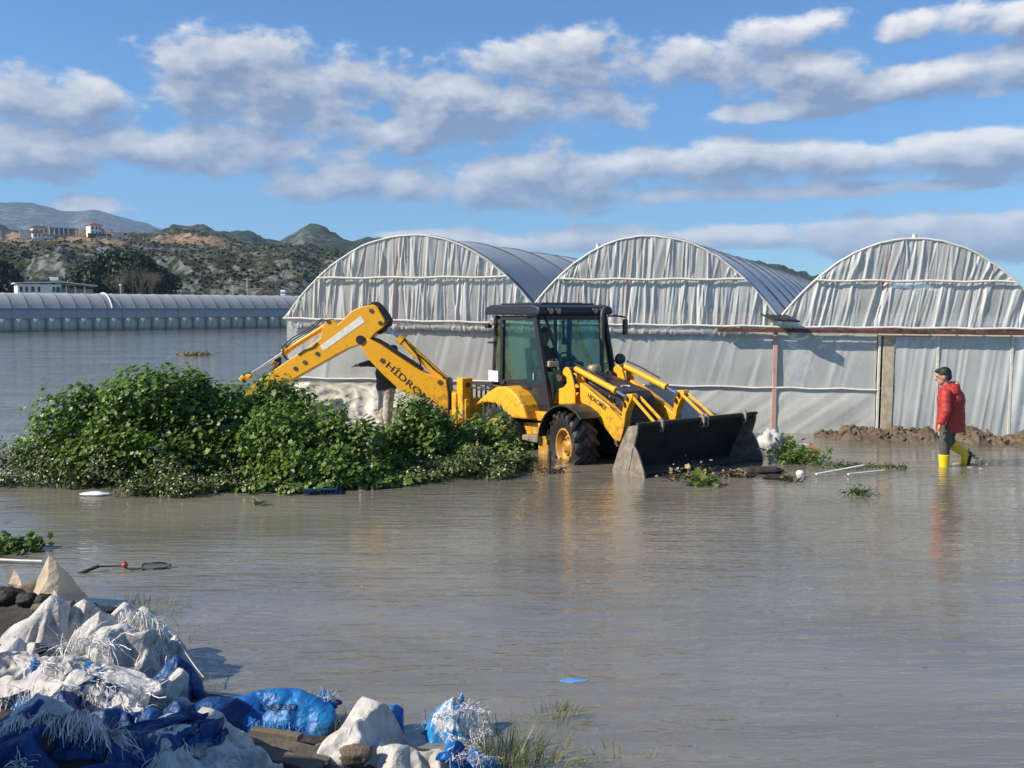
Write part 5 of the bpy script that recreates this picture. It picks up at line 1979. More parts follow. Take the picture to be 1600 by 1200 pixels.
# white curl of the maker's mark on the hood front
cp = []
for k in range(9):
    a = R(200 + k * 20)
    cp.append((2.40 + 0.055 * math.sin(a), 0.02 + 0.085 * math.cos(a), 1.127 - 0.21 * (0.055 * math.sin(a)) * .6))
MB().tube(cp, 0.013, 6).build('hood_mark', 'plate_white', dig)


# ------------------------------------------------------------------ people
mat_simple('skin', (0.46, 0.25, 0.17), 0.5, var=0.12, scale=12)
mat_simple('black_hair', (0.012, 0.010, 0.010), 0.55, var=0.3, scale=30, bump=0.6, bscale=60)
mat_simple('brown_hair', (0.030, 0.018, 0.012), 0.6, var=0.3, scale=30, bump=0.6, bscale=60)
mat_simple('red_nylon', (0.40, 0.034, 0.024), 0.62, var=0.15, scale=9, bump=0.25, bscale=24)
mat_simple('hood_lining', (0.62, 0.40, 0.34), 0.9, var=0.2, scale=30)
mat_simple('grey_trousers', (0.085, 0.085, 0.075), 0.85, var=0.25, scale=8, bump=0.3, bscale=16)
mat_simple('yellow_rubber', (0.85, 0.62, 0.015), 0.35, var=0.1, dirt=(0.42, 0.31, 0.12), dirt_amt=0.3, dirt_scale=9)
mat_simple('boot_sole', (0.02, 0.018, 0.016), 0.8, var=0.3)
mat_simple('grey_sweater', (0.060, 0.056, 0.052), 0.9, var=0.3, scale=14, bump=0.3, bscale=40)
mat_simple('beige_trousers', (0.46, 0.40, 0.33), 0.85, var=0.3, scale=8, bump=0.3, bscale=14, dirt=(0.24, 0.17, 0.12), dirt_amt=0.3, dirt_scale=5)
mat_simple('dark_jacket', (0.022, 0.024, 0.030), 0.8, var=0.3)


def capsule(mb, p0, p1, r0, r1, n=14):
    p0, p1 = Vector(p0), Vector(p1)
    mb.cyl(p0, p1, r0, r1, n)
    mb.ell(p0, (r0, r0, r0), n, 8)
    mb.ell(p1, (r1, r1, r1), n, 8)
    return mb


def head_parts(body, hair, c, fw, up=Vector((0, 0, 1)), k=1.0, hair_mass=1.0):
    """Adds a head with nose, brow, jaw and ears to body and a cap of hair to hair. fw: facing direction."""
    fw = Vector(fw).normalized()
    sd = up.cross(fw).normalized()
    M = Matrix((fw, sd, up)).transposed()

    def g(x, y, z):
        return Vector(c) + (M @ Vector((x, y, z))) * k

    body.ell(g(-0.012, 0, 0.02), (0.095 * k, 0.076 * k, 0.105 * k), 18, 12, M)
    body.ell(g(0.030, 0, -0.055), (0.058 * k, 0.056 * k, 0.062 * k), 14, 10, M)
    body.ell(g(0.062, 0, -0.088), (0.026 * k, 0.030 * k, 0.024 * k), 10, 8, M)
    capsule(body, g(0.083, 0, 0.020), g(0.104, 0, -0.022), 0.011 * k, 0.016 * k, 8)
    body.ell(g(0.082, 0, -0.058), (0.014 * k, 0.026 * k, 0.009 * k), 8, 6, M)
    body.ell(g(0.078, 0, 0.040), (0.016 * k, 0.048 * k, 0.011 * k), 8, 6, M)
    for s in (-1, 1):
        body.ell(g(-0.008, s * 0.078, -0.006), (0.022 * k, 0.011 * k, 0.034 * k), 8, 6, M)
    hair.ell(g(-0.024, 0, 0.050), (0.096 * k, 0.084 * k, 0.090 * k), 18, 12, M)
    hair.ell(g(-0.060, 0, -0.005), (0.056 * k, 0.076 * k, 0.072 * k), 14, 10, M)
    hair.ell(g(0.040, 0, 0.098), (0.060 * k, 0.062 * k, 0.032 * k), 14, 10, M)
    return g


def eyes(parent, g, k=1.0):
    for s in (-1, 1):
        MB().ell(g(0.081, s * 0.030, 0.022), (0.008 * k, 0.011 * k, 0.007 * k), 8, 6).build('eye', 'black_hair', parent)


def hand(mb, wrist, d, palm_n, k=1.0, curl=0.5):
    """Palm, four unequal bent fingers and a thumb leaving the side of the palm."""
    d = Vector(d).normalized()
    pn = Vector(palm_n)
    pn = (pn - d * pn.dot(d)).normalized()
    sd = d.cross(pn).normalized()
    w = Vector(wrist)
    capsule(mb, w, w + d * .045 * k, 0.026 * k, 0.030 * k, 10)
    pc = w + d * .065 * k
    mb.ell(pc, (0.038 * k, 0.038 * k, 0.026 * k), 12, 8, Matrix((d, sd, pn)).transposed())
    for i, ln in enumerate((0.068, 0.078, 0.072, 0.055)):
        b = w + d * .092 * k + sd * (0.027 - 0.018 * i) * k
        e1 = b + (d * math.cos(curl * .5) + pn * math.sin(curl * .5)) * ln * .5 * k
        e2 = e1 + (d * math.cos(curl * 1.3) + pn * math.sin(curl * 1.3)) * ln * .5 * k
        capsule(mb, b, e1, 0.0095 * k, 0.009 * k, 7)
        capsule(mb, e1, e2, 0.009 * k, 0.0075 * k, 7)
    b = w + d * .045 * k + sd * .030 * k
    e1 = b + (d * .6 + sd * .7 + pn * .2).normalized() * .036 * k
    e2 = e1 + (d * .9 + sd * .2 + pn * .35).normalized() * .030 * k
    capsule(mb, b, e1, 0.012 * k, 0.010 * k, 7)
    capsule(mb, e1, e2, 0.010 * k, 0.008 * k, 7)


def quilt(o, period, amp, axis=2, zmin=-9, zmax=9):
    me = o.data
    n = len(me.vertices)
    co = np.empty(n * 3)
    no = np.empty(n * 3)
    me.vertices.foreach_get('co', co)
    me.vertex_normals.foreach_get('vector', no)
    co = co.reshape(-1, 3)
    no = no.reshape(-1, 3)
    t = co[:, axis]
    wob = np.array([mnoise.noise(Vector(p) * 7) for p in co]) * 0.02
    d = amp * (np.abs(np.sin((t + wob) * math.pi / period)) ** 0.6 - 0.6)
    d += amp * 0.9 * np.array([mnoise.noise(Vector(p) * 18) for p in co])
    co += no * d[:, None]
    me.vertices.foreach_set('co', co.astype(np.float32).ravel())
    me.update()


# the walker in the red jacket, seen from behind his left side
base = W(1473, 728)
wk = empty('person', base, 0, 'person in a red quilted jacket and yellow rubber boots wading past the greenhouse', 'person')
FWD = Vector((-0.90, 0.42, 0)).normalized()
LFT = Vector((-FWD.y, FWD.x, 0))                 # his left, towards the camera
body, hair = MB(), MB()
hc = Vector((-0.045, 0.0, 1.345))
g_ = head_parts(body, hair, hc, (FWD + Vector((0, 0, -0.25))).normalized(), Vector((-0.22, 0.05, 1)).normalized(), 1.04)
capsule(body, hc + Vector((0.035, 0, -0.10)), (0.06, 0, 1.10), 0.055, 0.07)
hipc = Vector((0.07, 0.0, 0.66))
body.ell((0.06, 0, 0.98), (0.13, 0.16, 0.22), 14, 10)
body.ell(hipc, (0.13, 0.15, 0.16), 14, 10)
shL = Vector((0.0, 0, 1.10)) + LFT * 0.185
shR = Vector((0.10, 0, 1.10)) - LFT * 0.175
elL, wrL = Vector((-0.10, -0.24, 0.86)), Vector((-0.165, -0.22, 0.665))
elR, wrR = Vector((0.16, 0.22, 0.86)), Vector((0.08, 0.26, 0.66))
for a, b, c in ((shL, elL, wrL), (shR, elR, wrR)):
    capsule(body, a, b, 0.05, 0.042)
    capsule(body, b, c, 0.040, 0.028)
    hand(body, c, (c - b).normalized() + Vector((0, 0, -.4)), FWD, 0.98, 0.6)
hL, hR = hipc + LFT * .085 + Vector((-.03, 0, -.06)), hipc - LFT * .085 + Vector((.02, 0, -.06))
knL, anL = Vector((-0.015, -0.06, 0.28)), Vector((0.0, -0.05, -0.14))
knR, anR = Vector((0.115, 0.08, 0.36)), Vector((0.34, 0.06, 0.19))
for a, b, c in ((hL, knL, anL), (hR, knR, anR)):
    capsule(body, a, b, 0.075, 0.055)
    capsule(body, b, c, 0.05, 0.04)
bo = remeshed('body', body, 0.0085, 'skin', wk)
remeshed('hair', hair, 0.008, 'black_hair', wk, 1)
eyes(bo, g_, 1.04)
jk = MB()
jk.ell((0.085, 0.0, 0.99), (0.19, 0.215, 0.22), 20, 14)
jk.ell((0.095, 0.0, 0.76), (0.19, 0.21, 0.24), 20, 14)
jk.cyl((0.095, 0.0, 0.525), (0.09, 0, 0.95), 0.205, 0.18, 24)
jk.ell((0.05, 0, 1.12), (0.14, 0.21, 0.10), 18, 10)
jk.ell((0.095, -0.01, 1.185), (0.105, 0.135, 0.085), 16, 10)
capsule(jk, (0.03, -.06, 1.19), (-0.05, -.05, 1.17), 0.055, 0.05)
for a, b, c in ((shL, elL, wrL), (shR, elR, wrR)):
    capsule(jk, a, b, 0.080, 0.072)
    jk.cyl(b, c, 0.070, 0.058, 14)
    jk.ell(b, (.071, .071, .071), 12, 8)
jo = remeshed('jacket', jk, 0.0095, 'red_nylon', wk, 1)
quilt(jo, 0.075, 0.0045)
ln = MB()
pts = []
for k in range(11):
    a = R(-60 + k * 24)
    pts.append(Vector((0.055, 0, 1.245)) + Vector((math.cos(a) * .105, math.sin(a) * .105, .012 * math.cos(a))))
ln.tube(pts, 0.020, 8)
ln.build('hood_lining', 'hood_lining', wk)
tr = MB()
tr.ell(hipc, (0.15, 0.165, 0.15), 16, 10)
capsule(tr, hL, knL, 0.098, 0.078)
capsule(tr, knL, Vector((-.005, -.055, 0.05)), 0.076, 0.066)
capsule(tr, hR, knR, 0.098, 0.078)
capsule(tr, knR, knR + (anR - knR) * .5, 0.074, 0.064)
to = remeshed('trousers', tr, 0.010, 'grey_trousers', wk, 1)
quilt(to, 0.11, 0.004)
for kn, an, toe in ((knL, anL, Vector((-.17, .09, -0.05))), (knR, anR, Vector((-.02, .03, -.20)))):
    b_ = MB()
    top = kn + (an - kn) * (0.22 if an is anL else 0.18)
    b_.cyl(top, an, 0.083, 0.062, 18)
    b_.ell(an, (.064, .064, .064), 14, 8)
    capsule(b_, an + (an - kn).normalized() * .03, an + (an - kn).normalized() * .045 + toe * .75, 0.058, 0.048)
    bt = remeshed('boot', b_, 0.009, 'yellow_rubber', wk, 2)
    if an is anR:
        dn = (an - kn).normalized()
        s0 = an + dn * .085
        sl = MB()
        capsule(sl, s0 - toe * .15, s0 + toe * .85, 0.050, 0.044)
        so = remeshed('sole', sl, 0.010, 'boot_sole', bt, 1)

# water thrown up by the lifted boot
sp_ = MB()
gs_ = np.random.default_rng(5)
for k in range(70):
    t = gs_.random()
    c = Vector((0.40 + .22 * t + gs_.normal() * .035, 0.02 + gs_.normal() * .05, 0.16 * (1 - t) + gs_.random() * .09 * (1 - t) + .012))
    r = gs_.uniform(.004, .013)
    sp_.ell(c, (r * gs_.uniform(.8, 2.0), r, r * gs_.uniform(.7, 1.6)), 6, 4)
for k in range(9):
    sp_.ell((0.45 + gs_.normal() * .1, gs_.normal() * .07, 0.0), (gs_.uniform(.03, .08), gs_.uniform(.02, .05), gs_.uniform(.008, .03)), 8, 5)
mat_simple('splash_water', (0.42, 0.35, 0.24), 0.12, var=0.2, spec=0.6)
sp_o = sp_.build('splash', 'splash_water')
sp_o.location = base
tag(sp_o, 'muddy water splashing up behind the lifted yellow boot', 'splash', kind='stuff')


# man with the outstretched arm behind the boom
def bystander(base, label, hair_m, top_m, leg_m, head, fw, arms, hips_z=0.95, foot=-0.34, top_low=0.92):
    p = empty('person', base, 0, label, 'person')
    body, hair = MB(), MB()
    fw = Vector(fw).normalized()
    lf = Vector((-fw.y, fw.x, 0))
    hd = Vector(head)
    gg = head_parts(body, hair, hd, fw)
    nk = Vector((0.0, 0, hd.z - 0.20))
    capsule(body, hd + Vector((0, 0, -.1)), nk, 0.055, 0.06)
    ch = Vector((0, 0, hd.z - 0.42))
    hp_ = Vector((0.02, 0, hd.z - 0.76))
    body.ell(ch, (0.13, 0.13, 0.20), 14, 10)
    body.ell(hp_, (0.13, 0.12, 0.14), 14, 10)
    tp, lg = MB(), MB()
    tp.ell(ch, (0.19, 0.18, 0.24), 18, 12)
    tp.ell((ch + hp_) / 2 + Vector((0, 0, -.06)), (0.19, 0.165, 0.23), 18, 12)
    tp.ell(nk + Vector((0, 0, -.06)), (0.12, 0.15, 0.07), 14, 8)
    for (sh, el, wr) in arms:
        sh, el, wr = Vector(sh), Vector(el), Vector(wr)
        capsule(body, sh, el, .045, .04)
        capsule(body, el, wr, .038, .028)
        hand(body, wr, (wr - el), Vector((0, 0, -1)), 1.0, 0.55)
        capsule(tp, sh, el, .072, .060)
        capsule(tp, el, wr - (wr - el).normalized() * .03, .058, .044)
    for s in (-1, 1):
        a = hp_ + lf * s * .09
        kn = Vector((a.x + fw.x * .04, a.y + fw.y * .04, (hp_.z + foot) / 2 + .04))
        an = Vector((a.x, a.y, foot + .08))
        capsule(body, a, kn, .07, .05)
        capsule(body, kn, an, .05, .04)
        capsule(body, an, an + fw * .14 + Vector((0, 0, -.04)), .045, .035)
        capsule(lg, a, kn, .108, .088)
        capsule(lg, kn, an, .078, .066)
    lg.ell(hp_, (0.18, 0.16, 0.15), 16, 10)
    b = remeshed('body', body, 0.011, 'skin', p)
    remeshed('hair', hair, 0.010, hair_m, p, 1)
    eyes(b, gg)
    o = remeshed('sweater', tp, 0.012, top_m, p, 1)
    quilt(o, 0.13, 0.005)
    o = remeshed('trousers', lg, 0.012, leg_m, p, 1)
    quilt(o, 0.12, 0.006)
    return p


pb = atY(602, 600, 17.25)
bystander((pb.x, pb.y, 0), 'person in grey sweater and pale trousers pointing from behind the digger boom', 'black_hair', 'grey_sweater', 'beige_trousers',
          (0.14, 0.0, 1.53), (-0.7, -0.6, 0), [((-0.10, -0.10, 1.30), (-0.30, -0.14, 1.315), (-0.47, -0.16, 1.285)), ((0.16, 0.10, 1.28), (0.20, 0.14, 1.02), (0.16, 0.06, 0.80))])
pb = atY(431, 567, 17.85)
bystander((pb.x, pb.y, 0), 'dark haired person whose head shows between the digger stick and its chrome piston', 'brown_hair', 'dark_jacket', 'grey_trousers',
          (0.0, 0.0, pb.z), (-0.75, -0.65, -0.15), [((-0.12, -0.10, 0.98), (-0.22, -0.16, 0.74), (-0.32, -0.22, 0.58)), ((0.14, 0.06, 0.98), (0.2, 0.0, 0.72), (0.10, -0.12, 0.58))])


# the driver, seated in the cab
def driver():
    def L(x, y, z):
        return DI @ Vector((x, y, z))
    p = empty('person', L(0.3, 0, 0.74), 0, 'driver in dark clothes sitting at the wheel inside the digger cab', 'person')
    off = Vector(p.location)

    def q(x, y, z):
        return L(x, y, z) - off
    body, hair, tp, lg = MB(), MB(), MB(), MB()
    hd = q(0.34, -0.02, 1.90)
    gg = head_parts(body, hair, hd, BF)
    capsule(body, hd + Vector((0, 0, -.09)), q(0.28, -0.02, 1.70), .055, .06)
    body.ell(q(0.27, 0, 1.48), (.13, .13, .2), 14, 10)
    body.ell(q(0.27, 0, 1.18), (.15, .14, .12), 14, 10)
    tp.ell(q(0.27, 0, 1.48), (.17, .18, .25), 16, 10)
    tp.ell(q(0.27, 0, 1.26), (.17, .17, .20), 16, 10)
    for s in (-1, 1):
        sh, el, wr = q(0.27, s * .20, 1.60), q(0.46, s * .27, 1.38), q(0.78, s * .15, 1.47)
        capsule(body, sh, el, .045, .04)
        capsule(body, el, wr, .038, .03)
        hand(body, wr, wr - el, Vector((0, 0, -1)), .95, .9)
        capsule(tp, sh, el, .07, .058)
        capsule(tp, el, wr, .056, .045)
        hp_, kn, an = q(0.30, s * .10, 1.16), q(0.74, s * .16, 1.20), q(0.84, s * .16, 0.82)
        capsule(body, hp_, kn, .07, .05)
        capsule(body, kn, an, .05, .04)
        capsule(body, an, an + BF * .16, .04, .035)
        capsule(lg, hp_, kn, .09, .075)
        capsule(lg, kn, an, .07, .06)
    b = remeshed('body', body, 0.012, 'skin', p)
    remeshed('hair', hair, 0.012, 'black_hair', p, 1)
    eyes(b, gg)
    remeshed('jacket', tp, 0.013, 'dark_jacket', p, 1)
    remeshed('trousers', lg, 0.013, 'grey_trousers', p, 1)


driver()


# ------------------------------------------------------------------ bank in the foreground
EDGE = [(-14, 9.2), (-6.0, 8.0), (-4.2, 7.35), (-3.15, 6.95), (-2.45, 6.2), (-1.98, 5.45), (-1.05, 5.0), (-0.15, 4.5), (0.7, 4.25), (2.2, 3.9), (6, 3.0), (12, 1.8)]


def edge_y(x):
    return float(np.interp(x, [e[0] for e in EDGE], [e[1] for e in EDGE]))


def bank_z(x, y):
    d = edge_y(x) - y
    z = 0.11 * d if d > 0 else 0.5 * d
    z = min(z, 0.74)
    # added unseen rise on the left, shaped to shade the lower heap
    lv = np.clip((-x - 2.75) / 1.55, 0, 1)
    lv = lv * lv * (3 - 2 * lv)
    z += 2.35 * lv * np.clip((4.05 - y) / 0.7, 0, 1)
    z += 0.035 * mnoise.fractal(Vector((x * 2.2, y * 2.2, 0)), 1, 2, 4)
    return max(z, -0.33)


nx, ny = 190, 110
xs = np.linspace(-13, 7, nx)
ys = np.linspace(-3.0, 9.4, ny)
V = np.array([(x, y, bank_z(x, y)) for y in ys for x in xs])
idx = np.arange(nx * ny).reshape(ny, nx)
Fq = np.stack([idx[:-1, :-1], idx[:-1, 1:], idx[1:, 1:], idx[1:, :-1]], -1).reshape(-1, 4)
tag(np_mesh('terrain', V, Fq, 'bank_soil', smooth=True), kind='structure')


# ------------------------------------------------------------------ sack cloth
def make_woven(name, c1, c2, mixscale, lo, hi, rough=0.55, trans=0.12, dirt=(0.30, 0.27, 0.21), dirt_f=0.35):
    m, nt, out = material(name)
    tc = nt.node('ShaderNodeTexCoord').outputs['Object']
    n = nt.noise(tc, mixscale, 5, 0.65, 0.4)
    c = nt.mix(nt.step(n, lo, hi), c1, c2)
    d = nt.noise(tc, 7.0, 6, 0.7)
    c = nt.mix(nt.math('MULTIPLY', nt.step(d, 0.5, 0.72), dirt_f), c, dirt)
    wv = nt.node('ShaderNodeTexWave', wave_type='BANDS', bands_direction='X')
    nt.put(wv.inputs[0], tc)
    wv.inputs['Scale'].default_value = 95
    wv.inputs['Distortion'].default_value = 1.5
    vo = nt.node('ShaderNodeTexNoise')
    nt.put(vo.inputs['Vector'], tc)
    vo.inputs['Scale'].default_value = 4.0
    wq = nt.vmath('ADD', tc, nt.vmath('MULTIPLY', vo.outputs[1], (0.16, 0.16, 0.16)))
    hh = None
    for sc_, am in ((9.0, 1.0), (22.0, 0.42), (48.0, 0.16)):
        v_ = nt.node('ShaderNodeTexVoronoi', feature='F1')
        nt.put(v_.inputs['Vector'], wq)
        v_.inputs['Scale'].default_value = sc_
        t_ = nt.math('MULTIPLY', v_.outputs['Distance'], am)
        hh = t_ if hh is None else nt.math('ADD', hh, t_)
    bmp = nt.bump(nt.math('ADD', hh, nt.math('MULTIPLY', wv.outputs[1], 0.012)), 0.42, 0.035)
    p = nt.node('ShaderNodeBsdfPrincipled')
    nt.put(p.inputs['Base Color'], c)
    p.inputs['Roughness'].default_value = rough
    p.inputs['Specular IOR Level'].default_value = 0.35
    nt.put(p.inputs['Normal'], bmp)
    tr = nt.node('ShaderNodeBsdfTranslucent')
    nt.put(tr.inputs[0], c)
    mx = nt.node('ShaderNodeMixShader')
    mx.inputs[0].default_value = trans
    nt.l.new(p.outputs[0], mx.inputs[1])
    nt.l.new(tr.outputs[0], mx.inputs[2])
    nt.l.new(mx.outputs[0], out.inputs[0])
    MAT[name] = m


make_woven('white_sack', (0.62, 0.61, 0.59), (0.50, 0.49, 0.47), 4, 0.4, 0.6, dirt=(0.20, 0.165, 0.12), dirt_f=0.6)
make_woven('cream_sack', (0.64, 0.61, 0.56), (0.54, 0.50, 0.44), 4, 0.4, 0.6, dirt=(0.22, 0.18, 0.13), dirt_f=0.5)
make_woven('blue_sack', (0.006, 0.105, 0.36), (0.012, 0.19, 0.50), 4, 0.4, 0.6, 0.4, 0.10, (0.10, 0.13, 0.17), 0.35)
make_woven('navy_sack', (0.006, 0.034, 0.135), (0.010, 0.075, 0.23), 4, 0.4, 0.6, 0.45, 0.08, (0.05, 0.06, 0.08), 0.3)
make_woven('torn_blue_sack', (0.66, 0.68, 0.70), (0.02, 0.27, 0.62), 6, 0.47, 0.53, 0.45, 0.12)
make_woven('beige_sheet', (0.80, 0.69, 0.52), (0.72, 0.60, 0.43), 3, 0.4, 0.6, 0.5, 0.42, (0.5, 0.4, 0.27), 0.3)
mat_simple('white_fibre', (0.74, 0.72, 0.68), 0.5, var=0.1)
mat_simple('blue_fibre', (0.10, 0.30, 0.58), 0.5, var=0.2)
mat_simple('black_stone', (0.020, 0.018, 0.017), 0.75, var=0.4, scale=8, bump=0.8, bscale=26)
mat_simple('brown_card', (0.17, 0.125, 0.085), 0.8, var=0.3, scale=10, bump=0.5)
mat_simple('old_plank', (0.11, 0.088, 0.062), 0.85, var=0.4, scale=6, bump=0.5, bscale=30)
mat_simple('grey_hose', (0.20, 0.175, 0.145), 0.6, var=0.2)
mat_simple('crate_blue', (0.012, 0.055, 0.16), 0.5, var=0.2)
mat_simple('red_cap', (0.55, 0.05, 0.05), 0.4, var=0.1)
mat_simple('brick_red', (0.36, 0.15, 0.085), 0.85, var=0.3, scale=8)
mat_simple('dark_debris', (0.035, 0.028, 0.022), 0.85, var=0.5, scale=9, bump=0.6)
make_glass('clear_plastic', (0.80, 0.84, 0.82), 1.0)

def crease_set(seed, n=16, lo=2.5, hi=11.0):
    g = np.random.default_rng(seed + 500)
    out_ = []
    for _ in range(n):
        d = g.normal(size=3)
        d /= np.linalg.norm(d)
        fq = math.exp(g.uniform(math.log(lo), math.log(hi)))
        out_.append((d * fq, g.uniform(0, 1), 1.0 / fq))
    return out_


def crumple(P, seed, n=16, lo=2.5, hi=11.0):
    """Sharp flat-faced creasing of thin stiff film at points P (n,3)."""
    n1, n2, n3 = vnoise(P, 2.2, 2, seed + 1), vnoise(P, 2.0, 1, seed + 2), vnoise(P, 1.6, 1, seed + 3)
    Q = P + 0.10 * np.stack([n1, n2, n3], 1)
    tot = np.zeros(len(P))
    for i, (k, ph, a) in enumerate(crease_set(seed, n, lo, hi)):
        t = (Q @ k + ph) % 1.0
        tri = np.abs(t - 0.5) * 2
        w = np.clip(0.5 + 0.9 * np.sin(5 * (n2 * math.cos(i * 2.4) + n3 * math.sin(i * 2.4)) + i), 0, 1)
        tot += a * (tri - 0.5) * w
    return tot


SACKS = []           # (centre, radii) of what already lies there, for draping


def pillow_mesh(nx, ny, w, d, lift, tilt):
    """Two woven faces sewn together round the edge."""
    V, F, ids = [], [], {}
    gx, gy = np.linspace(-w / 2, w / 2, nx), np.linspace(-d / 2, d / 2, ny)

    def vid(i, j, s):
        e = i in (0, nx - 1) or j in (0, ny - 1)
        k = (i, j, 0 if e else s)
        if k not in ids:
            ids[k] = len(V)
            V.append((gx[i], gy[j], 0 if e else (.015 if s else -.015)))
        return ids[k]

    for j in range(ny - 1):
        for i in range(nx - 1):
            F.append([vid(i, j, 1), vid(i + 1, j, 1), vid(i + 1, j + 1, 1), vid(i, j + 1, 1)])
            F.append([vid(i, j, 0), vid(i, j + 1, 0), vid(i + 1, j + 1, 0), vid(i + 1, j, 0)])
    M = Euler(tilt).to_matrix()
    return np.array([list(M @ Vector(v) + Vector((0, 0, lift))) for v in V]), np.array(F)


def settle(cloths, colliders, frames):
    """Let cloth fall onto the colliders, then freeze it."""
    for c in colliders:
        c.modifiers.new('collide', 'COLLISION')
        c.collision.thickness_outer = 0.01
        c.collision.cloth_friction = 25
    S.frame_start, S.frame_end = 1, frames + 5
    for f_ in range(1, frames + 1):
        S.frame_set(f_)
    dg = bpy.context.evaluated_depsgraph_get()
    for o in cloths:
        me = bpy.data.meshes.new_from_object(o.evaluated_get(dg))
        o.modifiers.clear()
        o.data = me
    for c in colliders:
        c.modifiers.clear()
    S.frame_set(1)


def cloth_mod(o, pressure, shrink, bend, mass=0.15, quality=5):
    m = o.modifiers.new('cloth', 'CLOTH')
    q = m.settings
    q.quality = quality
    q.mass = mass
    q.shrink_min = shrink
    q.tension_stiffness = q.compression_stiffness = 22
    q.bending_stiffness = bend
    q.air_damping = 1.5
    if pressure:
        q.use_pressure = True
        q.uniform_pressure_force = pressure
    m.collision_settings.distance_min = 0.008
    m.collision_settings.collision_quality = 2


def sack_prototypes():
    """A few differently filled sacks, slumped over uneven ground."""
    protos, cols, cl = [], [], []
    for k, (pr, sh, tilt) in enumerate(((4.5, -.30, (.1, .25, 0)), (1.5, -.45, (.2, -.2, 0)), (0.8, -.55, (.15, .3, 0)), (2.6, -.38, (-.2, .2, 0)))):
        V, F = pillow_mesh(42, 28, .70, .46, .30, tilt)
        V[:, 0] += k * 3.0
        V[:, 2] += 0.02 * vnoise(V, 4.0, 2, k)
        o = np_mesh('proto', V, F, 'white_sack', smooth=True)
        cloth_mod(o, pr, sh, 0.35)
        cl.append(o)
        n = 34
        g = np.random.default_rng(k + 3)
        lump = [(g.uniform(-.3, .3), g.uniform(-.2, .2), g.uniform(.05, .16), g.uniform(.01, .03)) for _ in range(5)]
        gx, gy = np.linspace(-.7, .7, n), np.linspace(-.6, .6, n)
        VG = np.array([(x + k * 3.0, y, sum(h * math.exp(-((x - a) ** 2 + (y - b) ** 2) / w) for a, b, h, w in lump)) for y in gy for x in gx])
        idx = np.arange(n * n).reshape(n, n)
        co = np_mesh('proto_ground', VG, np.stack([idx[:-1, :-1], idx[:-1, 1:], idx[1:, 1:], idx[1:, :-1]], -1).reshape(-1, 4), 'bank_soil')
        cols.append(co)
    settle(cl, cols, 32)
    out_ = []
    for k, o in enumerate(cl):
        me = o.data
        co = np.empty(len(me.vertices) * 3)
        me.vertices.foreach_get('co', co)
        co = co.reshape(-1, 3)
        co[:, 0] -= k * 3.0
        lo_, hi_ = co.min(0), co.max(0)
        co = (co - (lo_ + hi_) / 2) / ((hi_ - lo_) / 2)
        fc = np.array([list(p.vertices) for p in me.polygons])
        out_.append((co, fc))
    for o in cl + cols:
        bpy.data.objects.remove(o, do_unlink=True)
    return out_


PROTO = None


def sack(name, label, px, py, Yd, r, rot, mat, seed, crease=0.06, group='torn sacks dumped on the bank', cat='sack'):
    global PROTO
    if PROTO is None:
        PROTO = sack_prototypes()
    c = atY(px, py, Yd)
    co, fc = PROTO[seed % len(PROTO)]
    P = co * np.array(r) * 1.28 * np.array([1 if seed % 2 else -1, 1 if seed % 3 else -1, 1.12])
    fc = fc if (seed % 2 > 0) == (seed % 3 > 0) else fc[:, ::-1]
    E = np.array(Euler(rot).to_matrix())
    P = P @ E.T
    o = np_mesh(name, P, fc, mat, None, smooth=True)
    sb_ = o.modifiers.new('smooth', 'SUBSURF')
    sb_.levels = sb_.render_levels = 1
    o.location = c
    tag(o, label, cat, group)
    SACKS.append(o)
    return o


def fringe(parent, pts, n, ln, mat, seed, droop=1.0, dirv=(0, -.6, -.4), w=0.0017, spread=0.42, name='frayed_fibres'):
    """Loose woven threads hanging from a torn edge; pts: world points along the edge."""
    g = np.random.default_rng(seed)
    pts = [Vector(p) for p in pts]
    VV = []
    FF = []
    o_ = Vector(parent.location)
    for i in range(n):
        t = g.random() * (len(pts) - 1)
        k = min(int(t), len(pts) - 2)
        b = pts[k].lerp(pts[k + 1], t - k) + Vector(g.normal(scale=.012, size=3))
        d = (Vector(dirv) + Vector(g.normal(scale=spread, size=3))).normalized()
        l_ = ln * g.uniform(.35, 1.4)
        sd = d.cross(Vector(g.normal(size=3))).normalized() * w * g.uniform(.6, 1.5)
        base_i = len(VV)
        p = b.copy()
        segs = 5
        for s in range(segs + 1):
            VV.append(p - sd - o_)
            VV.append(p + sd - o_)
            d = (d + Vector((g.normal(scale=.22), g.normal(scale=.22), -0.28 * droop + g.normal(scale=.2)))).normalized()
            p = p + d * l_ / segs
        for s in range(segs):
            a = base_i + 2 * s
            FF.append([a, a + 1, a + 3, a + 2])
    fo = np_mesh(name, np.array([tuple(v) for v in VV]), np.array(FF), mat, parent)
    fo['kind'] = 'stuff'
    return fo


SHEETS = []


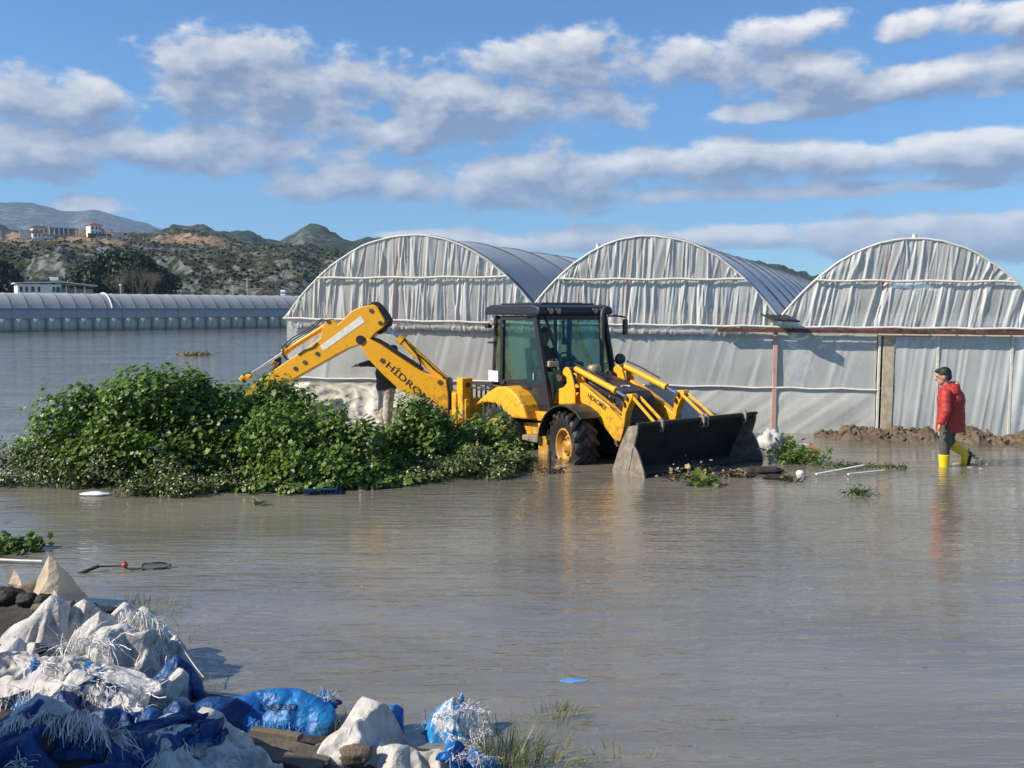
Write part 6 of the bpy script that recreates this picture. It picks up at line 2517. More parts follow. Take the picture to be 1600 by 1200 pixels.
def drape(name, label, px, py, z, w, d, rz, mat, seed, shrink=-0.38, bend=0.5, n=46, group='torn sacks dumped on the bank', cat='cloth'):
    """A torn sheet that will be dropped on the heap."""
    c = W(px, py, z)
    gx, gy = np.linspace(-w / 2, w / 2, n), np.linspace(-d / 2, d / 2, int(n * d / w))
    m = len(gy)
    ca, sa = math.cos(rz), math.sin(rz)
    V = []
    for j, y in enumerate(gy):
        for i, x in enumerate(gx):
            e = 0.05 * mnoise.noise(Vector((x * 6, y * 6, seed)))
            xx, yy = x + e, y + 0.05 * mnoise.noise(Vector((x * 5, y * 5, seed + 9)))
            V.append((c.x + xx * ca - yy * sa, c.y + xx * sa + yy * ca, c.z + 0.06 * mnoise.noise(Vector((x * 5, y * 5, seed + 4)))))
    idx = np.arange(n * m).reshape(m, n)
    Fq = np.stack([idx[:-1, :-1], idx[:-1, 1:], idx[1:, 1:], idx[1:, :-1]], -1).reshape(-1, 4)
    o = np_mesh(name, np.array(V), Fq, mat, smooth=True)
    cloth_mod(o, 0, shrink, bend, 0.1, 6)
    tag(o, label, cat, group)
    SHEETS.append((o, m, n))
    return o


def drop_sheets():
    """Bank and sacks become one collider, the sheets fall on it."""
    V, F = [], []
    base = 0
    n = 70
    gx, gy = np.linspace(-3.6, 0.6, n), np.linspace(3.0, 6.6, n)
    VG = np.array([(x, y, bank_z(x, y)) for y in gy for x in gx])
    idx = np.arange(n * n).reshape(n, n)
    V.append(VG)
    F += np.stack([idx[:-1, :-1], idx[:-1, 1:], idx[1:, 1:], idx[1:, :-1]], -1).reshape(-1, 4).tolist()
    base = n * n
    for o in SACKS:
        me = o.data
        co = np.empty(len(me.vertices) * 3)
        me.vertices.foreach_get('co', co)
        V.append(co.reshape(-1, 3) + np.array(o.location))
        F += [[i + base for i in p.vertices] for p in me.polygons]
        base += len(me.vertices)
    col = np_mesh('heap_collider', np.concatenate(V), np.array(F), 'bank_soil')
    settle([q[0] for q in SHEETS], [col], 28)
    bpy.data.objects.remove(col, do_unlink=True)
    res = []
    for o, m, n_ in SHEETS:
        me = o.data
        co = np.empty(len(me.vertices) * 3)
        me.vertices.foreach_get('co', co)
        co = co.reshape(-1, 3)
        c = co.mean(0)
        res.append(co.reshape(m, n_, 3).copy())
        me.vertices.foreach_set('co', (co - c).astype(np.float32).ravel())
        o.location = tuple(c)
        me.polygons.foreach_set('use_smooth', np.ones(len(me.polygons), dtype=bool))
        sb_ = o.modifiers.new('smooth', 'SUBSURF')
        sb_.levels = sb_.render_levels = 1
    return res


def g2(px, py, z):
    p = W(px, py, z)
    return (p.x, p.y, 0)


# back row, lit by the sun
s1 = sack('white_sack', 'white crumpled sack at the left edge of the heap, in full sun', 25, 985, 5.75, (0.30, 0.22, 0.17), (0, 0.1, 0.3), 'white_sack', 1, 0.07)
s2 = sack('white_sack', 'big white sack with a red printed corner on top of the heap', 155, 1032, 5.45, (0.36, 0.24, 0.18), (0.1, 0.22, -0.5), 'white_sack', 2, 0.06)
s3 = sack('white_sack', 'white sack rolled up with a thick frayed fringe at the water side of the heap', 222, 985, 5.75, (0.17, 0.13, 0.10), (0, -0.2, -0.9), 'cream_sack', 3, 0.05)
sb = sack('white_sack', 'grey white sack bulging below the frayed roll at the right of the heap', 245, 1030, 5.7, (0.24, 0.18, 0.20), (0, 0.3, -0.7), 'white_sack', 13, 0.06)
# middle row, blue
s4 = sack('blue_sack', 'bright blue sack in the middle of the heap below the frayed white edge', 90, 1095, 4.85, (0.30, 0.22, 0.16), (0, 0.05, 0.15), 'blue_sack', 4, 0.05)
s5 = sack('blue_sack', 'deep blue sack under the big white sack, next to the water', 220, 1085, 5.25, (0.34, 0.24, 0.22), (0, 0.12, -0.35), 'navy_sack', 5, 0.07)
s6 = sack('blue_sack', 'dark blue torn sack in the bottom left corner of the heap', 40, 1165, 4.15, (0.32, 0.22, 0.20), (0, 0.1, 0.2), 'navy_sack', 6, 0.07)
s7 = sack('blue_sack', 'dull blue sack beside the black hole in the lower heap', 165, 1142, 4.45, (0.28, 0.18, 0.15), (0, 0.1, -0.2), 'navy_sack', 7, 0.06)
s8 = sack('blue_sack', 'long blue sack with dark letters lying at the water edge', 410, 1124, 4.92, (0.36, 0.20, 0.15), (0, 0.10, -0.10), 'blue_sack', 8, 0.05)
s9 = sack('blue_sack', 'sunlit pointed end of blue sacking with a frayed tip beside the lettered sack', 497, 1106, 4.95, (0.10, 0.07, 0.06), (0, -0.5, 0.1), 'blue_sack', 9, 0.03)
# front, cream and white
s10 = sack('white_sack', 'white torn sack with hanging fringe at the bottom edge of the picture', 250, 1188, 3.95, (0.32, 0.20, 0.10), (0, 0.06, -0.12), 'cream_sack', 10, 0.05)
s11 = sack('white_sack', 'smooth white sack with long folds half in the sun near the torn blue sack', 615, 1183, 4.45, (0.28, 0.20, 0.11), (0, 0.22, -0.35), 'cream_sack', 11, 0.05)
s12 = sack('blue_sack', 'small bright blue crumpled sack behind the smooth white sack', 602, 1127, 4.80, (0.085, 0.07, 0.065), (0, 0.1, 0.3), 'blue_sack', 12, 0.045)
s13 = sack('torn_sack', 'torn blue and white sack with a ragged open mouth by the grass', 705, 1140, 4.72, (0.17, 0.13, 0.11), (0, -0.1, 0.35), 'torn_blue_sack', 14, 0.06)
s14 = sack('blue_sack', 'bright blue scrap of sack at the bottom edge below the torn sack', 735, 1192, 4.42, (0.13, 0.09, 0.06), (0, 0.1, -0.2), 'blue_sack', 15, 0.04)
s15 = sack('white_sack', 'shaded white sack between the blue sacks and the lowest fringe', 300, 1152, 4.3, (0.28, 0.16, 0.10), (0, 0.18, -0.25), 'white_sack', 16, 0.05)

s16 = sack('blue_sack', 'blue sack half hidden under the frayed cloth at the left edge', 5, 1085, 4.9, (0.22, 0.18, 0.15), (0, 0.1, 0.5), 'blue_sack', 17, 0.05)
s17 = sack('blue_sack', 'dark blue sack on the ground between the corner sack and the lowest white sack', 135, 1180, 4.1, (0.24, 0.16, 0.12), (0, 0.1, -0.1), 'navy_sack', 18, 0.06)
s18 = sack('white_sack', 'grey white sack wedged between the deep blue sack and the lettered one', 275, 1110, 4.85, (0.13, 0.12, 0.12), (0, 0.5, -0.3), 'white_sack', 19, 0.05)

for k_, (lab, px, py, Yd, r_, rot_, mt_) in enumerate((
        ('grey white sack bedded under the white cloth at the left edge', 10, 1045, 5.2, (.24, .20, .16), (0, .1, .4), 'white_sack'),
        ('white sack between the big sack and the frayed roll', 190, 1010, 5.6, (.22, .16, .14), (0, .2, -.6), 'white_sack'),
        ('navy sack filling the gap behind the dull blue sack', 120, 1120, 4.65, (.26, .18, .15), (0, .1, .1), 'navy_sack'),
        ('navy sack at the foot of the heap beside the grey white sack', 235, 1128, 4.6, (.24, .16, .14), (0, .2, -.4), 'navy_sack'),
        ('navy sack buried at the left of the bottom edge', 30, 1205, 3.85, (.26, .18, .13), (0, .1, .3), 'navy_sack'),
        ('shaded white sack left of the planks', 345, 1185, 4.05, (.20, .15, .10), (0, .2, -.3), 'white_sack'),
        ('blue sack wedged under the left end of the lettered sack', 325, 1128, 4.75, (.18, .14, .11), (0, .3, .2), 'navy_sack'),
        ('crumpled white sack beside the black stones', 95, 962, 5.95, (.24, .16, .10), (0, .1, -.2), 'white_sack'))):
    sack('white_sack' if mt_ != 'navy_sack' else 'blue_sack', lab, px, py, Yd, r_, rot_, mt_, 30 + k_)
d9 = drape('sack_cloth', 'white torn cloth draped over the left white sack', 20, 985, .58, .62, .40, .1, 'white_sack', 41)
d10 = drape('sack_cloth', 'navy torn cloth lying in the middle of the lower heap', 150, 1140, .62, .55, .34, -.15, 'navy_sack', 43)
d1 = drape('sack_cloth', 'frayed white cloth spread over the blue sacks at the left edge', 70, 1050, .62, .85, .42, -.05, 'white_sack', 3)
d2 = drape('sack_cloth', 'white cloth folded across the top of the heap behind the big sack', 150, 985, .62, .75, .40, -.2, 'white_sack', 7)
d3 = drape('sack_cloth', 'torn dark blue flap folded over the corner sack', 60, 1125, .66, .62, .38, .1, 'navy_sack', 11)
d4 = drape('sack_cloth', 'white flap spread from the deep blue sack towards the planks', 285, 1150, .52, .55, .36, -.35, 'white_sack', 15)
d5 = drape('sack_cloth', 'long white flap folded over the smooth white sack', 640, 1185, .40, .42, .40, -.5, 'cream_sack', 19, -.28, .5, 40)
d6 = drape('sack_cloth', 'blue flap hanging over the deep blue sack beside the water', 225, 1072, .60, .48, .36, .3, 'navy_sack', 23)
d7 = drape('sack_cloth', 'torn white cloth with fringe lying at the bottom edge of the picture', 245, 1190, .60, .62, .34, -.1, 'cream_sack', 27)
d8 = drape('sack_cloth', 'blue torn flap lying on the left end of the long lettered sack', 325, 1118, .46, .36, .28, .2, 'navy_sack', 31, -.3, .5, 36)
V9, V10, V1, V2, V3, V4, V5, V6, V7, V8 = drop_sheets()


def world_edge(Varr, j, step=6):
    return [Vector(Varr[j, k]) for k in range(0, Varr.shape[1], step)]


fringe(d1, world_edge(V1, 0), 520, 0.11, 'white_fibre', 1, 1.2)
fringe(d1, [Vector(V1[j, -1]) for j in range(0, V1.shape[0], 4)], 260, 0.18, 'white_fibre', 11, 1.0, (.5, -.5, -.3))
fringe(d2, world_edge(V2, 0), 260, 0.11, 'white_fibre', 2, 0.9)
fringe(d2, world_edge(V2, V2.shape[0] // 2), 260, 0.16, 'white_fibre', 12, 0.4, (.3, -.6, .2))


fringe(d3, world_edge(V3, V3.shape[0] - 1), 260, 0.06, 'white_fibre', 23, 0.8, (0, -.3, .2))
fringe(d4, world_edge(V4, 0), 420, 0.07, 'white_fibre', 24, 1.0, (.1, -.6, -.2))


def P_(px, py, Yd):
    return atY(px, py, Yd)


fringe(s3, [P_(190, 955, 5.62), P_(215, 958, 5.6), P_(240, 968, 5.6), P_(255, 985, 5.62), P_(258, 1000, 5.65)], 620, 0.12, 'white_fibre', 3, 1.3, (.3, -.4, -.5))
fringe(sb, [P_(225, 1000, 5.5), P_(250, 1005, 5.5), P_(270, 1015, 5.55)], 110, 0.22, 'white_fibre', 13, 1.3, (.15, -.4, -.6))
fringe(s2, [P_(90, 1010, 5.2), P_(130, 1000, 5.25), P_(180, 1005, 5.3)], 160, 0.17, 'white_fibre', 4, 0.6, (.2, -.6, .1))
fringe(d7, world_edge(V7, 0), 420, 0.06, 'white_fibre', 5, 1.2, (.1, -.6, -.2), 0.0014)
fringe(d7, [Vector(V7[j, -1]) for j in range(0, V7.shape[0], 4)], 220, 0.06, 'white_fibre', 15, 0.3, (.6, -.2, .2), 0.0014)
fringe(d9, world_edge(V9, 0), 220, 0.09, 'white_fibre', 29, 1.0, (.1, -.6, -.2))
fringe(d6, world_edge(V6, 0), 120, 0.07, 'white_fibre', 25, 1.2, (.1, -.6, -.3), 0.0014)
fringe(s13, [P_(690, 1120, 4.58), P_(725, 1108, 4.6), P_(752, 1115, 4.62), P_(760, 1140, 4.6), P_(735, 1160, 4.55), P_(700, 1155, 4.55)], 520, 0.055, 'white_fibre', 6, 0.3, (.1, -.6, .1), 0.0014, 0.8)
fringe(s13, [P_(655, 1135, 4.6), P_(700, 1110, 4.62), P_(745, 1105, 4.66)], 120, 0.045, 'blue_fibre', 16, 0.3, (.0, -.5, .3), 0.0015, 0.8)
fringe(s14, [P_(700, 1182, 4.35), P_(740, 1180, 4.35), P_(770, 1190, 4.38)], 140, 0.05, 'white_fibre', 7, 0.4, (.1, -.4, .3), 0.0014, 0.8)
fringe(s9, [P_(490, 1096, 4.9), P_(510, 1090, 4.9), P_(520, 1094, 4.92)], 90, 0.045, 'white_fibre', 8, 0.0, (.5, -.1, .5), 0.0014, 0.5)
fringe(s8, [P_(390, 1128, 4.72), P_(430, 1132, 4.72), P_(470, 1136, 4.75)], 130, 0.06, 'blue_fibre', 9, 1.3, (.0, -.4, -.7), 0.002, 0.2)
# long single straps
lp = MB()
for k, (a, b, c) in enumerate(((P_(262, 985, 5.6), P_(290, 1020, 5.5), P_(318, 1058, 5.35)), (P_(120, 1062, 4.9), P_(160, 1105, 4.7), P_(205, 1130, 4.6)), (P_(125, 1110, 4.6), P_(124, 1150, 4.5), P_(126, 1175, 4.45)),
                               (P_(60, 1080, 4.75), P_(140, 1075, 4.75), P_(190, 1085, 4.8)))):
    lp.tube([a, (a + b) / 2 + Vector((0.01, 0, .012)), b, (b + c) / 2 + Vector((0, 0, -.006)), c], 0.0035, 4)
lo_ = lp.build('straps', 'white_fibre', d1, fix=False)
lo_['kind'] = 'stuff'
lo_.matrix_parent_inverse = Matrix.Translation(-Vector(d1.location))

# lettering on the long blue sack
def sack_letters(o, text, px0, px1, py, Yd, hgt):
    """Print that hugs the sack: letters laid out in front of it and pressed onto its skin."""
    a, b = P_(px0, py, Yd), P_(px1, py, Yd)
    me = o.data
    from mathutils.bvhtree import BVHTree
    bv = BVHTree.FromPolygons([Vector(v.co) + Vector(o.location) for v in me.vertices], [list(p.vertices) for p in me.polygons])
    lt = lettering(text, None, a, (b - a), (0, 0, 1), (0, -1, 0), hgt, (b - a).length, 'sack_ink', name='lettering', bold=0.01)
    lt.parent = o
    m_ = lt.data
    bm = bmesh.new()
    bm.from_mesh(m_)
    bmesh.ops.triangulate(bm, faces=bm.faces)
    bmesh.ops.subdivide_edges(bm, edges=[e for e in bm.edges if e.calc_length() > 0.012], cuts=2, use_grid_fill=True)
    for v in bm.verts:
        h = bv.ray_cast(v.co + Vector((0, -0.6, 0.35)), Vector((0, 0.864, -0.504)))
        if h[0] is not None:
            v.co = h[0] + h[1] * (0.002 if h[1].y < 0.3 else -0.002)
        v.co -= Vector(o.location)
    bm.to_mesh(m_)
    bm.free()


mat_simple('sack_ink', (0.006, 0.03, 0.10), 0.6, var=0.2)
sack_letters(s8, 'baap', 400, 462, 1108, 4.75, 0.06)

# ------------------------------------------------------------------ loose things on the heap
def beige_tent():
    o = W(100, 945, 0.05)
    pts = dict(B0=(3, 932, 0), B1=(14, 912, -.02), P1=(22, 888, .05), V1=(34, 915, -.03), V2=(48, 930, .0), S1=(58, 905, .05), P2=(78, 867, .12), P3=(88, 876, .10),
               R1=(104, 890, .12), R2=(118, 908, .10), R3=(134, 930, .12), R4=(142, 946, .1), F1=(60, 934, -.12), F2=(78, 946, -.15), F3=(108, 948, -.15), M1=(74, 905, -.04),
               M2=(94, 910, -.02), M3=(88, 927, -.10), K1=(50, 940, .3), K2=(100, 935, .38))
    key = list(pts)
    V = [atY(a, b, o.y + d) - Vector((o.x, o.y, 0)) for a, b, d in pts.values()]
    tri = 'B0 B1 V1|B1 P1 V1|B0 V1 V2|V1 S1 V2|V2 S1 F1|S1 P2 M1|S1 M1 F1|P2 P3 M1|P3 M2 M1|P3 R1 M2|R1 R2 M2|M1 M2 M3|M1 M3 F1|F1 M3 F2|M2 R2 M3|R2 R3 M3|M3 R3 F3|M3 F3 F2|R3 R4 F3|P1 B1 K1|P1 K1 V1|V1 K1 S1|S1 K1 P2|P2 K1 K2|P2 K2 P3|P3 K2 R1|R1 K2 R2|R2 K2 R3|R3 K2 R4'
    F = [[key.index(k) for k in t.split()] for t in tri.split('|')]
    me = bpy.data.meshes.new('plastic_sheet')
    me.from_pydata([tuple(v) for v in V], [], F)
    bm = bmesh.new()
    bm.from_mesh(me)
    for _ in range(3):
        bmesh.ops.subdivide_edges(bm, edges=bm.edges, cuts=1, use_grid_fill=True)
    bmesh.ops.triangulate(bm, faces=bm.faces)
    for v in bm.verts:
        q = Vector(v.co)
        v.co += Vector((mnoise.noise(q * 9), mnoise.noise(q * 9 + Vector((5, 0, 0))), mnoise.noise(q * 9 + Vector((0, 7, 0))))) * 0.010
        v.co += Vector((0, 1, .4)) * 0.016 * (mnoise.ridged_multi_fractal(q * 5, 1, 2, 2, 1, 2) - 1)
    for f in bm.faces:
        f.smooth = True
    bm.to_mesh(me)
    bm.free()
    me.materials.append(MAT['beige_sheet'])
    ob = bpy.data.objects.new('plastic_sheet', me)
    link(ob)
    ob.location = (o.x, o.y, 0)
    es = ob.modifiers.new('edges', 'EDGE_SPLIT')
    es.split_angle = R(28)
    tag(ob, 'beige translucent sheet standing up in peaks behind the black stones', 'plastic sheet')


beige_tent()


def rock(name, label, px, py, Yd, r, mat, seed, group=None, cat='stone', amp=0.25):
    c = atY(px, py, Yd)
    mb = MB()
    mb.ell((0, 0, 0), (1, 1, 1), 26, 18)
    V = np.array(mb.v)
    n1 = vnoise(V, 1.3, 4, seed)
    n2 = vnoise(V, 3.4, 4, seed + 4, True) - 1
    V = V * (1 + amp * n1 + amp * .45 * n2)[:, None] * np.array(r)
    o = np_mesh(name, V, np.array(mb.f), mat, smooth=True)
    o.location = c
    tag(o, label, cat, group)
    return o


BSG = 'black stones on the heap'
for k, (px, py, Yd, r, lab) in enumerate([(12, 932, 6.35, (.11, .09, .07), 'largest black stone below the left peak of the beige sheet'), (42, 938, 6.3, (.08, .07, .05), 'black stone right of the largest one below the beige sheet'),
                                          (68, 938, 6.3, (.06, .06, .045), 'smallest black stone below the middle of the beige sheet'), (45, 1020, 5.35, (.14, .10, .055), 'lump of black soil on the heap below the left white sack'),
                                          (85, 1030, 5.3, (.10, .08, .045), 'black soil lump beside the torn white cloth'), (110, 1062, 5.05, (.09, .06, .05), 'black soil spilling out under the frayed cloth'),
                                          (150, 955, 6.1, (.18, .07, .035), 'long black lump behind the white cloth'), (60, 1172, 3.95, (.085, .06, .09), 'black soil filling the mouth of the corner sack'),
                                          (205, 1155, 4.22, (.16, .07, .05), 'black soil under the lower white cloth'), (130, 1197, 3.95, (.2, .1, .05), 'black soil at the bottom edge')]):
    rock('black_stone', lab, px, py, Yd, r, 'black_stone', 40 + k, BSG)
# corrugated brown tube
a, b = P_(52, 952, 6.15), P_(115, 947, 6.15)
cb = MB()
m = 46
prof = [(0.034 + 0.006 * (k % 2), k * (b - a).length / m) for k in range(m + 1)]
cb.lathe([(0, 0)] + prof + [(0, (b - a).length)], (0, 0, 0), (b - a), 16)
co = cb.build('corrugated_pipe', 'brown_card')
co.location = a
tag(co, 'short brown ribbed pipe lying on the heap below the beige sheet', 'pipe')
# planks and hose between the sacks
for k, (x0, y0, x1, y1, Yd, lab) in enumerate(((385, 1152, 520, 1185, 4.45, 'weathered plank nearest the water among the sacks'), (375, 1168, 500, 1200, 4.32, 'weathered plank nearest the bottom edge among the sacks'),
                                               (395, 1140, 470, 1152, 4.62, 'thin dark plank under the lettered blue sack'))):
    a, b = P_(x0, y0, Yd), P_(x1, y1, Yd - .12)
    o = MB().bar(Vector((0, 0, 0)), b - a, 0.10 if k < 2 else .05, 0.028).build('plank', 'old_plank', None, 0.004)
    o.location = a
    tag(o, lab, 'plank', 'planks among the sacks')
hp_ = [P_(545, 1163, 4.5), P_(520, 1160, 4.48), P_(495, 1166, 4.45), P_(488, 1178, 4.4), P_(498, 1190, 4.34), P_(520, 1198, 4.3)]
o = MB().tube([p - hp_[0] for p in hp_], 0.011, 8).build('hose', 'grey_hose')
o.location = hp_[0]
tag(o, 'loop of grey hose beside the brown flap', 'hose')
rock('cardboard', 'crumpled brown flap of card against the smooth white sack', 552, 1182, 4.32, (.09, .03, .055), 'brown_card', 61, None, 'card', 0.35)


# ------------------------------------------------------------------ grass
def make_grass():
    make_leaf('grass_blade', (0.07, 0.10, 0.025), (0.24, 0.25, 0.085), (0.44, 0.37, 0.18), 0.55, 0.3)


make_grass()


def tuft(label, px, py, z, n, rad, hgt, seed, lean=(0, 0), group='grass tufts along the bank'):
    g = np.random.default_rng(seed)
    c = W(px, py, z)
    VV = np.zeros((n, 7, 3))
    FF = []
    for i in range(n):
        a = g.uniform(0, 6.28)
        rr = rad * math.sqrt(g.random())
        b = np.array([rr * math.cos(a), rr * math.sin(a) * .8, -0.03])
        d = np.array([math.cos(a) * .35 + lean[0] + g.normal(scale=.25), math.sin(a) * .35 + lean[1] + g.normal(scale=.25), 1.0])
        d /= np.linalg.norm(d)
        h = hgt * g.uniform(.35, 1.15)
        w = g.uniform(.0012, .003)
        s = np.array([math.sin(a), -math.cos(a), 0]) * w
        bend = np.array([d[0], d[1], -.25]) * h * g.uniform(.1, .5)
        for q in range(3):
            t = q / 3
            p = b + d * h * t + bend * t * t
            VV[i, 2 * q] = p - s * (1 - .6 * t)
            VV[i, 2 * q + 1] = p + s * (1 - .6 * t)
        VV[i, 6] = b + d * h + bend
        k = i * 7
        FF += [[k, k + 1, k + 3, k + 2], [k + 2, k + 3, k + 5, k + 4], [k + 4, k + 5, k + 6]]
    o = np_mesh('grass_tuft', VV.reshape(-1, 3), FF, 'grass_blade', attr=np.repeat(g.random(n), 7))
    o.location = c
    tag(o, label, 'grass', group)
    return o


tuft('green grass tuft behind the frayed roll of white sacking', 225, 955, 0.0, 252, 0.30, 0.16, 1, (.2, 0))
tuft('sparse grass at the right end of the heap under the loose strap', 305, 1075, 0.0, 66, 0.14, 0.15, 2)
tuft('grass standing between the lettered sack and the small blue sack', 548, 1140, 0.0, 114, 0.14, 0.15, 3)
tuft('tall yellow green grass right of the torn blue and white sack', 790, 1185, 0.03, 198, 0.18, 0.28, 4, (.1, 0))
tuft('grass tuft standing alone in the shallow water right of the sacks', 875, 1122, 0.0, 156, 0.15, 0.13, 5, (.2, 0))
tuft('grass growing at the bottom edge right of the tall grass', 850, 1200, 0.05, 156, 0.22, 0.17, 6, (.3, 0))
tuft('thin grass at the bottom edge farthest right', 975, 1198, 0.0, 78, 0.24, 0.10, 7)
tuft('thin grass blades in the water beside the heap', 290, 990, 0.0, 36, 0.25, 0.10, 8)
tuft('grass between the planks and the smooth white sack', 520, 1150, 0.05, 72, 0.10, 0.14, 9)

# ------------------------------------------------------------------ floating litter, near left
def stick_thing(name, label, pts, r, mat, cat='stick', group='sticks floating on the water', taper=None):
    pts = [Vector(p) for p in pts]
    o = MB().tube([p - pts[0] for p in pts], r, 7, taper).build(name, mat)
    o.location = pts[0]
    tag(o, label, cat, group)
    return o


stick_thing('stick', 'dark straight stick floating at the left edge of the water', [W(-30, 847, .02), W(10, 844, .03), W(38, 840, .04)], 0.018, 'dark_debris')
stick_thing('stick', 'dark stick slanting up beside the small red float', [W(118, 898, -.02), W(135, 892, .02), W(155, 884, .05)], 0.016, 'dark_debris')
stick_thing('stick', 'thin twig floating below the small red float', [W(152, 885, .03), W(190, 884, .02), W(205, 890, .01), W(220, 888, .02)], 0.008, 'dark_debris')
stick_thing('stick', 'pale striped cane floating behind the beige sheet', [W(-10, 874, .03), W(30, 876, .03), W(66, 877, .03)], 0.012, 'white_fibre')
c = W(195, 883, .035)
o = MB().ell((0, 0, 0), (.028, .028, .026), 14, 10).cyl((0, 0, .02), (0, 0, .036), .012, n=10).build('float', 'red_cap')
o.location = c
tag(o, 'small red float caught on the thin twig', 'float')
c = W(222, 887, .02)
bt = MB().lathe([(0, 0), (.035, .002), (.04, .02), (.04, .15), (.03, .19), (.014, .22), (.014, .25), (0, .25)], (0, 0, 0), (1, .25, .03), 16).build('bottle', 'clear_plastic')
bt.location = c
tag(bt, 'clear plastic bottle floating at the end of the twigs', 'bottle')


def floating_plant(label, px, py, rx, ry, rz, n, size, seed, mat='mallow_leaf', group='plants floating on the water', flowers=0, twigs=6, z=0.02, shape=LOBED, faces=LOBED_F):
    g = np.random.default_rng(seed)
    c = W(px, py, 0)
    o = empty('floating_plant', c, 0, label, 'plant', group)
    P = np.stack([g.normal(scale=rx * .45, size=n), g.normal(scale=ry * .45, size=n), np.abs(g.normal(scale=rz * .6, size=n)) + z], 1)
    N = g.normal(scale=.6, size=(n, 3)) + np.array([0, -.2, .9])
    N /= np.linalg.norm(N, axis=1, keepdims=True)
    leaves('foliage', P, N, size, g, mat, o, shape, faces)
    mb = MB()
    for k in range(twigs):
        a = g.uniform(0, 6.28)
        p0 = Vector((g.normal() * rx * .4, g.normal() * ry * .4, 0))
        p1 = p0 + Vector((math.cos(a) * rx * .8, math.sin(a) * ry * .5, g.uniform(.01, rz * 1.4)))
        mb.tube([p0, (p0 + p1) / 2 + Vector((0, 0, .03)), p1], 0.009, 5, 0.004)
    so = mb.build('twigs', 'dark_debris', o, fix=False)
    so['kind'] = 'stuff'
    return o


floating_plant('leafy plant floating behind the left peak of the beige sheet', 8, 862, .28, .2, .10, 190, .035, 51)
floating_plant('small leafy plant floating right of the striped cane', 52, 858, .14, .12, .10, 90, .035, 52)
floating_plant('small weed floating alone below the rubbish right of the bucket', 1345, 773, .22, .18, .07, 150, .03, 53, 'weed_leaf', shape=SPEAR, faces=SPEAR_F)
floating_plant('leafy sprig on the drifted twigs below the bucket', 1098, 758, .24, .2, .10, 130, .035, 54)
floating_plant('tangle of dark roots and twigs drifting before the bucket', 1075, 748, .35, .22, .16, 60, .03, 55, 'dry_leaf', twigs=34)
floating_plant('smaller tangle of dark twigs right of the leafy sprig', 1150, 745, .3, .2, .10, 50, .03, 56, 'dry_leaf', twigs=26)
floating_plant('dark forked twigs floating right below the bucket corner', 1235, 752, .2, .14, .07, 20, .025, 57, 'dry_leaf', twigs=18)
floating_plant('heap of green weeds washed up right of the bucket', 1245, 722, .42, .35, .20, 620, .05, 58, 'mallow_leaf', twigs=10, shape=SPEAR, faces=SPEAR_F)
floating_plant('bright green weeds behind the bucket corner', 1220, 705, .25, .25, .18, 240, .05, 59, 'mallow_leaf', twigs=6)
floating_plant('low weeds around the white planks', 1320, 732, .45, .2, .06, 320, .03, 60, 'weed_leaf', twigs=8, shape=SPEAR, faces=SPEAR_F)
floating_plant('thin line of weeds floating right of the white planks', 1395, 732, .35, .12, .04, 120, .028, 61, 'weed_leaf', twigs=3, shape=SPEAR, faces=SPEAR_F)
floating_plant('brown drift of twigs far out on the water beyond the big shrub', 305, 555, .9, .5, .12, 160, .09, 62, 'dry_leaf', twigs=24)
floating_plant('tiny leaf litter in front of the flowering weeds', 400, 790, .12, .1, .03, 30, .025, 63, 'weed_leaf', twigs=2)
floating_plant('small drift of twigs around the wooden stake', 862, 738, .22, .16, .06, 24, .028, 64, 'dry_leaf', twigs=14)
# stake in front of the wheel
stick_thing('stake', 'short dark wooden stake standing in the water before the front wheel', [W(858, 740, 0) + Vector((0, 0, -.25)), W(858, 740, 0) + Vector((0, 0, .1)), W(858, 740, 0) + Vector((.005, 0, .33))], 0.028, 'pin_steel', 'stake', None)

# ------------------------------------------------------------------ rubbish right of the bucket
rock('sack', 'pale crumpled sack leaning at the right end of the bucket', 1204, 693, 14.6, (.19, .18, .22), 'white_sack', 71, None, 'sack', 0.42)
for k, (x0, y0, x1, y1, w, lab) in enumerate(((1275, 741, 1350, 727, .06, 'white plank sloping over the weeds right of the bucket'), (1325, 741, 1382, 735, .05, 'thin white plank lying on the water right of the sloping one'))):
    a, b = W(x0, y0, 0.04), W(x1, y1, 0.10 if k == 0 else .04)
    o = MB().bar(Vector((0, 0, 0)), b - a, w * .7, 0.02).build('plank', 'white_tube', None, 0.004)
    o.location = a
    tag(o, lab, 'plank', 'white planks in the rubbish')
for k, (px, py, w, h, lab) in enumerate(((1232, 698, .22, .10, 'brick red block behind the weeds next to the bucket'), (1272, 701, .28, .07, 'long brick red slab behind the weeds'))):
    a = W(px, py, .05)
    o = MB().box((0, 0, 0), (w, .16, h), Matrix.Rotation(.3 + k, 3, 'Z')).build('brick', 'brick_red', None, 0.012)
    o.location = a
    tag(o, lab, 'brick', 'bricks in the rubbish')
o = MB().bar((0, 0, 0), (0.45, 0.05, -.03), .14, .02).build('board', 'white_tube', None, 0.004)
o.location = W(1222, 693, .12)
tag(o, 'pale board lying on the bricks behind the weeds', 'board')
rock('plastic_ball', 'pale blue plastic lump floating at the lower edge of the weeds', 1250, 740, W(1250, 740).y, (.055, .05, .05), 'tank_white', 72, None, 'litter', 0.12)
rock('mud_lump', 'muddy clod at the tip of the bucket', 1190, 735, W(1190, 738).y, (.30, .16, .05), 'dark_debris', 73, 'clods around the rubbish', 'clod', 0.4)
rock('mud_lump', 'flat dark clod floating below the green weeds', 1215, 746, W(1215, 748).y, (.22, .1, .04), 'dark_debris', 74, 'clods around the rubbish', 'clod', 0.4)

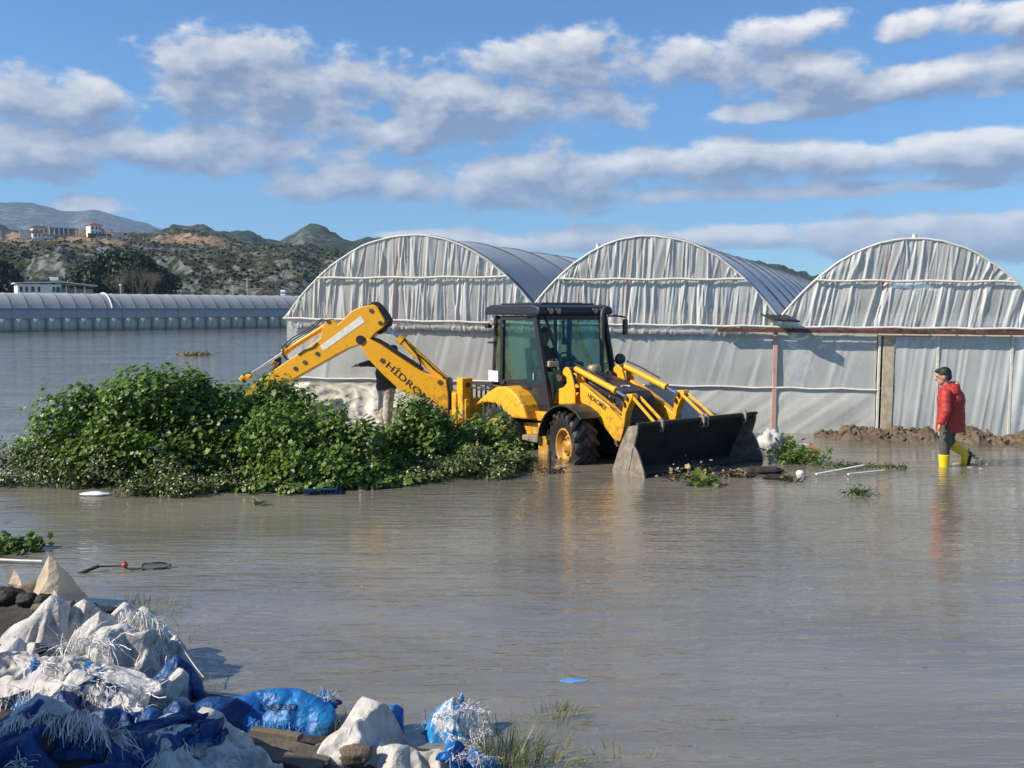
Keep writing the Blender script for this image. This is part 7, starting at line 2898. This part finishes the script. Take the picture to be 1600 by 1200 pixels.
# blue crate and foam scraps near the shrubs
def crate(px, py):
    c = W(px, py, 0)
    o = empty('crate', c, R(8), 'dark blue plastic crate floating at the foot of the bright green shrub', 'crate')
    w, d, h = 0.40, 0.28, 0.10
    for k in range(9):
        x = -w / 2 + 0.02 + k * (w - .04) / 8
        MB().box((x, -d / 2, .03), (.014, .016, h)).build('slat', 'crate_blue', o)
        MB().box((x, d / 2, .03), (.014, .016, h)).build('slat', 'crate_blue', o)
    for z in (-.01, .075):
        MB().box((0, -d / 2 - .006, z), (w, .03, .02)).build('rail', 'crate_blue', o, .003)
        MB().box((0, d / 2 + .006, z), (w, .03, .02)).build('rail', 'crate_blue', o, .003)
    for s in (-1, 1):
        MB().box((s * w / 2, 0, .03), (.02, d, h - .005)).build('end_panel', 'crate_blue', o, .003)
    MB().box((0, 0, -.03), (w - .02, d - .02, .012)).build('base', 'crate_blue', o)


crate(502, 770)
rock('foam_scrap', 'flat white foam scrap at the waterline in front of the largest shrub', 148, 772, W(148, 774).y, (.17, .08, .03), 'tank_white', 76, None, 'litter', 0.3)
rock('plastic_scrap', 'pale blue scrap of film drifting in open water above the grass', 897, 1063, W(897, 1063).y, (.09, .03, .003), 'blue_fibre', 77, None, 'litter', 0.3)

# ------------------------------------------------------------------ mud bank along the greenhouse
def mud_bank(label, u0, u1, hgt, out, seed, name='mud_bank'):
    nu, nv = int((u1 - u0) * 42), 44
    V = np.zeros((nv, nu, 3))
    for j in range(nv):
        t = j / (nv - 1)
        for k in range(nu):
            s = k / (nu - 1)
            u = u0 + (u1 - u0) * s
            env = min(1, s * 7, (1 - s) * 7) * (0.62 + 0.55 * mnoise.noise(Vector((u * 1.5, seed, 0))))
            sh = math.sin(math.pi * min(1, t * 1.02)) ** 0.8
            n = 0.10 * mnoise.fractal(Vector((u * 5, t * 4, seed)), .8, 2, 4) + 0.06 * (mnoise.ridged_multi_fractal(Vector((u * 9, t * 8, seed)), .8, 2, 3, 1, 2) - 1)
            z = hgt * env * sh + n * sh - 0.05
            p = gp(u + .04 * mnoise.noise(Vector((u * 6, t * 6, 5))), z, 0.08 + out * t)
            V[j, k] = p
    c = V.reshape(-1, 3).mean(0)
    c[2] = 0
    idx = np.arange(nv * nu).reshape(nv, nu)
    Fq = np.stack([idx[:-1, :-1], idx[:-1, 1:], idx[1:, 1:], idx[1:, :-1]], -1).reshape(-1, 4)
    o = np_mesh(name, V.reshape(-1, 3) - c, Fq, 'mud', smooth=False)
    o.location = tuple(c)
    tag(o, label, 'mud', 'mud banks along the greenhouse')
    # clods on it
    mb = MB()
    g = np.random.default_rng(seed)
    for _ in range(int((u1 - u0) * 60)):
        j, k = g.integers(4, nv - 6), g.integers(2, nu - 2)
        p = Vector(V[j, k] - c)
        r = g.uniform(.012, .05)
        mb.ell(p, (r * g.uniform(.8, 1.4), r, r * g.uniform(.6, 1)), 6, 4, Matrix.Rotation(g.uniform(0, 6), 3, 'Z'))
    mo = mb.build('clods', 'mud', o, fix=False)
    mo['kind'] = 'stuff'
    return o


mud_bank('bank of clodded brown mud at the door post left of the walking person', 10.75, 12.75, 0.34, 1.0, 3)
mud_bank('bank of clodded brown mud behind the walking person', 12.5, 16.0, 0.36, 1.2, 8)
mud_bank('low mud island in the water in front of the dark wall patch', 10.55, 11.35, 0.16, 0.5, 12)

# specks of leaf, straw and foam adrift everywhere
gf = np.random.default_rng(77)
nf = 70
Pf = []
while len(Pf) < nf:
    px, py = gf.uniform(-50, 1650), 1200 - 430 * gf.random() ** 0.55
    p = W(px, py, 0.004)
    if p.y > edge_y(p.x) + 0.15:
        Pf.append(tuple(p))
Pf = np.array(Pf)
Tf = np.stack([gf.normal(size=nf), gf.normal(size=nf) * .6, np.zeros(nf)], 1)
Tf /= np.linalg.norm(Tf, axis=1, keepdims=True)
Bf = np.stack([-Tf[:, 1], Tf[:, 0], np.zeros(nf)], 1)
lf_, wf_ = gf.uniform(.006, .03, nf)[:, None], gf.uniform(.002, .006, nf)[:, None]
Vf = np.stack([Pf - Tf * lf_, Pf - Bf * wf_ + [0, 0, .004], Pf + Tf * lf_, Pf + Bf * wf_], 1).reshape(-1, 3)
fo_ = np_mesh('litter', Vf, np.arange(4 * nf).reshape(nf, 4), 'dry_leaf', attr=np.repeat(gf.random(nf), 4))
tag(fo_, 'specks of straw and leaf drifting on the flood water', 'litter', kind='stuff')

# ------------------------------------------------------------------ air
hz_ = np_mesh('haze', np.array([(x, y, z) for x in (-3400, 3400) for y in (-40, 4900) for z in (-1.4, 640)], float),
              np.array([[0, 1, 3, 2], [4, 6, 7, 5], [0, 4, 5, 1], [2, 3, 7, 6], [0, 2, 6, 4], [1, 5, 7, 3]]), None)
hm = bpy.data.materials.new('haze_air')
hm.use_nodes = True
hm.node_tree.nodes.clear()
hn = NT(hm.node_tree)
ho = hn.node('ShaderNodeOutputMaterial')
pv_ = hn.node('ShaderNodeVolumePrincipled')
pv_.inputs['Color'].default_value = (0.50, 0.72, 1.0, 1)
pv_.inputs['Density'].default_value = 0.00014
pv_.inputs['Anisotropy'].default_value = 0.0
hn.l.new(pv_.outputs[0], ho.inputs['Volume'])
hz_.data.materials.append(hm)
tag(hz_, 'thin blue haze in the air before the far mountains', 'haze', kind='stuff')
